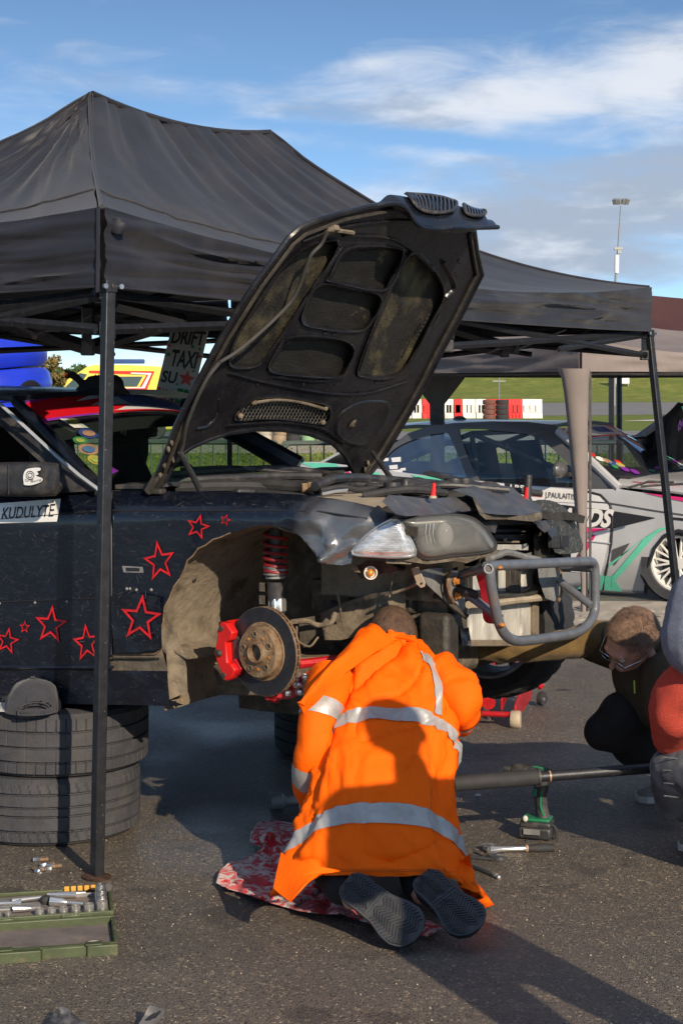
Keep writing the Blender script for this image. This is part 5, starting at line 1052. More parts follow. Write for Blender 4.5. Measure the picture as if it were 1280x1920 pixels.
bay([(590, 912, 6.2), (620, 899, 6.3), (660, 896, 6.5), (720, 900, 6.7), (820, 908, 6.9)], .018, 'strut_brace', 'black'); bay([(600, 920, 6.15), (640, 913, 6.2), (670, 918, 6.25), (700, 915, 6.3)], .010, 'wire_loom', 'rubber')
b = MB(); b.loft([[C(t, w, 1.27+.02*sin(w*9)+.035*(t+.62)) for w in [.1+.1*i for i in range(16)]] for t in (-.72, -.66, -.60, -.54)], .015); part(b, 'scuttle_panel', 'black', smooth=60)
for i in range(30):
    t = rnd.uniform(-.45, .42); w = rnd.uniform(.3, 1.5) if t < -.12 else rnd.uniform(.62, 1.5); cbox(t, w, 1.235-.08*max(0, t)-.12*max(0, w-.95)+rnd.uniform(-.02, .025), rnd.uniform(.06, .2), rnd.uniform(.05, .18), rnd.uniform(.03, .07), rnd.choice(['engine_cover', 'reservoir', 'fuse_box']), rnd.choice(['black', 'grime', 'black', 'rubber', 'steeld']), rnd.uniform(-12, 12), rnd.uniform(-12, 12), rnd.uniform(-40, 40), .012)
for i in range(16): t = rnd.uniform(-.4, .3); w = rnd.uniform(.3, 1.3); q = C(t, w, 1.27-.12*max(0, w-.8)); ctube([q, q+D*rnd.uniform(-.1, .15)+A*.1+UP*.02, q+D*rnd.uniform(-.2, .25)+A*.25], rnd.uniform(.006, .016), 'engine_hose', rnd.choice(['rubber', 'black', 'rubber', 'dustdk']))
for x, y, Y in ((572, 915, 6.3), (583, 913, 6.3)): part(MB().box(W(x, y, Y), (.03, .03, .035), rot(z=20)), 'rusty_clamp', 'rust', bevel=.005)
for x, y, Y, r in ((735, 914, 6.35, .03), (850, 905, 6.8, .035), (870, 905, 6.8, .03), (700, 912, 6.6, .025)): part(MB().lathe([(.001, .03), (r, .03), (r*1.05, .02), (r, 0), (.001, 0)], W(x, y+6, Y), UP, 16), 'filler_cap', 'black')
bay([(845, 903, 6.9), (868, 908, 6.9), (892, 914, 6.8)], .012, 'engine_hose', 'rubber'); part(MB().box(W(858, 900, 7.0), (.26, .1, .015), rot(y=12, z=-20)), 'air_deflector', 'black', bevel=.003)
bay([(896, 916, 6.6), (905, 908, 6.6), (920, 906, 6.6), (935, 912, 6.6)], .008, 'wire_loop', 'rubber')
# ================================================================ cabin
wa, wbm, wcn, wd = C(-1.30, .25, 1.585), C(-.68, .10, 1.285), C(-.81, 1.53, 1.305), C(-1.30, 1.36, 1.565)
def ws(u_, v_, off=0.):       # u across, v up
    p = lerp(lerp(wbm, wcn, u_), lerp(wa, wd, u_), v_); bow = 4*u_*(1-u_); return p+D*(.11*bow*(1-.35*v_))+UP*(.045*bow*v_)+(D*.45+UP*.9)*off
b = MB(); b.loft([[ws(i/16, j/8) for i in range(17)] for j in range(9)], .004); part(b, 'windscreen', 'screen', smooth=80)
def band(pu, mt, n, off=.004, parent=None, nx=24):
    b = MB(); b.sheet(pu, lambda u_, v_, th: ws(u_/100, v_/100, off+th), 4, .0012); return part(b, n, mt, parent, smooth=80)
bn = band([(0, 99), (100, 99), (100, 78), (0, 76)], 'bannerwhite', 'sun_strip', .004)
band([(0, 98.5), (34, 98.5), (22, 92), (40, 94), (26, 86), (47, 85.5), (36, 80), (21, 77), (0, 76.5)], 'bannerred', 'banner_flash', .0065, bn); band([(1, 99), (18, 99), (14, 98), (3, 97)], 'purple', 'banner_flash', .008, bn); band([(0, 77.5), (22, 77.5), (30, 76.5), (0, 75)], 'purple', 'banner_flash', .008, bn)
band([(60, 99), (100, 99), (100, 93), (90, 96)], 'bannerred', 'banner_flash', .0065, bn); band([(30, 79), (100, 80.5), (100, 78), (30, 76.5)], 'bannerred', 'banner_flash', .0065, bn); band([(86, 93), (100, 91), (100, 79), (92, 80)], 'bannerred', 'banner_flash', .0065, bn)
for k in range(13): u_ = 46+k*3.1; band([(u_, 96-abs(6-k)*.1), (u_+1.4, 96), (u_+4.2, 83), (u_+2.6, 83)], 'navy', 'banner_lettering', .008, bn)
for k in range(6): band([(42+k*5, 97.4-k*.1), (46.2+k*5, 97.6), (46.6+k*5, 94.6), (42.6+k*5, 94.6)], 'navy', 'banner_lettering', .009, bn)
band([(0, 80), (100, 82), (100, 70), (70, 62), (30, 60), (0, 56)], 'ink', 'windscreen_tint', -.006)
def sticker(x, y, rx, ry, mt, mt2, sh='o', parent=None, a=0.):
    # on the windscreen glass near the pillar: intersect with the pane
    n = (wcn-wbm).cross(wa-wbm).normalized(); n = n if n.y < 0 else -n
    P = lambda px, py, o: (lambda t_: hit(px, py, wbm+D*(.0+o)+n*(.022+o), n))(0)
    pol = [(x+rx*cos(t_)*cos(a)-ry*sin(t_)*sin(a), y+ry*sin(t_)*cos(a)+rx*cos(t_)*sin(a)) for t_ in [2*pi*k/20 for k in range(20)]] if sh == 'o' else sh
    s = part(MB().sheet(pol, lambda px, py, th: P(px, py, .004+th), 0, .001), 'windscreen_sticker', mt)
    if mt2: part(MB().sheet([(x+(px-x)*.62, y+(py-y)*.58) for px, py in pol], lambda px, py, th: P(px, py, .007+th), 0, .001), 'sticker_print', mt2, s)
    return s
sticker(143, 791, 0, 0, 'white', None, [(112, 785), (146, 781), (175, 802), (140, 802)]); sticker(140, 789, 15, 7, 'lime', 'yellow'); sticker(167, 812, 20, 9, 'navy', 'peach', a=.15); sticker(151, 825, 14, 6.5, 'green', 'lime', a=.12); sticker(167, 842, 20, 10, 'peach', 'sblue', a=.15); sticker(180, 862, 16, 8, 'yellow', 'lime', a=.3); sticker(217, 881, 0, 0, 'purple', None, [(204, 872), (223, 883), (206, 890)])
# pillars, roof, side glass
def strip3(pts, w, th, n, mt, parent=None, flat=.45): return part(MB().tube([V(p) for p in pts], w, 8, flat=flat), n, mt, parent)
roofz = lambda t, w: 1.585+.035*(1-((w-.86)/.75)**2)+.02*math.sin(min(1, (-1.3-t)/1.2)*1.57)-.10*max(0, (-2.3-t))
b = MB(); b.loft([[C(t+.10*(1-((w-.82)/.6)**2)*(1 if t > -1.35 else 0), w, roofz(t, w)) for w in (.22, .30, .45, .65, .86, 1.05, 1.25, 1.40, 1.47)] for t in (-1.29, -1.36, -1.5, -1.8, -2.1, -2.4, -2.6)], -.02); part(b, 'roof', 'paint', smooth=70)
part(MB().loft([[C(-2.6, w, roofz(-2.6, w)) for w in (.25, .86, 1.45)], [C(-3.05, w, 1.22) for w in (.15, .86, 1.55)]], .004), 'rear_window', 'glass')
pn = [S(30, 752, .24), S(70, 790, .21), S(110, 832, .17), S(150, 878, .12), S(190, 919, .07)]
part(MB().tube(pn, [.020, .022, .024, .026, .028], 8), 'windscreen_pillar', 'paint')
part(MB().tube([S(-14, 748, .195), S(0, 757, .185), S(20, 775, .165), S(60, 812, .13), S(110, 858, .080), S(150, 892, .042), S(184, 917, .015)], .0085, 6, flat=.7), 'pillar_trim', 'silvertrim')
part(MB().tube([C(-1.30, 1.37, 1.56), C(-1.05, 1.46, 1.44), C(-.81, 1.55, 1.30)], [.045, .045, .05], 8), 'windscreen_pillar', 'paint'); part(MB().tube([C(-1.28, 1.40, 1.585), C(-1.04, 1.49, 1.465), C(-.80, 1.585, 1.325)], .010, 6), 'pillar_trim', 'silvertrim')
b = MB(); fr0 = [(-60, 735), (-10, 748), (0, 760), (60, 815), (110, 861), (150, 895), (186, 920), (100, 926), (-60, 930)]; gl = [(-60, 792), (0, 793), (30, 822), (66, 855), (90, 872), (94, 905), (92, 926), (-60, 927)]
b.sheet(fr0, lambda x, y, th: S(x, y, .04+.28*max(0, (924-y))/200+th), 18, .012, holes=[[(-50, 794), (0, 796), (30, 824), (66, 857), (86, 874), (88, 905), (87, 920), (-50, 921)]]); part(b, 'door_frame', 'black', smooth=60)
part(MB().sheet(gl, lambda x, y, th: S(x, y, .052+.28*max(0, (924-y))/200+th), 18, .004), 'door_window', 'clear'); part(MB().sheet([(88, 872), (150, 892), (186, 920), (92, 925)], lambda x, y, th: S(x, y, .036+.26*max(0, 924-y)/200+th), 0, .006), 'quarter_panel', 'black')
tl = [C(-1.0-.2*i, .235+(.0 if i < 8 else .02*(i-8)), 1.575-.004*i) for i in range(2, 8)]; part(MB().tube(tl, .016, 6), 'roof_rail', 'paint')
part(MB().loft([[C(t, .06, 1.27+.03*t+.0) for t in (-1.6, -2.2, -2.9)], [C(t, .24, 1.56) for t in (-1.6, -2.2, -2.7)]], .004), 'rear_side_window', 'clear'); part(MB().loft([[C(t, 1.67, 1.27+.03*t) for t in (-1.0, -1.6, -2.2, -2.9)], [C(t, 1.48, 1.55) for t in (-1.25, -1.6, -2.2, -2.7)]], .004), 'far_side_window', 'glass')
for t in (-1.75,): part(MB().tube([C(t, .05, 1.23), C(t, .235, 1.57)], .03, 6), 'door_pillar', 'paint'); part(MB().tube([C(t, 1.67, 1.23), C(t, 1.48, 1.57)], .03, 6), 'door_pillar', 'paint')
# dash, seat, mirror, cage
part(MB().loft([[C(t, w, z) for w in (.12, .86, 1.6)] for t, z in ((-.70, 1.24), (-.9, 1.26), (-1.05, 1.24), (-1.1, 1.0))], .02), 'dashboard', 'seat', smooth=70)
for w, n in ((.48, 'seat'), (1.22, 'seat')):
    s = part(MB().loft([[C(-1.95-.12*k/8-.03*math.cos(j/8*2*pi), w+x*(.24 if k < 5 else .24-.03*(k-4)), .85+.68*k/8) for j, x in enumerate((-1, -.9, -.5, 0, .5, .9, 1))] for k in range(9)], .07), 'racing_seat', 'seat', smooth=60); part(MB().ball(C(-1.9, w, 1.42), (.06, .17, .12), CARM, 12), 'headrest', 'seat', s)
part(MB().ball(S(236, 832, 1.02), (.06, .15, .20), CARM, 14), 'passenger_headrest', 'seat'); part(MB().sheet([(206, 860), (262, 842), (284, 890), (298, 912), (206, 912)], lambda x, y, th: S(x, y, .95+th), 0, .18), 'passenger_seat', 'seat', bevel=.03)
part(MB().box(S(262, 808, .80), (.03, .24, .055), CARM), 'rear_view_mirror', 'vanglass', bevel=.015)
for p, q in ((C(-1.2, .3, .7), C(-1.3, .35, 1.53)), (C(-2.0, .3, .7), C(-2.0, .36, 1.55)), (C(-2.0, 1.45, .7), C(-2.0, 1.38, 1.55)), (C(-2.0, .36, 1.54), C(-2.0, 1.38, 1.54)), (C(-1.3, .35, 1.53), C(-2.0, .36, 1.55))): part(MB().tube([p, q], .02, 8), 'roll_cage_tube', 'black')
part(MB().lathe([(.165, -.012), (.185, -.012), (.185, .012), (.165, .012)], C(-1.25, 1.2, 1.16), (D*-.9+UP*.35), 26, closed=True), 'steering_wheel', 'seat')
# door mirror with turbo sticker
mb = MB(); mp = spl2([(-18, 872), (0, 867), (60, 866), (104, 868), (111, 876), (112, 900), (108, 922), (96, 930), (40, 931), (0, 930), (-18, 926)], 3)
mfn = lambda x, y, th: S(x, y, -.10+th); mb.sheet(mp, bulge(mp, -.06, .03, lambda x, y, o: S(x, y, -.07+o)), 8, .07); mr_ = part(mb, 'door_mirror', 'black', smooth=60)
part(MB().sheet([(96, 900), (116, 904), (120, 916), (106, 930), (92, 930)], lambda x, y, th: S(x, y, -.02+th), 0, .06), 'mirror_arm', 'black', mr_, bevel=.006)
part(MB().tube([S(17, 870, -.165), S(16, 900, -.167), S(17, 928, -.165)], .002, 4), 'mirror_joint', 'ink', mr_)
lg = spl2([(45, 905), (44, 893), (48, 882), (57, 878), (75, 877), (76, 882), (70, 884), (73, 889), (68, 892), (80, 897), (78, 903), (66, 908), (56, 910), (46, 909)], 3)
lgp = part(MB().sheet(lg, lambda x, y, th: S(x, y, -.169+th), 0, .001), 'turbo_sticker', 'white', mr_)
for r_ in (7.5, 4.2): part(MB().tube([S(57+r_*cos(k*pi/8), 891+r_*sin(k*pi/8), -.1700) for k in range(16)], .0014, 4, closed=True), 'sticker_ring', 'ink', lgp)
letter('Turbo', (47, 904), (63, 901), (47, 899), lambda x, y, th: S(x, y, -.1712), 'ink', lgp, 'sticker_lettering', shear=.3); letter('Racing', (58, 906.5), (79, 901.5), (58, 901.5), lambda x, y, th: S(x, y, -.1712), 'ink', lgp, 'sticker_lettering', shear=.3)
# ================================================================ grey race car behind
B2 = radians(33); S1 = V((2.538, 13.4, 0)); D1 = V((cos(B2), -sin(B2), 0)); A1 = V((sin(B2), cos(B2), 0))
def Q(x, y, w=0.): return hit(x, y, S1+A1*w, A1)
def C1(t, w, z): return S1+D1*t+A1*w+UP*z
g = thing('race_car', 'silver grey race car with mint and magenta livery parked behind the bull bar', 'car', C1(-1.3, .85, 0))
def gp(m, name, mt, parent=None, **k): return m.build(name, M[mt], parent or g, **k)
def body1(x, y, th=0, off=0.):
    p = Q(x, y, 0); z = p.z; w = .10*max(0, (z-.80)/.2)**2*.6+.10*max(0, (.45-z)/.25)**2*.5; t = (p-S1).dot(D1); w += .25*max(0, t-.3)**2+.06*max(0, -3.1-t)
    return Q(x, y, w+off+th)
gf = lambda off=0.: (lambda x, y, th: body1(x, y, th, off))
side = [(520, 896), (560, 866), (600, 866), (700, 878), (800, 892), (880, 900), (985, 910), (1085, 917), (1160, 917), (1220, 926), (1300, 938), (1340, 950), (1345, 1030), (1328, 1050), (1318, 1020), (1296, 1000), (1270, 995), (1245, 1004), (1226, 1028), (1214, 1062), (1209, 1112), (1130, 1109), (1040, 1098), (900, 1082), (760, 1065), (744, 1030), (724, 1000), (695, 984), (665, 990), (640, 1015), (628, 1048), (560, 1040), (524, 1020), (514, 950)]
gp(MB().sheet(side, gf(), 16, .02), 'body_side', 'silver', smooth=60)
gp(MB().sheet([(915, 905), (1085, 919), (1128, 930), (1143, 950), (1142, 1000), (1130, 1060), (1124, 1078), (980, 1062), (905, 1050)], gf(-.004), 20, .003), 'door_panel', 'cream', smooth=60)
gp(MB().tube([body1(x, y, 0, -.002) for x, y in ((1086, 918), (1125, 928), (1143, 946), (1148, 970), (1145, 1020), (1136, 1070), (1130, 1106))], .010, 6), 'door_seam', 'ink')
gp(MB().tube([body1(x, y, 0, -.004) for x, y in ((980, 926), (1060, 937), (1140, 943), (1230, 958), (1300, 968))], .006, 6), 'body_crease', 'darkgrey'); gp(MB().tube([body1(x, y, 0, -.006) for x, y in ((1080, 1012), (1143, 1019))], .008, 6), 'door_moulding', 'silver')
def deco(pts, mt, off=-.008, name='livery_stripe', c=24): return gp(MB().sheet(pts, gf(off), c, .002), name, mt)
deco([(985, 938), (1148, 958), (1228, 971), (1148, 991), (1060, 986), (985, 976)], 'ink', name='black_arrow')
letter('KLAUDS', (1004, 985), (1146, 990), (1009, 950), lambda x, y, th: body1(x, y, 0, -.014), 'white', g, 'door_lettering', bold=.045, shear=.25)
gp(MB().sheet([(990, 913), (1083, 920), (1079, 943), (986, 938)], gf(-.010), 20, .002), 'name_strip', 'white'); letter('J.PAULAITIS', (1021, 936), (1077, 940), (1021, 922), lambda x, y, th: body1(x, y, 0, -.015), 'ink', g, 'name_lettering')
deco([(946, 905), (985, 908), (984, 922), (945, 918)], 'ink', -.009, 'number_strip'); letter('LRS', (956, 918), (982, 920), (956, 908), lambda x, y, th: body1(x, y, 0, -.013), 'white', g, 'strip_lettering', bold=.03)
for k, c_ in enumerate(('yellow', 'green', 'barred')): deco([(997, 918+k*4.2), (1016, 919.6+k*4.2), (1016, 923.4+k*4.2), (997, 921.8+k*4.2)], c_, -.0155, 'flag_stripe', 0)
deco([(1040, 986), (1142, 992), (1084, 1003), (1040, 1004)], 'pink'); deco([(1107, 1001), (1116, 1004), (1096, 1040), (1078, 1046), (1092, 1024)], 'pink', c=0)
deco([(1080, 1104), (1118, 1079), (1147, 1080), (1166, 1110)], 'mint'); deco([(1140, 1058), (1236, 990), (1250, 989), (1230, 1000), (1152, 1090), (1146, 1100), (1146, 1082), (1210, 1006), (1140, 1064)], 'mint', -.010); deco([(1148, 1030), (1180, 1018), (1152, 1060), (1146, 1050)], 'darkgrey', -.009)
for pts, c_ in (([(560, 867), (628, 869), (664, 894), (640, 896)], 'mint'), ([(576, 886), (590, 878), (610, 890), (600, 896)], 'pink'), ([(650, 880), (668, 900), (640, 902)], 'pink'), ([(684, 884), (712, 886), (704, 904)], 'mint'), ([(668, 884), (682, 902), (668, 906)], 'pink'), ([(770, 890), (828, 896), (830, 915), (812, 914)], 'mint'), ([(690, 908), (735, 905), (740, 916)], 'pink'),
                ([(1205, 924), (1290, 934), (1290, 942), (1250, 934)], 'pink')): deco(pts, c_, c=0)
# greenhouse
def top1(x, y, th=0.): p = Q(x, y); k = max(0, (p.z-.93)); return Q(x, y, .03+.42*k+th)
roofl = [(700, 876), (716, 858), (740, 830), (765, 812), (800, 800), (850, 793), (920, 790), (990, 791), (1040, 797), (1050, 806), (1100, 858), (1168, 918), (1085, 917), (880, 901), (720, 886)]
w1 = spl2([(714, 874), (726, 854), (748, 836), (782, 822), (835, 811), (848, 826), (866, 872), (874, 895), (800, 890), (722, 883)], 2); w2 = spl2([(862, 805), (930, 808), (985, 814), (1018, 828), (1052, 858), (1084, 893), (1086, 914), (985, 908), (898, 900), (882, 866)], 2)
gp(MB().sheet(roofl, lambda x, y, th: top1(x, y, th), 16, .03, holes=[w1, w2]), 'cabin_frame', 'darkgrey', smooth=60)
gp(MB().sheet(w1, lambda x, y, th: top1(x, y, .012+th), 16, .004), 'quarter_window', 'clear'); gp(MB().sheet(w2, lambda x, y, th: top1(x, y, .012+th), 16, .004), 'door_window', 'glass')
gp(MB().sheet([(838, 808), (858, 804), (880, 866), (900, 901), (876, 899), (862, 862)], lambda x, y, th: top1(x, y, -.004+th), 0, .02), 'door_pillar', 'darkgrey')
gp(MB().tube([top1(x, y, -.01) for x, y in ((1046, 808), (1080, 838), (1115, 872), (1160, 915))], .035, 8), 'windscreen_pillar', 'silver')
for x, y, s in ((742, 862, 9), (722, 862, 6), (737, 876, 8), (755, 880, 5), (742, 887, 12)): gp(MB().sheet([(x-s, y-s*.4), (x+s, y-s*.6), (x+s, y+s*.4), (x-s*.8, y+s*.5)], lambda a, c, th: top1(a, c, .004+th), 0, .002), 'window_sticker', 'cream')
rz = lambda t, w: 1.305+.03*(1-((w-.85)/.6)**2)
gp(MB().loft([[C1(t, w, rz(t, w)-(.0 if t > -2.4 else .10*(-2.4-t)**1.2)) for w in (.20, .35, .6, .85, 1.1, 1.35, 1.5)] for t in (-1.18, -1.3, -1.6, -2.0, -2.4, -2.7, -2.9)], -.03), 'roof', 'darkgrey', smooth=60)
for pts, c_ in (([(-1.35, .25), (-1.7, .3), (-1.75, .7), (-1.4, .6)], 'pink'), ([(-1.9, .3), (-2.3, .35), (-2.1, .8)], 'mint'), ([(-1.9, .9), (-2.6, .5), (-2.3, 1.2)], 'pink')): gp(MB().sheet([(t*100, w*100) for t, w in pts], lambda a, c, th: C1(a/100, c/100, rz(a/100, c/100)+.006-th), 10, .002), 'roof_flash', c_)
gp(MB().ball(C1(-2.35, .85, 1.36), (.07, .03, .035), Matrix((D1, A1, UP)).transposed()), 'roof_antenna', 'darkgrey')
wa1, wb1, wc1, wd1 = C1(-1.17, .22, 1.29), C1(-.50, .06, .93), C1(-.50, 1.64, .93), C1(-1.17, 1.48, 1.29)
def ws1(u_, v_, off=0.): p = lerp(lerp(wb1, wc1, u_), lerp(wa1, wd1, u_), v_); bow = 4*u_*(1-u_); return p+D1*(.10*bow)+UP*(.03*bow*v_)+(D1*.45+UP*.85)*off
gp(MB().loft([[ws1(i/12, j/6) for i in range(13)] for j in range(7)], .004), 'windscreen', 'clear', smooth=80)
def band1(pu, mt, off=.006, n='banner_flash'): return gp(MB().sheet(pu, lambda u_, v_, th: ws1(u_/100, v_/100, off+th), 5, .002), n, mt, smooth=80)
band1([(0, 100), (100, 100), (100, 82), (0, 80)], 'bannerwhite', .006, 'sun_strip'); band1([(0, 100), (14, 100), (8, 92), (24, 96), (16, 84), (0, 78)], 'bannerred', .010); band1([(70, 100), (100, 100), (100, 82), (84, 84), (90, 92)], 'bannerred', .010); band1([(0, 80), (60, 80), (100, 81), (100, 79), (0, 77)], 'bannerred', .010); _ = [band1([(40+4*k, 97), (42+4*k, 97), (45+4*k, 86), (42.5+4*k, 86)], 'navy', .010, 'banner_lettering') for k in range(6)]
for i, (u_, v_, r_, c_) in enumerate(((5, 48, 4, 'barred'), (7, 38, 4, 'white'), (10, 33, 4, 'peach'), (12, 27, 5, 'navy'), (10, 22, 3, 'green'), (16, 24, 4, 'yellow'), (15, 16, 4, 'purple'), (18, 30, 3, 'barred'), (20, 10, 4, 'purple'), (96, 30, 5, 'mint'), (94, 22, 4, 'purple'), (93, 14, 4, 'cream'), (92, 8, 5, 'sblue'))): band1([(u_+r_*.7*cos(k), v_+r_*sin(k)*1.3) for k in (0, .9, 1.9, 2.8, 3.8, 4.8, 5.6)], c_, .008, 'windscreen_sticker')
gp(MB().loft([[C1(t, w, .93-.16*(max(0, t+.5)/1.3)**1.6-.02*((w-.85)/.8)**2-(.04 if w in (.03, 1.68) else 0)) for w in (.03, .1, .4, .85, 1.3, 1.6, 1.68)] for t in (-.5, -.2, .1, .4, .7, .85)], .02), 'bonnet', 'silver', smooth=60); gp(MB().loft([[C1(.86-.12*abs(w-.85)**2, w, z) for w in (.05, .4, .85, 1.3, 1.65)] for z in (.2, .4, .6, .76)], .02), 'front_bumper', 'silver', smooth=60)
for pts, c_ in (([(-.38, .06), (.6, .10), (.6, .2), (-.3, .2)], 'pink'), ([(-.30, .21), (.6, .21), (.6, .34), (-.1, .3)], 'mint')): gp(MB().sheet([(t*100, w*100) for t, w in pts], lambda a, c, th: C1(a/100, c/100, .93-.16*(max(0, a/100+.5)/1.3)**1.6-.02*((c/100-.85)/.8)**2+.008-th), 10, .002), 'bonnet_stripe', c_)
gp(MB().loft([[C1(-.56, w, .945) for w in (.1, .85, 1.6)], [C1(-.42, w, .93) for w in (.1, .85, 1.6)]], .01), 'scuttle_panel', 'black')
for p in (((1175, 917), (1215, 905), (1262, 906)), ((1200, 914), (1240, 911), (1285, 909))): gp(MB().tube([W(x, y-2, 12.9) for x, y in p], .010, 5), 'wiper', 'black')
gp(MB().box(C1(-1.9, .85, .42), (2.6, 1.5, .3), Matrix((D1, A1, UP)).transposed()), 'floor_pan', 'ink'); gp(MB().loft([[C1(-3.7+.2*i, 1.70, lerp(.3, .95, k/4)) for i in range(23)] for k in range(5)], .02), 'far_side', 'silver')
gp(MB().loft([[C1(t, w, z) for w in (.06, .85, 1.64)] for t, z in ((-2.9, 1.18), (-3.35, .97), (-3.75, .93), (-3.8, .35))], .02), 'tail', 'silver', smooth=50)
gp(MB().loft([[C1(-.62, w, .93) for w in (.1, 1.6)], [C1(-.95, w, .95) for w in (.1, 1.6)], [C1(-1.0, w, .6) for w in (.1, 1.6)]], .02), 'dashboard', 'seat')
for w in (.42, 1.25): s = gp(MB().loft([[C1(-1.75-.15*k/6, w+x*.24, .5+.68*k/6) for x in (-1, -.7, 0, .7, 1)] for k in range(7)], .06), 'racing_seat', 'seat', smooth=60)
for p, q in ((C1(-1.0, .25, .95), C1(-1.9, .25, 1.26)), (C1(-1.75, .2, .5), C1(-1.9, .25, 1.26)), (C1(-1.9, .25, 1.26), C1(-2.9, .3, .9)), (C1(-1.75, 1.5, .5), C1(-1.9, 1.42, 1.26)), (C1(-1.9, .25, 1.26), C1(-1.9, 1.42, 1.26)), (C1(-1.9, 1.42, 1.26), C1(-2.9, 1.4, .9))): gp(MB().tube([p, q], .022, 8), 'roll_cage_tube', 'black')
mm = gp(MB().ball(C1(-.92, -.10, 1.0), (.05, .10, .07), Matrix((D1, A1, UP)).transposed(), 14), 'door_mirror', 'darkgrey'); gp(MB().tube([C1(-.9, -.02, .96), C1(-.9, .08, .95)], .02, 6), 'mirror_arm', 'black', mm)
def rim1(c, r=.30):
    ty = gp(MB().lathe([(.215, .0), (.22, -.02), (.285, -.02), (r, .02), (r, .18), (.27, .2), (.215, .2)], c, A1, 40, closed=True), 'wheel', 'tyre'); rm = gp(MB().lathe([(.214, .0), (.20, .0), (.195, .03), (.185, .15), (.214, .16)], c, A1, 40, closed=True), 'rim', 'barwhite', ty); b = MB()
    for k in range(10):
        a = 2*pi*k/10; q = D1*cos(a)+UP*sin(a)
        for s in (-.16, .16): q2 = D1*cos(a+s)+UP*sin(a+s); b.tube([c+q*.05+A1*.03, c+q2*.198+A1*.02], [.012, .008], 5)
    b.lathe([(.001, .02), (.05, .02), (.055, .05), (.001, .05)], c, A1, 16); gp(b, 'spoke', 'barwhite', rm)
    gp(MB().lathe([(.001, .09), (.15, .09), (.15, .1), (.001, .1)], c, A1, 24), 'brake_disc', 'rotor', rm)
rim1(C1(.0, .03, .30)); rim1(C1(-2.73, .03, .30)); gp(MB().lathe([(.001, .0), (.30, .0), (.30, .2), (.001, .2)], C1(0, 1.5, .30), A1, 30), 'wheel', 'tyre'); gp(MB().lathe([(.001, .0), (.30, .0), (.30, .2), (.001, .2)], C1(-2.73, 1.5, .30), A1, 30), 'wheel', 'tyre')
gp(MB().tube([body1(x, y, 0, -.006) for x, y in ((1209, 1110), (1214, 1062), (1226, 1028), (1245, 1004), (1270, 995), (1296, 1000))], .014, 6), 'arch_edge', 'ink'); gp(MB().lathe([(.34, .03), (.34, .7), (.33, .7), (.33, .03)], C1(0, .02, .33), A1, 30, closed=True), 'wheel_arch_liner', 'ink')
gp(MB().tube([body1(x, y, 0, -.004) for x, y in ((1252, 983), (1262, 972), (1282, 974))], .010, 5), 'side_indicator', 'ink')
gp(MB().tube([body1(x, y, 0, -.0) for x, y in ((1090, 1104), (1150, 1109), (1208, 1112))], .014, 6), 'sill_edge', 'darkgrey')
# groundsheet under the grey car
rows = []
for j in range(22):
    rows.append([G(lerp(1030, 1300, i/30)+8*sin(j), lerp(1128, 1176, j/21)+6*noise.noise(V((i*.3, 0, 3)))*(j > 15)-(6 if i < 4 else 0), .02+.03*abs(noise.noise(V((i*.35, j*.3, 8))))) for i in range(31)])
tag(MB().loft(rows, .004).build('groundsheet', M['plastic'], smooth=80), 'crumpled dirty white groundsheet lying under the grey race car', 'groundsheet')
# ================================================================ dark car with racing jacket over its door, far right
o2 = W(1250, 860, 17.5); dk = thing('parked_car', 'black car cut by the right picture edge behind the grey race car', 'car', (5.2, 18.2, 0))
prof = [(3.6, .35), (3.55, .75), (3.75, .95), (4.4, 1.05), (5.05, 1.42), (6.4, 1.45), (7.1, 1.05), (7.7, 1.0), (7.8, .4)]
def dkf(w): return [V((x, 17.6+w, z)) for x, z in prof]
MB().ext(dkf(0), (0, 1.65, 0)).build('body', M['paint'], dk, bevel=.05)
for a, c in (([(4.5, 1.05), (5.1, 1.37), (5.6, 1.38), (5.6, 1.05)], 'w'), ([(5.7, 1.05), (5.7, 1.38), (6.35, 1.38), (6.9, 1.05)], 'w')): MB().ext([V((x, 17.585, z)) for x, z in a], (0, .02, 0)).build('window', M['vanglass'], dk)
for x in (4.3, 6.9): MB().lathe([(.001, 0), (.2, .0), (.31, .0), (.31, .2), (.001, .2)], (x, 17.56, .31), (0, 1, 0), 24).build('wheel', M['tyre'], dk)
MB().ext([W(1176, 822, 15.6), W(1208, 818, 15.6), W(1262, 780, 15.6), W(1300, 776, 15.6), W(1300, 900, 15.6), W(1225, 890, 15.6)], (0, .5, 0)).build('open_bonnet', M['paint'], dk, bevel=.02)
MB().tube([W(1206, 816, 15.55), W(1236, 796, 15.55), W(1264, 778, 15.55)], .02, 6).build('bonnet_edge', M['silvertrim'], dk)
jk = thing('racing_jacket', 'black racing jacket with purple lettering hung at the right picture edge', 'jacket', W(1270, 880, 15.3)); rows = []
for k in range(18):
    kk = k/17; w_ = interp([(0, .05), (.12, .12), (.3, .24), (1, .27)], kk); cx_ = interp([(0, 1282), (.3, 1276), (1, 1268)], kk)
    rows.append([W(cx_, 757+kk*135, 15.3)+V((sin(a)*w_*.85, -abs(cos(a))*.09+.02*noise.noise(V((a*3, kk*6, 1))), 0)) for a in [-pi/2+pi*i/14 for i in range(15)]])
MB().loft(rows, .02).build('jacket_body', M['trouser'], jk, smooth=80); MB().tube([W(1262, 785, 15.25), W(1254, 830, 15.15), W(1252, 872, 15.15)], [.06, .07, .06], 10).build('sleeve', M['trouser'], jk)
MB().tube([W(1278, 762, 15.2), W(1284, 776, 15.19)], .012, 5).build('collar_trim', M['mint'], jk)
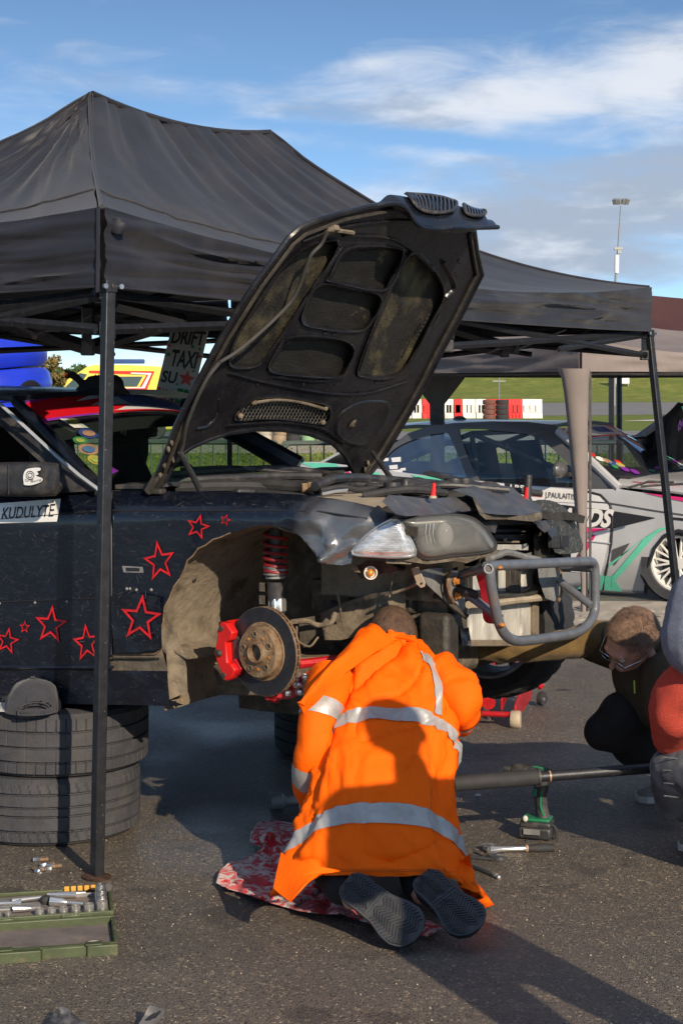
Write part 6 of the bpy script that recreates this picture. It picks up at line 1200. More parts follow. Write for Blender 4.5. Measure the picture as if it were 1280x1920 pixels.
letter('N', (1268, 806), (1280, 798), (1270, 790), lambda x, y, th: W(x, y, 15.16), 'purple', jk, 'lettering', bold=.05, shear=.3); letter('w', (1264, 812), (1280, 804), (1264, 804), lambda x, y, th: W(x, y, 15.16), 'purple', jk, 'lettering', bold=.03, shear=.3)
# ================================================================ DRIFT TAXI board hanging from the tent frame
Y = 8.5; bq = [(322, 612), (392, 616), (356, 772), (286, 760)]
sg = thing('cardboard_sign', 'handwritten DRIFT TAXI cardboard sign hanging from the black tent frame', 'sign', W(340, 690, Y))
MB().ext([W(x, y, Y) for x, y in bq], (0, .012, 0)).build('board', M['card'], sg, bevel=.002)
sf = lambda x, y, th: W(x, y, Y-.004-th)
def uv(u_, v_): a = lerp(V(bq[0]+(0,)), V(bq[1]+(0,)), u_); c = lerp(V(bq[3]+(0,)), V(bq[2]+(0,)), u_); p = lerp(a, c, v_); return (p.x, p.y)
def word(s, u0, u1, v0, v1, mt, b_=.03, sh=0): letter(s, uv(u0, v1), uv(u1, v1), uv(u0, v0), sf, mt, sg, 'lettering', bold=b_, shear=sh)
word('DRIFT', .08, .95, .03, .21, 'ink'); word('TAXI', .18, .88, .28, .49, 'ink'); word('SU', .06, .46, .55, .70, 'ink'); word('E46', .02, .32, .76, .93, 'vanred', .02); word('IR', .38, .54, .84, .95, 'ink', .02); word('E81', .55, .98, .74, .93, 'sgreen', .04)
for u_, v_, r_, c_ in ((.72, .62, 17, 'vanred'), (.10, .35, 6, 'sgreen'), (.68, .23, 5, 'sgreen'), (.92, .34, 5, 'vanred'), (.06, .24, 4, 'vanred'), (.88, .25, 4, 'sgreen'), (.85, .52, 4, 'sgreen'), (.50, .70, 4, 'sgreen'), (.60, .50, 3, 'sgreen'), (.75, .03, 5, 'vanred'), (.45, .02, 5, 'vanred')):
    x, y = uv(u_, v_); MB().sheet(star_poly(x, y, r_, .2, 1.), sf, 0, .001).build('drawn_star', M[c_], sg, smooth=0)
MB().tube([W(330, 614, Y), W(334, 600, 8.4)], .004, 5).build('string', M['ink'], sg); MB().tube([W(380, 616, Y), W(384, 600, 8.4)], .004, 5).build('string', M['ink'], sg)
# dragon toy on the roof
dr = thing('dragon_toy', 'black spiky dragon toy with red mouth standing on the black car roof', 'toy', C(-1.75, .7, 1.64)); Y = 7.15; P = lambda x, y, d=0.: W(x, y, Y+d)
body = [('c', P(150, 733), .018, P(176, 722), .035), ('c', P(176, 722), .04, P(212, 722), .045), ('c', P(158, 722), .016, P(144, 708), .014), ('c', P(144, 708), .016, P(134, 702), .015), ('c', P(134, 699), .009, P(122, 695), .005), ('c', P(135, 705), .008, P(124, 708), .005), ('c', P(212, 722), .03, P(240, 738), .010), ('c', P(170, 728), .018, P(160, 744), .014), ('c', P(205, 728), .02, P(212, 744), .014), ('c', P(186, 728, .05), .018, P(182, 744, .05), .014)]
flesh(body, 'dragon_body', M['trouser'], dr, .004, 3)
b = MB()
for k in range(12): x = 146+k*6.5; y = interp([(146, 706), (160, 716), (176, 705), (212, 702), (225, 712)], x); b.add([P(x-3, y+3, -.005), P(x+3, y+3, -.005), P(x+1, y-4), P(x, y+3, .02)], [(0, 1, 2), (1, 3, 2), (3, 0, 2), (0, 3, 1)])
b.build('back_spikes', M['trouser'], dr, smooth=0); MB().tube([P(132, 703), P(125, 703), P(122, 706)], [.009, .007, .003], 6).build('tongue', M['vanred'], dr)
MB().tube([P(160, 730), P(130, 735), P(116, 739)], [.010, .006, .003], 6).build('tail', M['trouser'], dr)
MB().ext([P(206, 708), P(222, 712), P(228, 726), P(222, 742), P(204, 742)], (0, .05, 0)).build('folded_wing', M['trouser'], dr, bevel=.006)
# ================================================================ kneeling mechanic in orange
kn = thing('person', 'person kneeling in long orange hi-vis coat with silver stripes, seen from behind', 'person', (.1, 5.4, 0))
ROWS = [(712, 776, 1190, 5.90, .045), (690, 800, 1206, 5.86, .075), (655, 828, 1232, 5.80, .11), (628, 850, 1266, 5.74, .13), (608, 860, 1308, 5.67, .15), (598, 858, 1352, 5.60, .16), (590, 852, 1402, 5.53, .17), (578, 850, 1458, 5.46, .18), (562, 856, 1516, 5.40, .19), (548, 866, 1572, 5.36, .19), (536, 876, 1612, 5.335, .17), (526, 886, 1642, 5.32, .15)]
cen = [W((l+r)/2+0, y, Y) for l, r, y, Y, b_ in ROWS]; haw = [(r-l)/2/FPX*Y for l, r, y, Y, b_ in ROWS]; thk = [r[4] for r in ROWS]
def cr1(vals, s):
    n = len(vals)-1; s = max(0, min(n-1e-6, s*n)); i = int(s); t = s-i; p0, p1, p2, p3 = vals[max(i-1, 0)], vals[i], vals[i+1], vals[min(i+2, n)]
    return .5*((2*p1)+(p2-p0)*t+(2*p0-5*p1+4*p2-p3)*t*t+(p3-3*p2+3*p1-p0)*t**3)
def coat(s, a, off=0.):           # s 0 collar .. 1 hem, a angle: 0 right flank, pi/2 spine, pi left flank
    B_ = cr1(cen, s); h = cr1(haw, s); t_ = cr1(thk, s); tg = (cr1(cen, min(1, s+.03))-cr1(cen, max(0, s-.03))).normalized(); R = V((1, .0, 0)); N_ = R.cross(tg).normalized(); N_ = N_ if N_.z > 0 else -N_
    ca, sa = cos(a), sin(a); ce = B_-N_*t_; e = .80
    p = ce+R*(h*math.copysign(abs(ca)**e, ca))+N_*(t_*math.copysign(abs(sa)**e, sa))
    f = .012*noise.noise(V((a*1.6+1, s*4, 2)))+.010*noise.noise(V((a*3.+s*5, s*3.-a*1.5, 5)))+.005*noise.noise(V((a*7+s*16, s*5, 8)))
    f += .016*s*s*sin(a*7+2*noise.noise(V((s*3, a, 1))))*(1-.75*math.exp(-((a-pi/2)/.75)**2))
    rg = lambda n_, k_: max(0, 1-abs(n_)*k_)**2
    f += .011*rg(noise.noise(V((a*1.1+s*2.4, s*3.6-a*.9, 7))), 5)-.012*rg(noise.noise(V((a*1.4-s*3, s*4+a*.5, 17))), 6)+.006*rg(noise.noise(V((a*3+s*4, s*7, 27))), 5)
    f += -.010*math.exp(-((s-.30+.25*abs(a-2.2))/.05)**2)-.008*math.exp(-((s-.45+.30*abs(a-2.6))/.04)**2)-.008*math.exp(-((s-.5+.25*abs(a-.5))/.04)**2)
    if s > .8: d = (s-.8)/.2; k = max(0, abs(ca)-.60)/.40; p = p+tg*(.055*d*k*k)*(1 if ca < 0 else 1.2)+R*(ca*.02*d)
    return p+(R*ca+N_*sa)*(f+off)
NA = 120
def crow(s, a0, a1, n, off=0.): return [coat(s, lerp(a0, a1, i/n), off) for i in range(n+1)]
b = MB(); b.loft([crow(k/110, -.55, pi+.55, NA) for k in range(111)], -.006); coat_o = b.build('coat', M['orange'], kn, smooth=80)
def stripe(s0, s1, a0, a1, n=110, bow=.0, name='reflective_stripe', off=.0115, mt='reflect'):
    b = MB(); b.loft([[coat(lerp(s0, s1, k/8)+bow*((lerp(a0, a1, i/n)-pi/2)/1.6)**2, lerp(a0, a1, i/n), off) for i in range(n+1)] for k in range(9)], .0015); return b.build(name, M[mt], coat_o, smooth=80)
stripe(.405, .455, .0, pi+.1, bow=.06); stripe(.715, .772, -.2, pi+.2, bow=.10)
b = MB(); b.loft([[coat(lerp(.16, .405, j/18), lerp(1.12-.16*j/18, .92-.14*j/18, i/6), .0115) for i in range(7)] for j in range(19)], .0015); b.build('shoulder_stripe', M['reflect'], coat_o, smooth=80)
for s_ in (.958, .968): MB().tube([coat(s_, lerp(.2, pi-.2, i/40), .007) for i in range(41)], .0012, 4).build('hem_seam', M['orangedk'], coat_o)
MB().tube([coat(lerp(.55, 1, i/20), .95, .007) for i in range(21)], .0010, 4).build('back_seam', M['orangedk'], coat_o)
# coat-tail flaps on the ground
def flap(pts, n, th=.006):
    return MB().sheet([(p[0], p[1]) for p in pts], lambda x, y, h: G(x, y, .012+max(0, (interp([(1600, .22), (1640, .12), (1700, .0)], y)))+.012*noise.noise(V((x*.05, y*.05, 1)))+h), 8, th).build(n, M['orange'], coat_o, smooth=80)
flap([(846, 1630), (880, 1600), (888, 1650), (905, 1668), (926, 1697), (905, 1704), (880, 1690), (862, 1664)], 'coat_flap')
b = MB(); b.loft([[lerp(W(528, 1600, 5.28), W(514, 1668, 5.16), k/8), lerp(W(548, 1612, 5.22), W(532, 1682, 5.12), k/8), lerp(W(580, 1620, 5.17), W(546, 1692, 5.09), k/8), lerp(W(608, 1628, 5.16), W(570, 1664, 5.10), k/8), lerp(W(640, 1634, 5.18), W(592, 1640, 5.13), k/8)] for k in range(9)], .006); b.v = [p+V((.4, -1, .3)).normalized()*.030*noise.noise(V((p.x*14, p.z*10, p.y*3))) for p in b.v]; b.build('coat_flap', M['orange'], coat_o, smooth=80)
# raised collar / hood cloth falling over the left shoulder
b = MB(); A_ = [(694, 1168, 5.86), (676, 1180, 5.82), (655, 1206, 5.74), (632, 1232, 5.68), (604, 1262, 5.60), (580, 1292, 5.55), (565, 1322, 5.52)]; B_ = [(738, 1204, 5.84), (722, 1212, 5.79), (700, 1226, 5.73), (664, 1250, 5.66), (632, 1276, 5.60), (604, 1306, 5.56), (570, 1340, 5.54)]
ra, rb_ = spline([W(*p) for p in A_], 5), spline([W(*p) for p in B_], 5)
b.loft([[lerp(p, q, k/8)+V((-.2, -.7, .6)).normalized()*(.035*sin(pi*k/8)+.010*noise.noise(V((k*.5, i*.25, 2)))) for i, (p, q) in enumerate(zip(ra, rb_))] for k in range(9)], .012); b.build('hood_cloth', M['orange'], coat_o, smooth=80)
b = MB(); b.loft([[W(x, y-7*k/3+1.5, 5.87+.01*k+.0*i)+V((0, -.008*sin(k), 0)) for i, (x, y) in enumerate(spl2([(726, 1196), (742, 1193), (765, 1196), (782, 1204), (790, 1212)], 4, False))] for k in range(4)], .010); b.build('collar', M['orange'], coat_o, smooth=80)
# sleeves
def sleeve(pts, rs, name, seed, parent=kn, mt='orange', amp=.012, stripes=(), seg=26, smat='reflect', f1=16):
    P_ = spline(pts, 8); n = len(P_); R_ = [interp([(i*8, r) for i, r in enumerate(rs)], k) for k in range(n)]
    def ringat(off, k0, k1, nn):
        rings = []; FR = []; nr0 = None
        for i in range(n-1):
            d = (P_[i+1]-P_[i]).normalized(); nr0 = (d.orthogonal() if nr0 is None else nr0-d*nr0.dot(d)).normalized(); FR.append(nr0)
        for q in range(nn+1):
            k = lerp(k0, k1, q/nn)*(n-1); i = min(int(k), n-2); c = lerp(P_[i], P_[i+1], k-i); r = lerp(R_[i], R_[i+1], k-i); d = (P_[i+1]-P_[i]).normalized(); nr = lerp(FR[i], FR[min(i+1, n-2)], k-i); d = lerp(d, (P_[min(i+2, n-1)]-P_[min(i+1, n-2)]).normalized(), k-i).normalized(); nr = (nr-d*nr.dot(d)).normalized(); bn_ = d.cross(nr)
            rings.append([c+(nr*cos(a)+bn_*sin(a))*(r+off+amp*noise.noise(V((cos(a)*1.3+seed, sin(a)*1.3, k/(n-1)*f1*.5)))+amp*.8*noise.noise(V((cos(a)*.8, sin(a)*.8+k/(n-1)*f1, seed)))) for a in [2*pi*j/seg for j in range(seg)]])
        return rings
    o = MB().rings(ringat(0, 0, 1, 40)).build(name, M[mt], parent, smooth=80)
    for a, c in stripes: b = MB(); b.rings(ringat(.003, a, c, 6), cap=False); b.build('sleeve_stripe', M[smat], o, smooth=80)
    return o
sleeve([W(812, 1262, 5.86), W(850, 1285, 5.80), W(868, 1322, 5.76), W(862, 1345, 5.86), W(850, 1352, 6.05)], [.078, .074, .064, .056, .05], 'sleeve', 1, stripes=((.62, .70),))
sleeve([W(622, 1272, 5.80), W(606, 1318, 5.70), W(592, 1380, 5.64), W(583, 1430, 5.64), W(580, 1480, 5.72), W(590, 1500, 5.86)], [.078, .070, .060, .055, .052, .048], 'sleeve', 3, amp=.009, f1=9, stripes=((.22, .30), (.60, .72)))
# body under the coat: one skin from head to hands and feet
hd = W(735, 1200, 6.01)
body = [('e', hd, (.078, .098, .105), rot(x=-35)), ('e', hd+V((0, .03, -.07)), (.055, .06, .06)), ('c', hd+V((.0, -.03, -.04)), .045, V((.155, 5.92, .67)), .045), ('e', hd+V((-.078, .0, -.02)), (.012, .02, .03)), ('e', hd+V((.078, .0, -.02)), (.012, .02, .03)), ('c', hd+V((0, .09, -.06)), .012, hd+V((0, .115, -.09)), .012),
        ('c', V((.16, 5.84, .60)), .08, V((.12, 5.58, .33)), .09), ('c', V((-.03, 5.82, .66)), .06, W(592, 1400, 5.72), .045), ('c', W(592, 1400, 5.72), .04, W(588, 1492, 5.84), .032), ('c', V((.32, 5.9, .66)), .06, W(860, 1330, 5.84), .045), ('c', W(860, 1330, 5.84), .04, W(845, 1352, 6.14), .03)]
def hand(w_, d_, up_, s=1., side=1):
    d_ = V(d_).normalized(); up_ = V(up_); x = d_.cross(up_).normalized(); up_ = x.cross(d_); o = [('e', V(w_)+d_*.045*s, (.042*s, .05*s, .018*s), Matrix((x, d_, up_)).transposed())]
    for i, (l, r) in enumerate(((.068, .0088), (.078, .0092), (.073, .0088), (.056, .0078))):
        k = V(w_)+d_*.085*s+x*(i-1.5)*.021*s; m_ = k+(d_*.8-up_*.35).normalized()*l*.5*s; e = m_+(d_*.45-up_*.85).normalized()*l*.5*s; o += [('c', V(w_)+d_*.04*s+x*(i-1.5)*.012*s, r, k, r), ('c', k, r, m_, r*.95), ('c', m_, r*.95, e, r*.8)]
    a = V(w_)+d_*.03*s-x*.035*s*side; m_ = a+(d_*.6-x*.8*side-up_*.2).normalized()*.035*s; o += [('c', a, .012, m_, .0105), ('c', m_, .0105, m_+(d_*.9-up_*.4).normalized()*.028*s, .009)]
    return o
body += hand(W(588, 1496, 5.85), (.2, .8, -.5), (0, .5, .8), .9) + hand(W(845, 1352, 6.14), (-.3, .9, .1), (0, -.1, 1), .9, -1)
hip = V((.11, 5.54, .25))
for sx_, hx in ((-1, 0), (1, 0)):
    kneeP = V((.10+sx_*.15, 5.86, .06)); ank = V((.03, 5.36, .11)) if sx_ < 0 else V((.24, 5.38, .12)); body += [('c', hip+V((sx_*.07, 0, 0)), .075, kneeP, .06), ('c', kneeP, .055, ank, .038), ('c', ank, .036, ank+V((.0, -.05, -.01)), .03)]
flesh(body, 'body', M['skin'], kn, .010, 4)
# hair, trousers, shoes
b = MB(); b.ball(hd+V((0, -.005, .008)), (.087, .108, .112), rot(x=-35), 36, lambda q: 1+.012*noise.noise(q*9)+.006*noise.noise(q*30)); b.build('hair', M['hair'], kn, smooth=80)
rr = random.Random(4); b = MB()
for i in range(2600):
    q = V((rr.gauss(0, 1), rr.gauss(0, 1), rr.gauss(0, 1))).normalized(); p = hd+V((0, -.005, .008))+rot(x=-35)@V((q.x*.087, q.y*.108, q.z*.112)); t_ = (V((.3, -.5, -.6))-q*V((.3, -.5, -.6)).dot(q)).normalized()*.016+q*.007; s_ = t_.cross(q).normalized()*.0009; b.add([p-s_, p+s_, p+t_], [(0, 1, 2)])
b.build('hair_strands', M['hair'], kn, smooth=0, fix=False)
tr = flesh([('c', hip+V((-.07, 0, 0)), .09, V((-.05, 5.86, .08)), .075), ('c', hip+V((.07, 0, 0)), .09, V((.25, 5.86, .08)), .075), ('c', V((-.05, 5.86, .075)), .072, V((.0, 5.36, .13)), .06), ('c', V((.25, 5.86, .075)), .072, V((.24, 5.38, .13)), .06), ('c', hip+V((-.08, 0, .0)), .09, hip+V((.08, 0, .0)), .09)], 'trousers', M['trouser'], kn, .012, 4)
def shoe(heel, toe, wpx, lab, lean):
    h, t_ = W(*heel), W(*toe); ax_ = (t_-h); L = ax_.length; ax_.normalize(); n = V(lean).normalized(); n = (n-ax_*n.dot(ax_)).normalized(); sd = ax_.cross(n)
    half = lambda u_: interp([(0, .018), (.04, .030), (.12, .036), (.3, .033), (.5, .036), (.7, .047), (.82, .048), (.92, .040), (.98, .024), (1, .012)], u_)*1.38
    pl = [(u_, half(u_)) for u_ in [i/28 for i in range(29)]]; out = [h+ax_*L*u_+sd*(w_+.004*sin(u_*5)) for u_, w_ in pl]+[h+ax_*L*u_-sd*(w_-.004*sin(u_*5)) for u_, w_ in reversed(pl)]
    so_ = MB().ext([p-n*.016 for p in out], n*.016).build('shoe', M['sole'], kn, bevel=.003)
    if lab: so_['label'] = lab
    rings = []
    for k in range(13):
        u_ = .03+.94*k/12; w_ = half(u_)*.97; hgt = interp([(0, .06), (.15, .085), (.45, .075), (.7, .055), (.9, .045), (1, .02)], u_); c = h+ax_*L*u_-n*.014; rings.append([c+sd*w_*cos(a)-n*hgt*max(0, sin(a))*1. + n*.004*(1 if sin(a) <= 0 else 0) for a in [2*pi*j/20 for j in range(20)]])
    MB().rings(rings).build('shoe_upper', M['trouser'], so_, smooth=60)
    for i in range(23):
        u0 = .035+i*.0405; 
        if 9 <= i <= 10: amp = 0
        else: amp = .012
        u0_ = u0; hw = half(min(1, u0+.0))-.005; pts = [h+ax_*(L*u0_+amp*(abs(((j/16*4.0+.5) % 2)-1)-.5)*1.6)+sd*lerp(-hw, hw, j/16)+n*.0022 for j in range(17)]
        MB().tube(pts, .0034, 4, flat=.8).build('tread', M['sole'], so_, smooth=0)
    MB().tube([h+ax_*L*u_+sd*w_*1.0-n*.004 for u_, w_ in pl]+[h+ax_*L*u_-sd*w_-n*.004 for u_, w_ in reversed(pl)], .0035, 5, closed=True).build('welt', M['sole'], so_)
    MB().lathe([(.007, 0), (.010, 0), (.010, .003), (.007, .003)], h+ax_*L*.40, n, 16, closed=True).build('sole_emblem', M['sole'], so_)
shoe((648, 1652, 5.25), (782, 1754, 5.10), 80, None, (-.12, -.80, .62)); shoe((790, 1640, 5.27), (892, 1740, 5.12), 80, None, (.15, -.80, .60))
# red patterned towel under the knees
def towelmat():
    m = mat('red_white_towel', (.62, .50, .46), .95, 0, .08, 30, .5, 200, sheen=.2); nt = m.node_tree; N = nt.nodes; L = nt.links; bs = N['Principled BSDF']; src = bs.inputs['Base Color'].links[0].from_socket
    g_ = N.new('ShaderNodeNewGeometry'); n = N.new('ShaderNodeTexNoise'); n.inputs['Scale'].default_value = 15; n.inputs['Detail'].default_value = 1.5; n.inputs['Distortion'].default_value = 2.2; L.new(g_.outputs['Position'], n.inputs[0]); r = N.new('ShaderNodeMapRange'); L.new(n.outputs[0], r.inputs[0]); r.inputs[1].default_value = .48; r.inputs[2].default_value = .51
    mx = N.new('ShaderNodeMix'); mx.data_type = 'RGBA'; L.new(r.outputs[0], mx.inputs[0]); L.new(src, mx.inputs[6]); mx.inputs[7].default_value = (.62, .015, .025, 1); L.new(mx.outputs[2], bs.inputs['Base Color']); return m
M['towel'] = towelmat()
tw = [(405, 1655), (412, 1632), (430, 1616), (455, 1612), (480, 1600), (490, 1590), (468, 1578), (470, 1560), (484, 1540), (520, 1538), (560, 1545), (620, 1580), (700, 1660), (760, 1700), (830, 1740), (800, 1756), (700, 1735), (640, 1714), (600, 1714), (560, 1708), (510, 1694), (460, 1676), (424, 1666)]
b = MB(); b.sheet(tw, lambda x, y, th: G(x, y, .012+.034*abs(noise.noise(V((x*.018, y*.03, 2))))+.022*abs(noise.noise(V((x*.045, y*.07, 5))))+(.05*math.exp(-((x-500)/40)**2-((y-1560)/22)**2))+th), 6, -.008)
tag(b.build('towel', M['towel'], smooth=80), 'red and white patterned towel crumpled under the kneeling person', 'towel')
# ================================================================ people on the right
def face_parts(c, R_, s=1.):
    q = lambda x, y, z: V(c)+R_@V((x*s, y*s, z*s))    # local: y = forward, z = up
    return [('e', q(0, 0, .02), (.076*s, .098*s, .098*s), R_), ('e', q(0, .035, -.045), (.056*s, .062*s, .07*s), R_), ('c', q(0, .086, .012), .009*s, q(0, .116, -.022), .0125*s), ('e', q(0, .088, .036), (.05*s, .018*s, .012*s), R_), ('e', q(.080, -.005, -.01), (.010*s, .018*s, .032*s), R_), ('e', q(-.080, -.005, -.01), (.010*s, .018*s, .032*s), R_),
            ('e', q(0, .090, -.055), (.025*s, .011*s, .007*s), R_), ('e', q(0, .090, -.066), (.022*s, .010*s, .006*s), R_), ('e', q(0, .080, -.092), (.026*s, .02*s, .018*s), R_), ('e', q(.035, .07, -.02), (.02*s, .018*s, .018*s), R_), ('e', q(-.035, .07, -.02), (.02*s, .018*s, .018*s), R_)], q
ol = thing('person', 'crouching person in olive fleece and glasses reaching under the car front', 'person', (1.25, 6.7, 0))
hc = W(1186, 1202, 6.55); fwd = V((-.72, -.28, -.63)).normalized(); side_ = fwd.cross(V((.25, -.30, .9))).normalized(); upv = side_.cross(fwd).normalized(); RH = Matrix((side_, fwd, upv)).transposed()
fp, fq = face_parts(hc, RH, 1.07); sh_n, sh_f = W(1178, 1262, 6.50), W(1140, 1190, 6.80)
hipo = V((1.52, 6.95, .42)); kneeo = W(1150, 1370, 6.62); kneeo2 = V((1.25, 6.95, .42)); fo = V((1.38, 7.02, .07))
wr = W(866, 1222, 6.72)
bodyo = fp+[('c', fq(0, -.03, -.06), .055, W(1222, 1248, 6.62), .065), ('c', W(1235, 1262, 6.62), .13, hipo, .14), ('c', W(1165, 1212, 6.76), .045, W(1055, 1208, 6.66), .048), ('c', W(1055, 1208, 6.66), .045, wr, .032), ('c', W(1235, 1262, 6.5), .06, W(1240, 1340, 6.4), .045), ('c', W(1240, 1340, 6.4), .042, W(1255, 1400, 6.5), .03),
        ('c', hipo, .095, kneeo, .06), ('c', kneeo, .055, fo+V((0, 0, .04)), .04), ('c', hipo, .095, kneeo2, .06), ('c', kneeo2, .055, V((1.42, 7.1, .1)), .04)]+hand(wr, (-.95, .1, .1), (0, -.2, 1), .95, 1)
flesh(bodyo, 'body', M['skin'], ol, .008, 3)
for s_ in (-1, 1):
    MB().ball(fq(.031*s_, .085, .016), .0125, None, 12).build('eye', M['rubberw'], ol)
b = MB()
for s_ in (-1, 1): ctr = (.034*s_, .112, .010); b.tube([fq(ctr[0]+.026*cos(a), .108-.004*abs(cos(a)), .006+.018*sin(a)) for a in [2*pi*k/16 for k in range(16)]], .0016, 5, closed=True); b.tube([fq(.060*s_, .104, .012), fq(.084*s_, .05, .012), fq(.088*s_, -.005, .010)], .0016, 5)
b.tube([fq(-.008, .112, .010), fq(.008, .112, .010)], .0015, 5); gl_ = b.build('glasses_frame', M['chrome'], ol); b = MB()
for s_ in (-1, 1): b.add([fq(.034*s_+.025*cos(a), .107, .006+.017*sin(a)) for a in [2*pi*k/16 for k in range(16)]], [list(range(16))])
b.build('spectacle_lens', M['clear'], gl_, smooth=0)
# hair cap with thinning crown
b = MB(); V_ = []; sg_ = 40
def hcap(q):    # local head direction -> radius factor
    return 1+.006*noise.noise(q*8)+.006*noise.noise(V((q.x*26, q.y*8, q.z*8)))
rings = []
for i in range(20):
    th = .02+(1.75)*i/19; ring = []
    for k in range(sg_):
        a = 2*pi*k/sg_; q = V((sin(th)*cos(a), sin(th)*sin(a), cos(th))); lim = interp([(-1, 1.9), (0, 1.55), (.6, 1.0), (1, .82)], q.y if th > .3 else 0); th2 = min(th, lim if sin(a) > .0 else 1.75); q = V((sin(th2)*cos(a), sin(th2)*sin(a), cos(th2))); kf = hcap(q)*(1 if th < lim else .97); ring.append(fq(0, -.004, .022)+RH@V((q.x*.083*kf, q.y*.104*kf, q.z*.104*kf))*1.07)
    rings.append(ring)
MB().rings(rings, cap=False).build('hair', M['hair2'], ol, smooth=80); b = MB()
for i in range(8000):
    q = V((rr.gauss(0, 1), rr.gauss(0, 1)-.25, rr.gauss(0, 1)+.4)).normalized()
    if q.z < -.25 or (q.y > .62) or (q.y > .35 and q.z < .3): continue
    p = fq(0, -.004, .022)+RH@V((q.x*.084, q.y*.105, q.z*.105))*1.07; cw = V((q.z*.2-q.x*.2, .35+.9*noise.noise(q*2.5), -q.z*.4-.25)); t_ = RH@((cw-q*cw.dot(q)).normalized()*.022+q*.006); s_ = t_.cross(RH@q).normalized()*.0008; b.add([p-s_, p+s_, p+t_], [(0, 1, 2)])
b.build('hair_strands', M['hair2'], ol, smooth=0, fix=False)
flesh([('c', W(1232, 1240, 6.64), .13, hipo+V((0, 0, .02)), .165), ('c', W(1195, 1262, 6.62), .10, W(1215, 1320, 6.60), .10), ('c', W(1175, 1218, 6.74), .10, W(1120, 1204, 6.72), .082), ('c', W(1240, 1265, 6.5), .085, W(1238, 1335, 6.42), .065), ('c', W(1238, 1335, 6.42), .06, W(1254, 1390, 6.5), .045), ('c', W(1215, 1225, 6.66), .075, W(1196, 1250, 6.60), .07)], 'fleece_jacket', M['olivedk'], ol, .010, 4, .014, 9)
sleeve([W(1172, 1205, 6.78), W(1120, 1198, 6.72), W(1060, 1208, 6.66), W(1000, 1216, 6.64), W(950, 1220, 6.66), W(880, 1222, 6.70)], [.088, .070, .056, .048, .043, .034], 'sleeve', 9, parent=ol, mt='olive', amp=.008, f1=20, seg=28)
MB().tube([W(1188, 1276, 6.47), W(1189, 1300, 6.47)], .003, 5).build('zip_pull', M['limebright'], ol)
flesh([('c', hipo, .13, kneeo, .085), ('c', kneeo, .085, W(1165, 1340, 6.6), .09), ('c', kneeo, .07, fo+V((.02, 0, .10)), .06), ('c', hipo, .13, kneeo2, .085), ('c', kneeo2, .075, V((1.40, 7.1, .14)), .06), ('c', W(1130, 1372, 6.62), .075, W(1180, 1340, 6.62), .10), ('c', hipo, .14, W(1200, 1380, 6.7), .13)], 'trousers', M['trouser'], ol, .012, 5)
def sneaker(p, d, parent, s=1., up_=None):
    d = V(d).normalized(); sd = V((-d.y, d.x, 0)); rings = []
    for k in range(13):
        u_ = k/12; w_ = interp([(0, .026), (.1, .036), (.4, .034), (.7, .046), (.9, .040), (1, .016)], u_)*s; hgt = interp([(0, .075), (.2, .095), (.45, .075), (.75, .048), (1, .025)], u_)*s; c = V(p)+d*.28*s*u_+UP*.022; rings.append([c+sd*w_*cos(a)+UP*hgt*max(0, sin(a)) for a in [2*pi*j/18 for j in range(18)]])
    o = MB().rings(rings).build('canvas_shoe', M['canvas'], parent, smooth=60); pl = [(u_, interp([(0, .020), (.06, .034), (.4, .036), (.7, .049), (.9, .043), (1, .018)], u_)*s) for u_ in [i/20 for i in range(21)]]
    MB().ext([V(p)+d*.285*s*u_+sd*w_ for u_, w_ in pl]+[V(p)+d*.285*s*u_-sd*w_ for u_, w_ in reversed(pl)], UP*.028).build('rubber_sole', M['rubberw'], o, bevel=.004); return o
sneaker(V((1.45, 7.04, 0)), (-1, -.2, 0), ol); sneaker(V((1.68, 7.14, 0)), (-1, -.15, 0), ol)
# person cut by the right edge
rp = thing('person', 'crouching person in blue-grey fleece vest, red sleeves and grey jeans at right edge', 'person', (1.45, 6.1, 0)); hr = V((1.60, 5.72, 1.20)); RR = rot(z=20)@rot(x=-25)
fp2, fq2 = face_parts(hr, RR); hip2 = V((1.50, 5.62, .36)); sh2 = V((1.42, 5.70, .96)); el = W(1246, 1350, 5.92); wr2 = V((1.30, 6.12, .40)); kn2 = W(1262, 1445, 6.0); 
flesh(fp2+[('c', fq2(0, -.02, -.08), .055, sh2, .06), ('c', sh2, .13, hip2, .14), ('c', sh2+V((-.18, -.06, -.06)), .055, el, .045), ('c', el, .04, V((1.40, 6.15, .46)), .03), ('c', sh2+V((.16, .06, -.02)), .055, V((1.75, 5.8, .62)), .04), ('c', V((1.75, 5.8, .62)), .04, V((1.62, 6.1, .55)), .03), ('c', hip2, .1, kn2, .06), ('c', kn2, .055, V((1.30, 6.35, .09)), .04), ('c', hip2, .1, V((1.66, 6.1, .5)), .06), ('c', V((1.66, 6.1, .5)), .055, V((1.68, 6.2, .09)), .04)]+hand(V((1.40, 6.15, .46)), (.4, .8, .2), (0, -.2, 1), .95), 'body', M['skin'], rp, .010, 3)
b = MB(); b.ball(hr+V((.01, 0, .025)), (.088, .106, .108), RR, 30, lambda q: 1+.03*noise.noise(q*8)); b.build('hair', M['hair'], rp, smooth=80)
flesh([('c', sh2+V((0, 0, -.02)), .165, hip2, .17), ('c', sh2+V((-.06, -.0, -.10)), .145, V((1.42, 5.68, .78)), .135), ('c', V((1.185, 5.74, .945)), .12, V((1.17, 5.72, .83)), .135), ('c', V((1.185, 5.74, .93)), .12, sh2, .14), ('c', V((1.18, 5.72, .82)), .125, V((1.42, 5.68, .70)), .14), ('c', sh2, .08, sh2+V((.01, 0, .1)), .065)], 'fleece_vest', M['fleece'], rp, .010, 6, .012, 7)
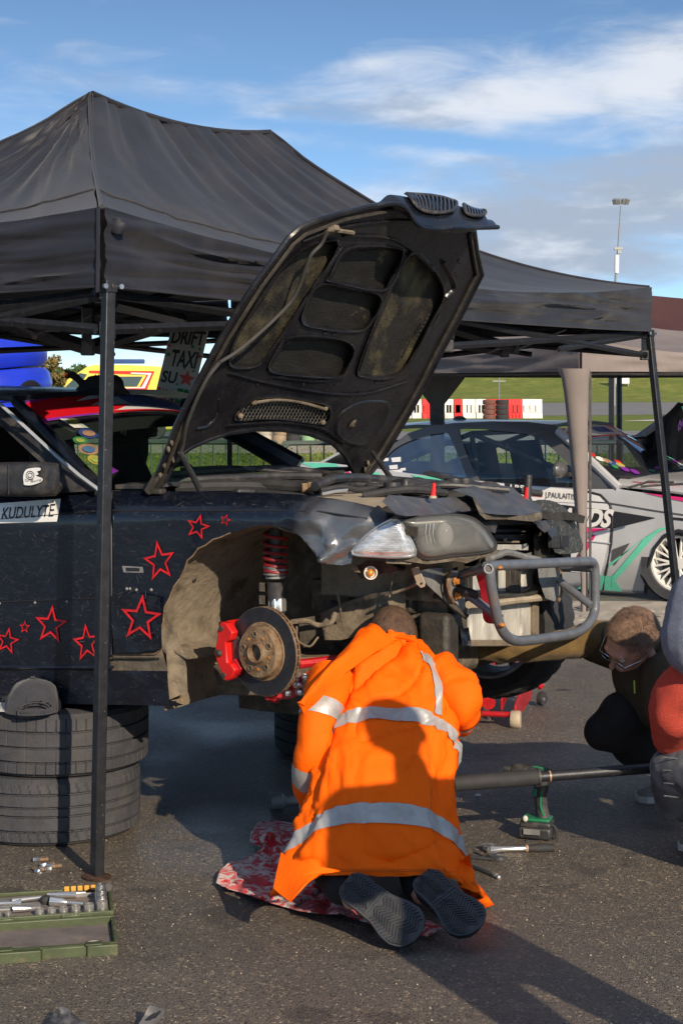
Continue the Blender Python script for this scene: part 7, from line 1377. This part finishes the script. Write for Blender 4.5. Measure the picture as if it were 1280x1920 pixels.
sleeve([V((1.21, 5.76, .86)), V((1.19, 5.78, .74)), W(1268, 1320, 5.84), W(1262, 1368, 5.95), W(1282, 1392, 6.05), V((1.38, 6.15, .48))], [.095, .092, .086, .076, .062, .04], 'sleeve', 5, parent=rp, mt='redknit', amp=.014, f1=20)
sleeve([sh2+V((.14, .04, -.05)), V((1.70, 5.72, .75)), V((1.75, 5.80, .62)), V((1.62, 6.05, .55))], [.08, .075, .06, .04], 'sleeve', 6, parent=rp, mt='redknit')
flesh([('c', hip2, .14, kn2, .082), ('c', kn2, .08, W(1262, 1500, 6.1), .070), ('c', W(1262, 1500, 6.1), .066, V((1.33, 6.30, .12)), .060), ('c', hip2, .14, V((1.66, 6.1, .5)), .085), ('c', V((1.66, 6.1, .5)), .08, V((1.68, 6.2, .12)), .06)], 'jeans', M['denim'], rp, .010, 4, .022, 12)
for k in range(4): MB().tube(spline([W(1228+k*6, 1428+k*22, 5.93), W(1245, 1420+k*24, 5.90), W(1275, 1424+k*24, 5.91)], 5), .0022, 5).build('jeans_seam', M['denim'], rp)
sneaker(V((1.42, 6.42, 0)), (-.75, -.65, 0), rp); sneaker(V((1.75, 6.3, 0)), (-.6, -.8, 0), rp)
# ================================================================ standing people (out of frame shadow caster, and head behind the car roof)
def stander(x, y, h, label, rz, top, hair, cap=False):
    t = thing('person', label, 'person', (x, y, 0)); s = h/1.75; R_ = rot(z=rz); q = lambda a, b_, c: V((x, y, 0))+R_@V((a*s, b_*s, c*s)); fp_, fq_ = face_parts(q(0, .02, 1.62), R_, s)
    flesh(fp_+[('c', q(0, 0, 1.50), .055, q(0, -.02, 1.42), .06), ('c', q(-.12, 0, 1.34), .09, q(.12, 0, 1.34), .09), ('c', q(0, 0, 1.3), .14, q(0, 0, 1.0), .14)]+sum([[('c', q(k*.19, 0, 1.38), .055, q(k*.25, .02, 1.12), .045), ('c', q(k*.25, .02, 1.12), .04, q(k*.2, .2, 1.05), .03), ('c', q(k*.10, 0, .92), .09, q(k*.14, .02, .5), .06), ('c', q(k*.14, .02, .5), .055, q(k*.17, -.02, .1), .038)]+hand(q(k*.2, .2, 1.05), R_@V((-k*.5, .8, .1)), (0, 0, 1), .95*s, k) for k in (-1, 1)], []), 'body', M['skin'], t, .014, 3)
    flesh([('c', q(-.14, 0, 1.36), .10, q(.14, 0, 1.36), .10), ('c', q(0, 0, 1.3), .17, q(0, 0, 1.0), .17), ('c', q(0, 0, 1.0), .17, q(0, 0, .9), .16)]+sum([[('c', q(k*.19, 0, 1.39), .078, q(k*.26, .02, 1.12), .065), ('c', q(k*.26, .02, 1.12), .06, q(k*.21, .17, 1.06), .045)] for k in (-1, 1)], []), 'jacket', M[top], t, .014, 4, .02, 6)
    flesh(sum([[('c', q(k*.09, 0, .92), .115, q(k*.14, .02, .5), .082), ('c', q(k*.14, .02, .5), .082, q(k*.17, -.02, .12), .068)] for k in (-1, 1)], []), 'trousers', M['denim'], t, .014, 4)
    MB().ball(q(0, .005, 1.665), (.088*s, .108*s, .108*s), R_, 24, lambda p: 1+.03*noise.noise(p*7)).build('hair', M[hair], t, smooth=80)
    for k in (-1, 1): sneaker(q(k*.17, -.09, 0), R_@V((k*.1, 1, 0)), t)
    return t
stander(1.16, 3.42, 1.77, 'standing person just outside the frame whose shadow falls on the orange coat', 20, 'olivedk', 'hair')
stander(W(58, 720, 11)[0], 11, 1.67, 'dark-haired person standing behind the black car roof, only hair showing', 200, 'trouser', 'hair')
# ================================================================ tyres and things on the ground
def big_tyre(c, ax, r, w, name, label, group, grooves, pat, parent=None, mt='tyre', ri=.20):
    prof = [(ri+.01, w*.40), (ri, w*.30), (ri, -w*.30), (ri+.01, -w*.40), (ri+.03, -w*.5), (r*.80, -w*.52), (r*.93, -w*.48), (r*.985, -w*.40)]
    band = []; n = len(grooves)-1
    for i in range(n):
        a, b_ = grooves[i], grooves[i+1]; g_ = .0048/w
        band += [(r*(1-.010*abs(2*a)**3)-(0), (a+g_)*w), (r*(1-.010*abs(a+b_)**3), (a+b_)/2*w), (r*(1-.010*abs(2*b_)**3), (b_-g_)*w)]
        if i < n-1: band += [(r-.011, (b_-g_*.9)*w), (r-.011, (b_+g_*.9)*w)]
    prof2 = prof+band+[(r*.985, w*.40), (r*.93, w*.48), (r*.80, w*.52), (ri+.03, w*.5)]; nb = len(prof)
    SEG = 720
    def fn(j, k, r_):
        k2 = k+int(2*pat*(j-nb)) if nb <= j < nb+len(band) else k
        if j == nb-1 or j == nb+len(band): return -.003 if k % 12 == 0 else 0
        if nb <= j < nb+len(band):
            i = (j-nb)//5
            if i in (0, n-1): return -.005 if k2 % 12 == 0 else 0
            return -.0016 if k2 % (36 if i % 2 else 24) == 0 else 0
        return 0
    o = MB().lathe(prof2, c, ax, SEG, fn, closed=True).build(name, M[mt], parent, smooth=30)
    if label: tag(o, label, 'tyre', group)
    for h in (-.505, .505): MB().lathe([(r*.70, h*w), (r*.715, h*w*1.02), (r*.73, h*w)], c, ax, 90, closed=True).build('sidewall_ring', M['rubber'], o)
    return o
big_tyre(V((-1.09, 6.60, .127)), (0, .0, 1), .335, .245, 'tyre', 'lower tyre of the two stacked beside the tent leg', 'tyres stacked under the black car sill', (-.44, -.27, -.05, .08, .27, .44), 1.2)
big_tyre(V((-1.07, 6.61, .372)), (.012, -.02, 1), .345, .232, 'tyre', 'upper tyre of the two, with the black cap lying on it', 'tyres stacked under the black car sill', (-.44, -.25, -.02, .22, .44), 0)
big_tyre(V((.03, 8.0, .125)), (0, .0, 1), .335, .24, 'tyre', 'tyre lying under the car behind the orange coat sleeve, lower one', 'tyres under the engine', (-.44, -.2, .0, .2, .44), 1, mt='rubber')
big_tyre(V((.02, 8.0, .365)), (0, .0, 1), .335, .235, 'tyre', 'tyre lying under the car behind the orange coat sleeve, upper one', 'tyres under the engine', (-.44, -.2, .0, .2, .44), 1, mt='rubber')
# white rag on the tyre and the cap
b = MB(); b.sheet([(-20, 1316), (30, 1318), (118, 1326), (60, 1336), (-20, 1334)], lambda x, y, th: G(x, y, .494+.006*noise.noise(V((x*.05, y*.1, 1)))+th), 10, -.004); tag(b.build('rag', M['white'], smooth=80), 'white rag lying under the cap on the upper tyre', 'rag')
cp = thing('cap', 'faded black baseball cap lying on the upper tyre, strap side forward', 'cap', W(63, 1335, 6.40)); rings = []
Y = 6.31; cc = W(61, 1333, Y); sc_ = Y/FPX
for k in range(15):
    kk = k/14; z = kk*61*sc_; w_ = interp([(0, 51), (.25, 51), (.5, 47), (.72, 39), (.88, 28), (.96, 17), (1, 6)], kk)*sc_; sx_ = interp([(0, 0), (.5, 2), (1, 2)], kk)*sc_
    ring = []
    for a in [2*pi*j/48 for j in range(48)]:
        p = cc+V((sx_+w_*cos(a), w_*.95*sin(a), z)); p += V((cos(a), sin(a), 0))*(.006*noise.noise(V((cos(a)*2, sin(a)*2, kk*3)))+.003*noise.noise(V((cos(a)*6, sin(a)*6, kk*8))))
        if kk < .38 and abs(a-1.5*pi-.28) < .62*math.sqrt(max(0, 1-(kk/.38)**2)): p += V((0, .035, 0))
        ring.append(p)
    rings.append(ring)
cro = MB().rings(rings, cap=False).build('cap_crown', M['cap'], cp, smooth=70); MB().ball(cc+V((.002, 0, 62*sc_)), (.010, .010, .006), None, 10).build('cap_button', M['cap'], cro)
op = [cc+V((w_*cos(a), w_*1.05*sin(a), z)) for a, z, w_ in [(1.5*pi+.28+.62*cos(t_), .004+.045*max(0, sin(t_)), .102) for t_ in [2*pi*j/20 for j in range(20)]]]
MB().tube(op, .0028, 5, closed=True).build('cap_opening_hem', M['cap'], cro); MB().loft([[cc+V((.104*cos(a), .106*sin(a), z)) for a in [1.5*pi-.36+1.28*j/12 for j in range(13)]] for z in (.002, .022)], .002).build('cap_strap', M['cap'], cp)
for j in range(8): a = 1.5*pi-.2+.9*j/8; MB().lathe([(.0003, 0), (.003, 0), (.003, .001), (.0003, .001)], cc+V((.1065*cos(a), .1085*sin(a), .012)), V((cos(a), sin(a), 0)), 8).build('strap_hole', M['ink'], cp)
for s_ in range(5): a = -.3+s_*1.25; MB().tube([cc+V((w_*sc_*cos(a)*1.005, w_*sc_*1.05*sin(a)*1.005, z*61*sc_)) for z, w_ in ((.05, 51.5), (.3, 50.5), (.5, 45), (.75, 33.5), (.92, 20.5), (.99, 10))], .0010, 4).build('cap_seam', M['cap'], cro)
MB().loft([[cc+V((.10*sin(a), .09+d_*cos(a*.8), .012-.02*(d_/.08))) for a in [-.9+.15*j for j in range(13)]] for d_ in (0, .035, .07)], .003).build('cap_peak', M['cap'], cp, smooth=80)
# long black bar, impact wrench, ratchet, spanner, extension
br = thing('breaker_bar', 'long black pipe handle running from the orange coat to the right crouching person', 'pipe', G(1030, 1500, 0)); p0 = W(838, 1470, 6.12); p1 = W(1262, 1437, 6.22); pa = lambda k: lerp(p0, p1, k)
MB().tube([pa(-.12), pa(.02)], .012, 12).build('bar_core', M['rust'], br); MB().tube([pa(.03), pa(.40)], .0275, 20).build('grip_sleeve', M['rubber'], br, smooth=50); MB().tube([pa(.38), pa(1.1)], .0185, 18).build('black_pipe', M['frame'], br); MB().tube([pa(.395), pa(.405)], .030, 18).build('sleeve_ring', M['black'], br); MB().tube([pa(.445), pa(.452)], .0195, 18).build('tape_ring', M['peach'], br)
iw = thing('impact_wrench', 'green and black cordless impact wrench standing on its battery', 'power tool', G(1008, 1572, 0)); Y = 6.42; P = lambda x, y, d=0.: W(x, y, Y+d)
MB().lathe([(.001, -.005), (.026, 0), (.030, .02), (.030, .09), (.026, .13), (.02, .145), (.013, .15), (.013, .175), (.001, .175)], P(1032, 1456, .03), P(975, 1446, .06)-P(1032, 1456, .03), 22).build('motor_housing', M['black'], iw, smooth=40)
for k in (-6, 0, 6): MB().tube([P(1022+k*.3, 1441+abs(k)*.4, .02+k*.0005), P(1002, 1438+abs(k)*.4, .03), P(990, 1439+abs(k)*.4, .04)], .0045, 6).build('green_rib', M['drill'], iw)
MB().lathe([(.001, 0), (.0315, 0), (.0315, .05), (.001, .05)], P(1018, 1453, .035), P(975, 1446, .06)-P(1032, 1456, .03), 22).build('housing_band', M['black'], iw)
MB().tube([P(1016, 1462), P(1012, 1490), P(1015, 1515), P(1018, 1536)], [.030, .024, .022, .028], 14).build('handle', M['black'], iw); MB().tube([P(1004, 1478, -.01), P(1001, 1492, -.01)], .010, 8).build('trigger', M['drill'], iw); MB().tube([P(1014, 1482, -.024), P(1012, 1510, -.022), P(1018, 1530, -.024)], .004, 6).build('handle_piping', M['drill'], iw)
bm_ = rot(z=-18); MB().box(P(1006, 1534, 0), (.105, .08, .012), bm_).build('mount_top', M['drill'], iw, bevel=.005); MB().box(P(1006, 1543, 0), (.115, .085, .024), bm_).build('battery_mount', M['black'], iw, bevel=.008); MB().box(P(1006, 1558, 0), (.120, .090, .045), bm_).build('battery', M['black'], iw, bevel=.010); MB().box(P(996, 1560, -.048), (.06, .004, .02), bm_).build('battery_label', M['plate'], iw)
MB().tube(spline([P(1030, 1545, -.02), P(1040, 1552, -.03), P(1042, 1568, -.03), P(1034, 1577, -.03), P(1010, 1578, -.04), P(985, 1577, -.05)], 6), .0055, 8).build('wrist_strap', M['rubber'], iw); MB().ball(P(984, 1535, -.03), (.010, .008, .012)).build('belt_hook', M['rubberw'], iw)
rt = thing('ratchet', 'chrome ratchet with black grip lying right of the coat', 'ratchet', G(960, 1590, 0)); MB().tube([G(914, 1594, .018), G(940, 1592, .016), G(986, 1591, .016)], [.016, .010, .009], 12).build('ratchet_shaft', M['chrome'], rt); MB().lathe([(.001, 0), (.019, 0), (.021, .006), (.021, .02), (.001, .026)], G(915, 1594, .006), UP, 20).build('ratchet_head', M['chrome'], rt); MB().tube([G(985, 1591, .016), G(990, 1591, .016)], .013, 12).build('grip_collar', M['peach'], rt); MB().tube([G(990, 1591, .017), G(1012, 1590, .017), G(1038, 1590, .017)], [.013, .0155, .0135], 14).build('grip', M['rubber'], rt); MB().box(G(916, 1592, .040), (.012, .012, .024)).build('drive_square', M['steeld'], rt)
sp_ = thing('spanner', 'dark open-ended spanner lying below the chrome ratchet', 'spanner', G(920, 1612, 0)); MB().tube([G(876, 1606, .010), G(925, 1611, .010)], .011, 8, flat=.5).build('spanner_shaft', M['steeld'], sp_)
c_ = G(934, 1610, .005); MB().ext([c_+V((.034*cos(a), .034*sin(a), 0)) for a in [.75+4.9*k/18 for k in range(19)]]+[c_+V((.014*cos(a), .014*sin(a), 0)) for a in [5.4-4.2*k/8 for k in range(9)]], (0, 0, .012)).build('spanner_jaw', M['steeld'], sp_, bevel=.002)
ex = thing('extension_bar', 'thin steel extension bar lying nearest the coat hem', 'socket extension', G(910, 1636, 0)); MB().tube([G(870, 1618, .010), G(928, 1642, .010)], [.008, .0075], 10).build('bar_shaft', M['steeld'], ex); MB().tube([G(924, 1640, .010), G(930, 1643, .010)], [.010, .010], 10).build('bar_shoulder', M['steeld'], ex); MB().ball(G(934, 1645, .011), .009, None, 10).build('square_end', M['chrome'], ex)
tag(MB().ball(G(895, 1491, .006), (.014, .01, .007), None, 8, lambda q: 1+.5*noise.noise(q*3)).build('paper_scrap', M['white']), 'tiny white paper scrap on asphalt below the long pipe', 'litter')
tag(MB().ball(G(1056, 1294, .004), (.045, .02, .004), None, 10, lambda q: 1+.6*noise.noise(q*4)).build('rubber_crumb', M['ink']), 'small black smear of rubber on the sunlit asphalt', 'rubber scrap')
jh = thing('jack_handle', 'dark tube with round end lying in shade left of the orange coat', 'tube', G(530, 1500, 0)); MB().lathe([(.012, .0), (.030, .0), (.034, .01), (.034, .045), (.020, .06), (.018, .25), (.001, .25), (.001, .03), (.012, .02)], G(506, 1502, .035), V((.95, .25, 0)), 20).build('tube_end', M['plate'], jh)
# trolley jack
jk_ = thing('trolley_jack', 'red trolley jack standing under the far front wheel', 'trolley jack', G(930, 1360, 0)); J = lambda x, y, z: G(x, y, z)
pL0, pL1, pR0, pR1 = V((.61, 8.55, .0)), V((.70, 9.15, 0)), V((.83, 8.50, 0)), V((.97, 9.08, 0))
for a, b_ in ((pL0, pL1), (pR0, pR1)): MB().ext([a+UP*.03, a+UP*.11, lerp(a, b_, .35)+UP*.15, lerp(a, b_, .6)+UP*.21, b_+UP*.19, b_+UP*.05], (b_-a).normalized().cross(UP)*.012).build('side_frame', M['jackred'], jk_, bevel=.003)
MB().tube([pL0+V((.0, .0, .065)), pR0+V((0, .0, .065))], .014, 12).build('front_axle', M['jackred'], jk_)
for p in (pL0, pR0): MB().lathe([(.001, -.024), (.040, -.024), (.043, -.018), (.043, .018), (.040, .024), (.001, .024)], p+V((.01 if p is pR0 else -.01, -.0, .043)), (.97, -.2, 0), 22).build('front_roller', M['poster' if p is pR0 else 'dustdk'], jk_)
for p in (pL1, pR1): MB().tube([p+V((.03, 0, .13)), p+V((.06, .02, .10))], .02, 8).build('caster_fork', M['jackred'], jk_); MB().lathe([(.001, -.014), (.034, -.014), (.036, 0), (.034, .014), (.001, .014)], p+V((.06, -.02, .045)), (.8, -.6, 0), 18).build('caster', M['rubber'], jk_); MB().lathe([(.001, 0), (.010, 0), (.008, .006), (.001, .006)], p+V((.065, -.04, .045)), (.5, -.85, 0), 10).build('caster_hub', M['steel'], jk_)
m0, m1 = lerp(pL0, pR0, .5), lerp(pL1, pR1, .5)
for s_ in (-.055, .055): MB().ext([m0+V((s_, .06, .07)), m0+V((s_, .06, .14)), m1+V((s_, -.1, .26)), m1+V((s_, -.1, .20))], (.010, 0, 0)).build('lift_arm', M['jackred'], jk_, bevel=.003)
MB().tube([m0+V((0, .10, .10)), m0+V((0, .34, .13))], .034, 14).build('hydraulic_ram', M['jackred'], jk_); MB().tube([m0+V((-.06, .2, .15)), m0+V((.08, .2, .15))], .016, 10).build('cross_tube', M['jackred'], jk_); MB().tube([m0+V((.02, .2, .19)), m0+V((.06, .34, .2))], .012, 8).build('ram_rod', M['chrome'], jk_); MB().tube([pR1+V((-.02, 0, .19)), pR1+V((-.02, 0, .25))], .02, 10).build('handle_socket', M['jackred'], jk_)
for p in (lerp(pR0, pR1, .45)+UP*.15, lerp(pR0, pR1, .75)+UP*.17, lerp(pR0, pR1, .97)+UP*.22): MB().lathe([(.001, 0), (.012, 0), (.010, .010), (.001, .011)], p+V((-.01, -.015, 0)), (.0, -1, .3), 6).build('frame_bolt', M['steel'], jk_)
# green socket case
tb_ = thing('socket_case', 'open green plastic socket case beside the tent leg foot', 'tool case', G(100, 1740, 0)); BX = V((-.970, -.215, 0)).normalized(); BY = V((-.17, .985, 0)).normalized(); O0 = G(214, 1736, .0); O0.z = 0
def cx3(a, b_, z): return O0+BX*a+BY*b_+UP*z
def slab(a0, a1, b0, b1, z0, z1, n, mt, parent=None, bev=.003): return MB().ext([cx3(a0, b0, z0), cx3(a1, b0, z0), cx3(a1, b1, z0), cx3(a0, b1, z0)], UP*(z1-z0)).build(n, M[mt], parent or tb_, bevel=bev)
slab(0, .62, 0, .27, 0, .032, 'case_tray', 'case'); slab(.012, .62, .014, .256, .0325, .036, 'tray_insert', 'caselin')
for a0, a1, b0, b1 in ((0, .62, 0, .010), (0, .62, .262, .272), (0, .010, .010, .262)): slab(a0, a1, b0, b1, .033, .047, 'tray_rim', 'case')
for a0, a1, b0, b1, z in ((.30, .62, .17, .21, .038), (.22, .50, .10, .15, .038), (.02, .12, .20, .21, .042), (.10, .2, .225, .24, .04)): slab(a0, a1, b0, b1, .036, z+.006, 'tray_moulding', 'plate')
slab(0, .62, -.262, -.006, .0, .010, 'case_lid', 'case'); slab(.014, .62, -.245, -.02, .0105, .013, 'lid_lining', 'caselin')
for a0, a1, b0, b1, h in ((0, .62, -.275, -.258, .035), (0, .010, -.258, -.006, .035), (0, .62, -.020, -.004, .038), (.22, .42, -.300, -.272, .034), (.0, .09, -.29, -.27, .034), (.09, .22, -.282, -.272, .034)): slab(a0, a1, b0, b1, .0, h, 'lid_wall', 'case', bev=.004)
for a0 in (.045, .30): slab(a0, a0+.05, -.292, -.262, .034, .040, 'latch', 'case')
for a0 in (.10, .3, .45): slab(a0, a0+.06, -.010, .004, .036, .044, 'hinge_lug', 'case')
MB().tube(spline([cx3(.07+.02*cos(t_), -.245+.012*sin(t_), .030) for t_ in (0, .8, 1.6, 2.4, 3.1)], 3), .0022, 5).build('latch_wire', M['rubberw'], tb_)
for i, (a, b_, r, h, c_) in enumerate(((.035, .030, .017, .035, 'right-hand'), (.075, .026, .0155, .030, 'second'), (.115, .025, .0145, .028, 'third'), (.152, .024, .014, .026, 'fourth'), (.188, .024, .0135, .025, 'fifth'), (.224, .023, .0135, .025, 'sixth'), (.318, .024, .010, .022, 'seventh'), (.346, .024, .0095, .020, 'eighth'), (.396, .024, .009, .02, 'ninth'))):
    s_ = thing('socket', ('largest chrome socket at the right end of the near row in the green case' if i == 0 else 'chrome socket, %s from the right in the near row of the green case' % c_), 'socket', cx3(a, b_, .036), 'chrome sockets in the green case')
    MB().lathe([(r*.6, 0), (r, 0), (r, h*.45), (r*1.02, h*.55), (r*1.0, h), (r*.75, h), (r*.7, h*.5), (r*.6, h*.5)], cx3(a, b_, .036), UP, 20, closed=True).build('socket_shell', M['chrome'], s_, smooth=50); MB().lathe([(.0005, 0), (r*.72, 0), (r*.72, .001), (.0005, .001)], cx3(a, b_, .036+h*.5), UP, 6).build('socket_bore', M['ink'], s_)
for i, (b_, r, h) in enumerate(((.070, .018, .040), (.112, .019, .045), (.158, .018, .05))):
    s_ = thing('socket', ('tall socket in the right column of the case, %s' % ('nearest the lid', 'middle one', 'farthest from the lid')[i]), 'socket', cx3(.035, b_, .036), 'chrome sockets in the green case'); MB().lathe([(r*.6, 0), (r, 0), (r, h*.45), (r*.93, h*.5), (r*.93, h), (r*.7, h), (r*.6, h*.5)], cx3(.035, b_, .036), UP, 20, closed=True).build('socket_shell', M['steel'], s_, smooth=50)
def rod(p, q, r, mt, name, lab, cat, rr_=None, grp='loose tools in the green case'):
    return tag(MB().tube([p, lerp(p, q, .3), q], rr_ or r, 12).build(name, M[mt]), lab, cat, grp)
rod(cx3(.14, .105, .050), cx3(.19, .125, .052), .014, 'chrome', 'spark_plug_socket', 'long shiny tapered socket lying across the middle of the case', 'socket', [.008, .014, .016]); rod(cx3(.09, .085, .048), cx3(.14, .105, .05), .006, 'chrome', 'extension_bar', 'short chrome bar at the tip of the tapered socket', 'extension bar'); rod(cx3(.08, .205, .048), cx3(.17, .21, .048), .006, 'chrome', 'extension_bar', 'chrome extension by the orange bit row', 'extension bar', [.006, .006, .009]); rod(cx3(.11, .185, .048), cx3(.20, .208, .048), .008, 'chrome', 'universal_joint', 'chrome universal joint crossing the extension near the bit row', 'joint'); rod(cx3(.215, .185, .048), cx3(.31, .165, .048), .007, 'chrome', 'extension_bar', 'chrome extension left of the black knob', 'extension bar', [.006, .007, .010])
rod(cx3(.28, .135, .050), cx3(.355, .142, .050), .008, 'chrome', 'ratchet_shaft', 'chrome shaft of the black-handled driver in the case', 'driver shaft', [.011, .006, .005]); rod(cx3(.36, .143, .050), cx3(.50, .150, .050), .014, 'rubber', 'driver_handle', 'black driver handle lying at the left of the case', 'handle'); rod(cx3(.25, .072, .048), cx3(.305, .075, .05), .009, 'chrome', 'adapter', 'chrome adapter angled above the near socket row', 'adapter', [.006, .009, .012])
tag(MB().lathe([(.001, 0), (.016, 0), (.018, .01), (.012, .022), (.001, .024)], cx3(.205, .155, .038), UP, 14).build('black_knob', M['rubber']), 'round black knob piece in the centre of the case', 'knob')
for i in range(5): tag(MB().box(cx3(.055+.021*i, .255, .050), (.016, .010, .016), rot(z=12)).build('bit_clip', M['ochre'], bevel=.002), 'ochre bit clip, %s from the right on the case rear edge' % ('first', 'second', 'third', 'fourth', 'fifth')[i], 'bit clip', 'ochre bit clips')
tag(MB().box(cx3(.43, .262, .050), (.05, .012, .014), rot(z=12)).build('bit_clip', M['ochre'], bevel=.002), 'ochre bit clip alone at the left picture edge', 'bit clip', 'ochre bit clips')
tag(MB().lathe([(.001, -.005), (.016, -.005), (.016, .005), (.001, .005)], cx3(.012, .235, .052), (0.2, -.3, 1), 12).build('small_adapter', M['chrome']), 'small chrome adapter at the far right corner of the case', 'adapter')
# wheel bolts by the tyres
for i, (x, y, a, l) in enumerate(((75, 1612, 10, .05), (70, 1632, 120, .045), (88, 1622, 40, .045), (100, 1624, 0, .05), (84, 1630, 200, .04))):
    s_ = thing('wheel_bolt', ('wheel bolt highest of the little heap beneath the tyres', 'wheel bolt at the left of the heap, head towards camera', 'wheel bolt in the middle of the heap by the tyres', 'wheel bolt at the right of the heap near the tyres', 'wheel bolt lowest of the heap near the tyres')[i], 'wheel bolt', G(x, y), 'wheel bolts on the asphalt'); p = G(x, y, .012); d = V((cos(radians(a)), sin(radians(a))*.8, .05)).normalized()
    MB().tube([p, p+d*l*.6], .0065, 8).build('bolt_thread', M['rust'], s_); MB().lathe([(.001, 0), (.011, 0), (.014, -.004), (.011, -.008), (.011, -.022), (.007, -.024), (.001, -.02)], p, d, 6).build('bolt_head', M['steel'], s_)
# torn plastic piece at the bottom edge
tp_ = thing('torn_bumper_piece', 'torn black plastic bumper piece at the bottom left picture edge', 'plastic piece', G(200, 1930))
def rag(pts, n, mt): return MB().sheet([(p[0], p[1]) for p in pts], lambda x, y, h: W(x, y, interp([(1875, 4.56), (1925, 4.50), (1975, 4.42)], y)+.03*noise.noise(V((x*.03, y*.03, 1)))-.0006*abs(x-200)*.3+h), 8, .012).build(n, M[mt], tp_, smooth=50)
rag([(84, 1975), (88, 1915), (108, 1892), (118, 1884), (130, 1893), (148, 1910), (170, 1921), (215, 1926), (262, 1921), (300, 1975)], 'plastic_sheet', 'frosty'); rag([(255, 1928), (270, 1905), (281, 1884), (310, 1892), (306, 1906), (286, 1928), (280, 1975), (250, 1975)], 'plastic_lug', 'frostyl'); MB().tube([W(278, 1911, 4.48), W(290, 1905, 4.48), W(301, 1896, 4.48)], [.002, .006, .003], 6).build('lug_slot', M['ink'], tp_)
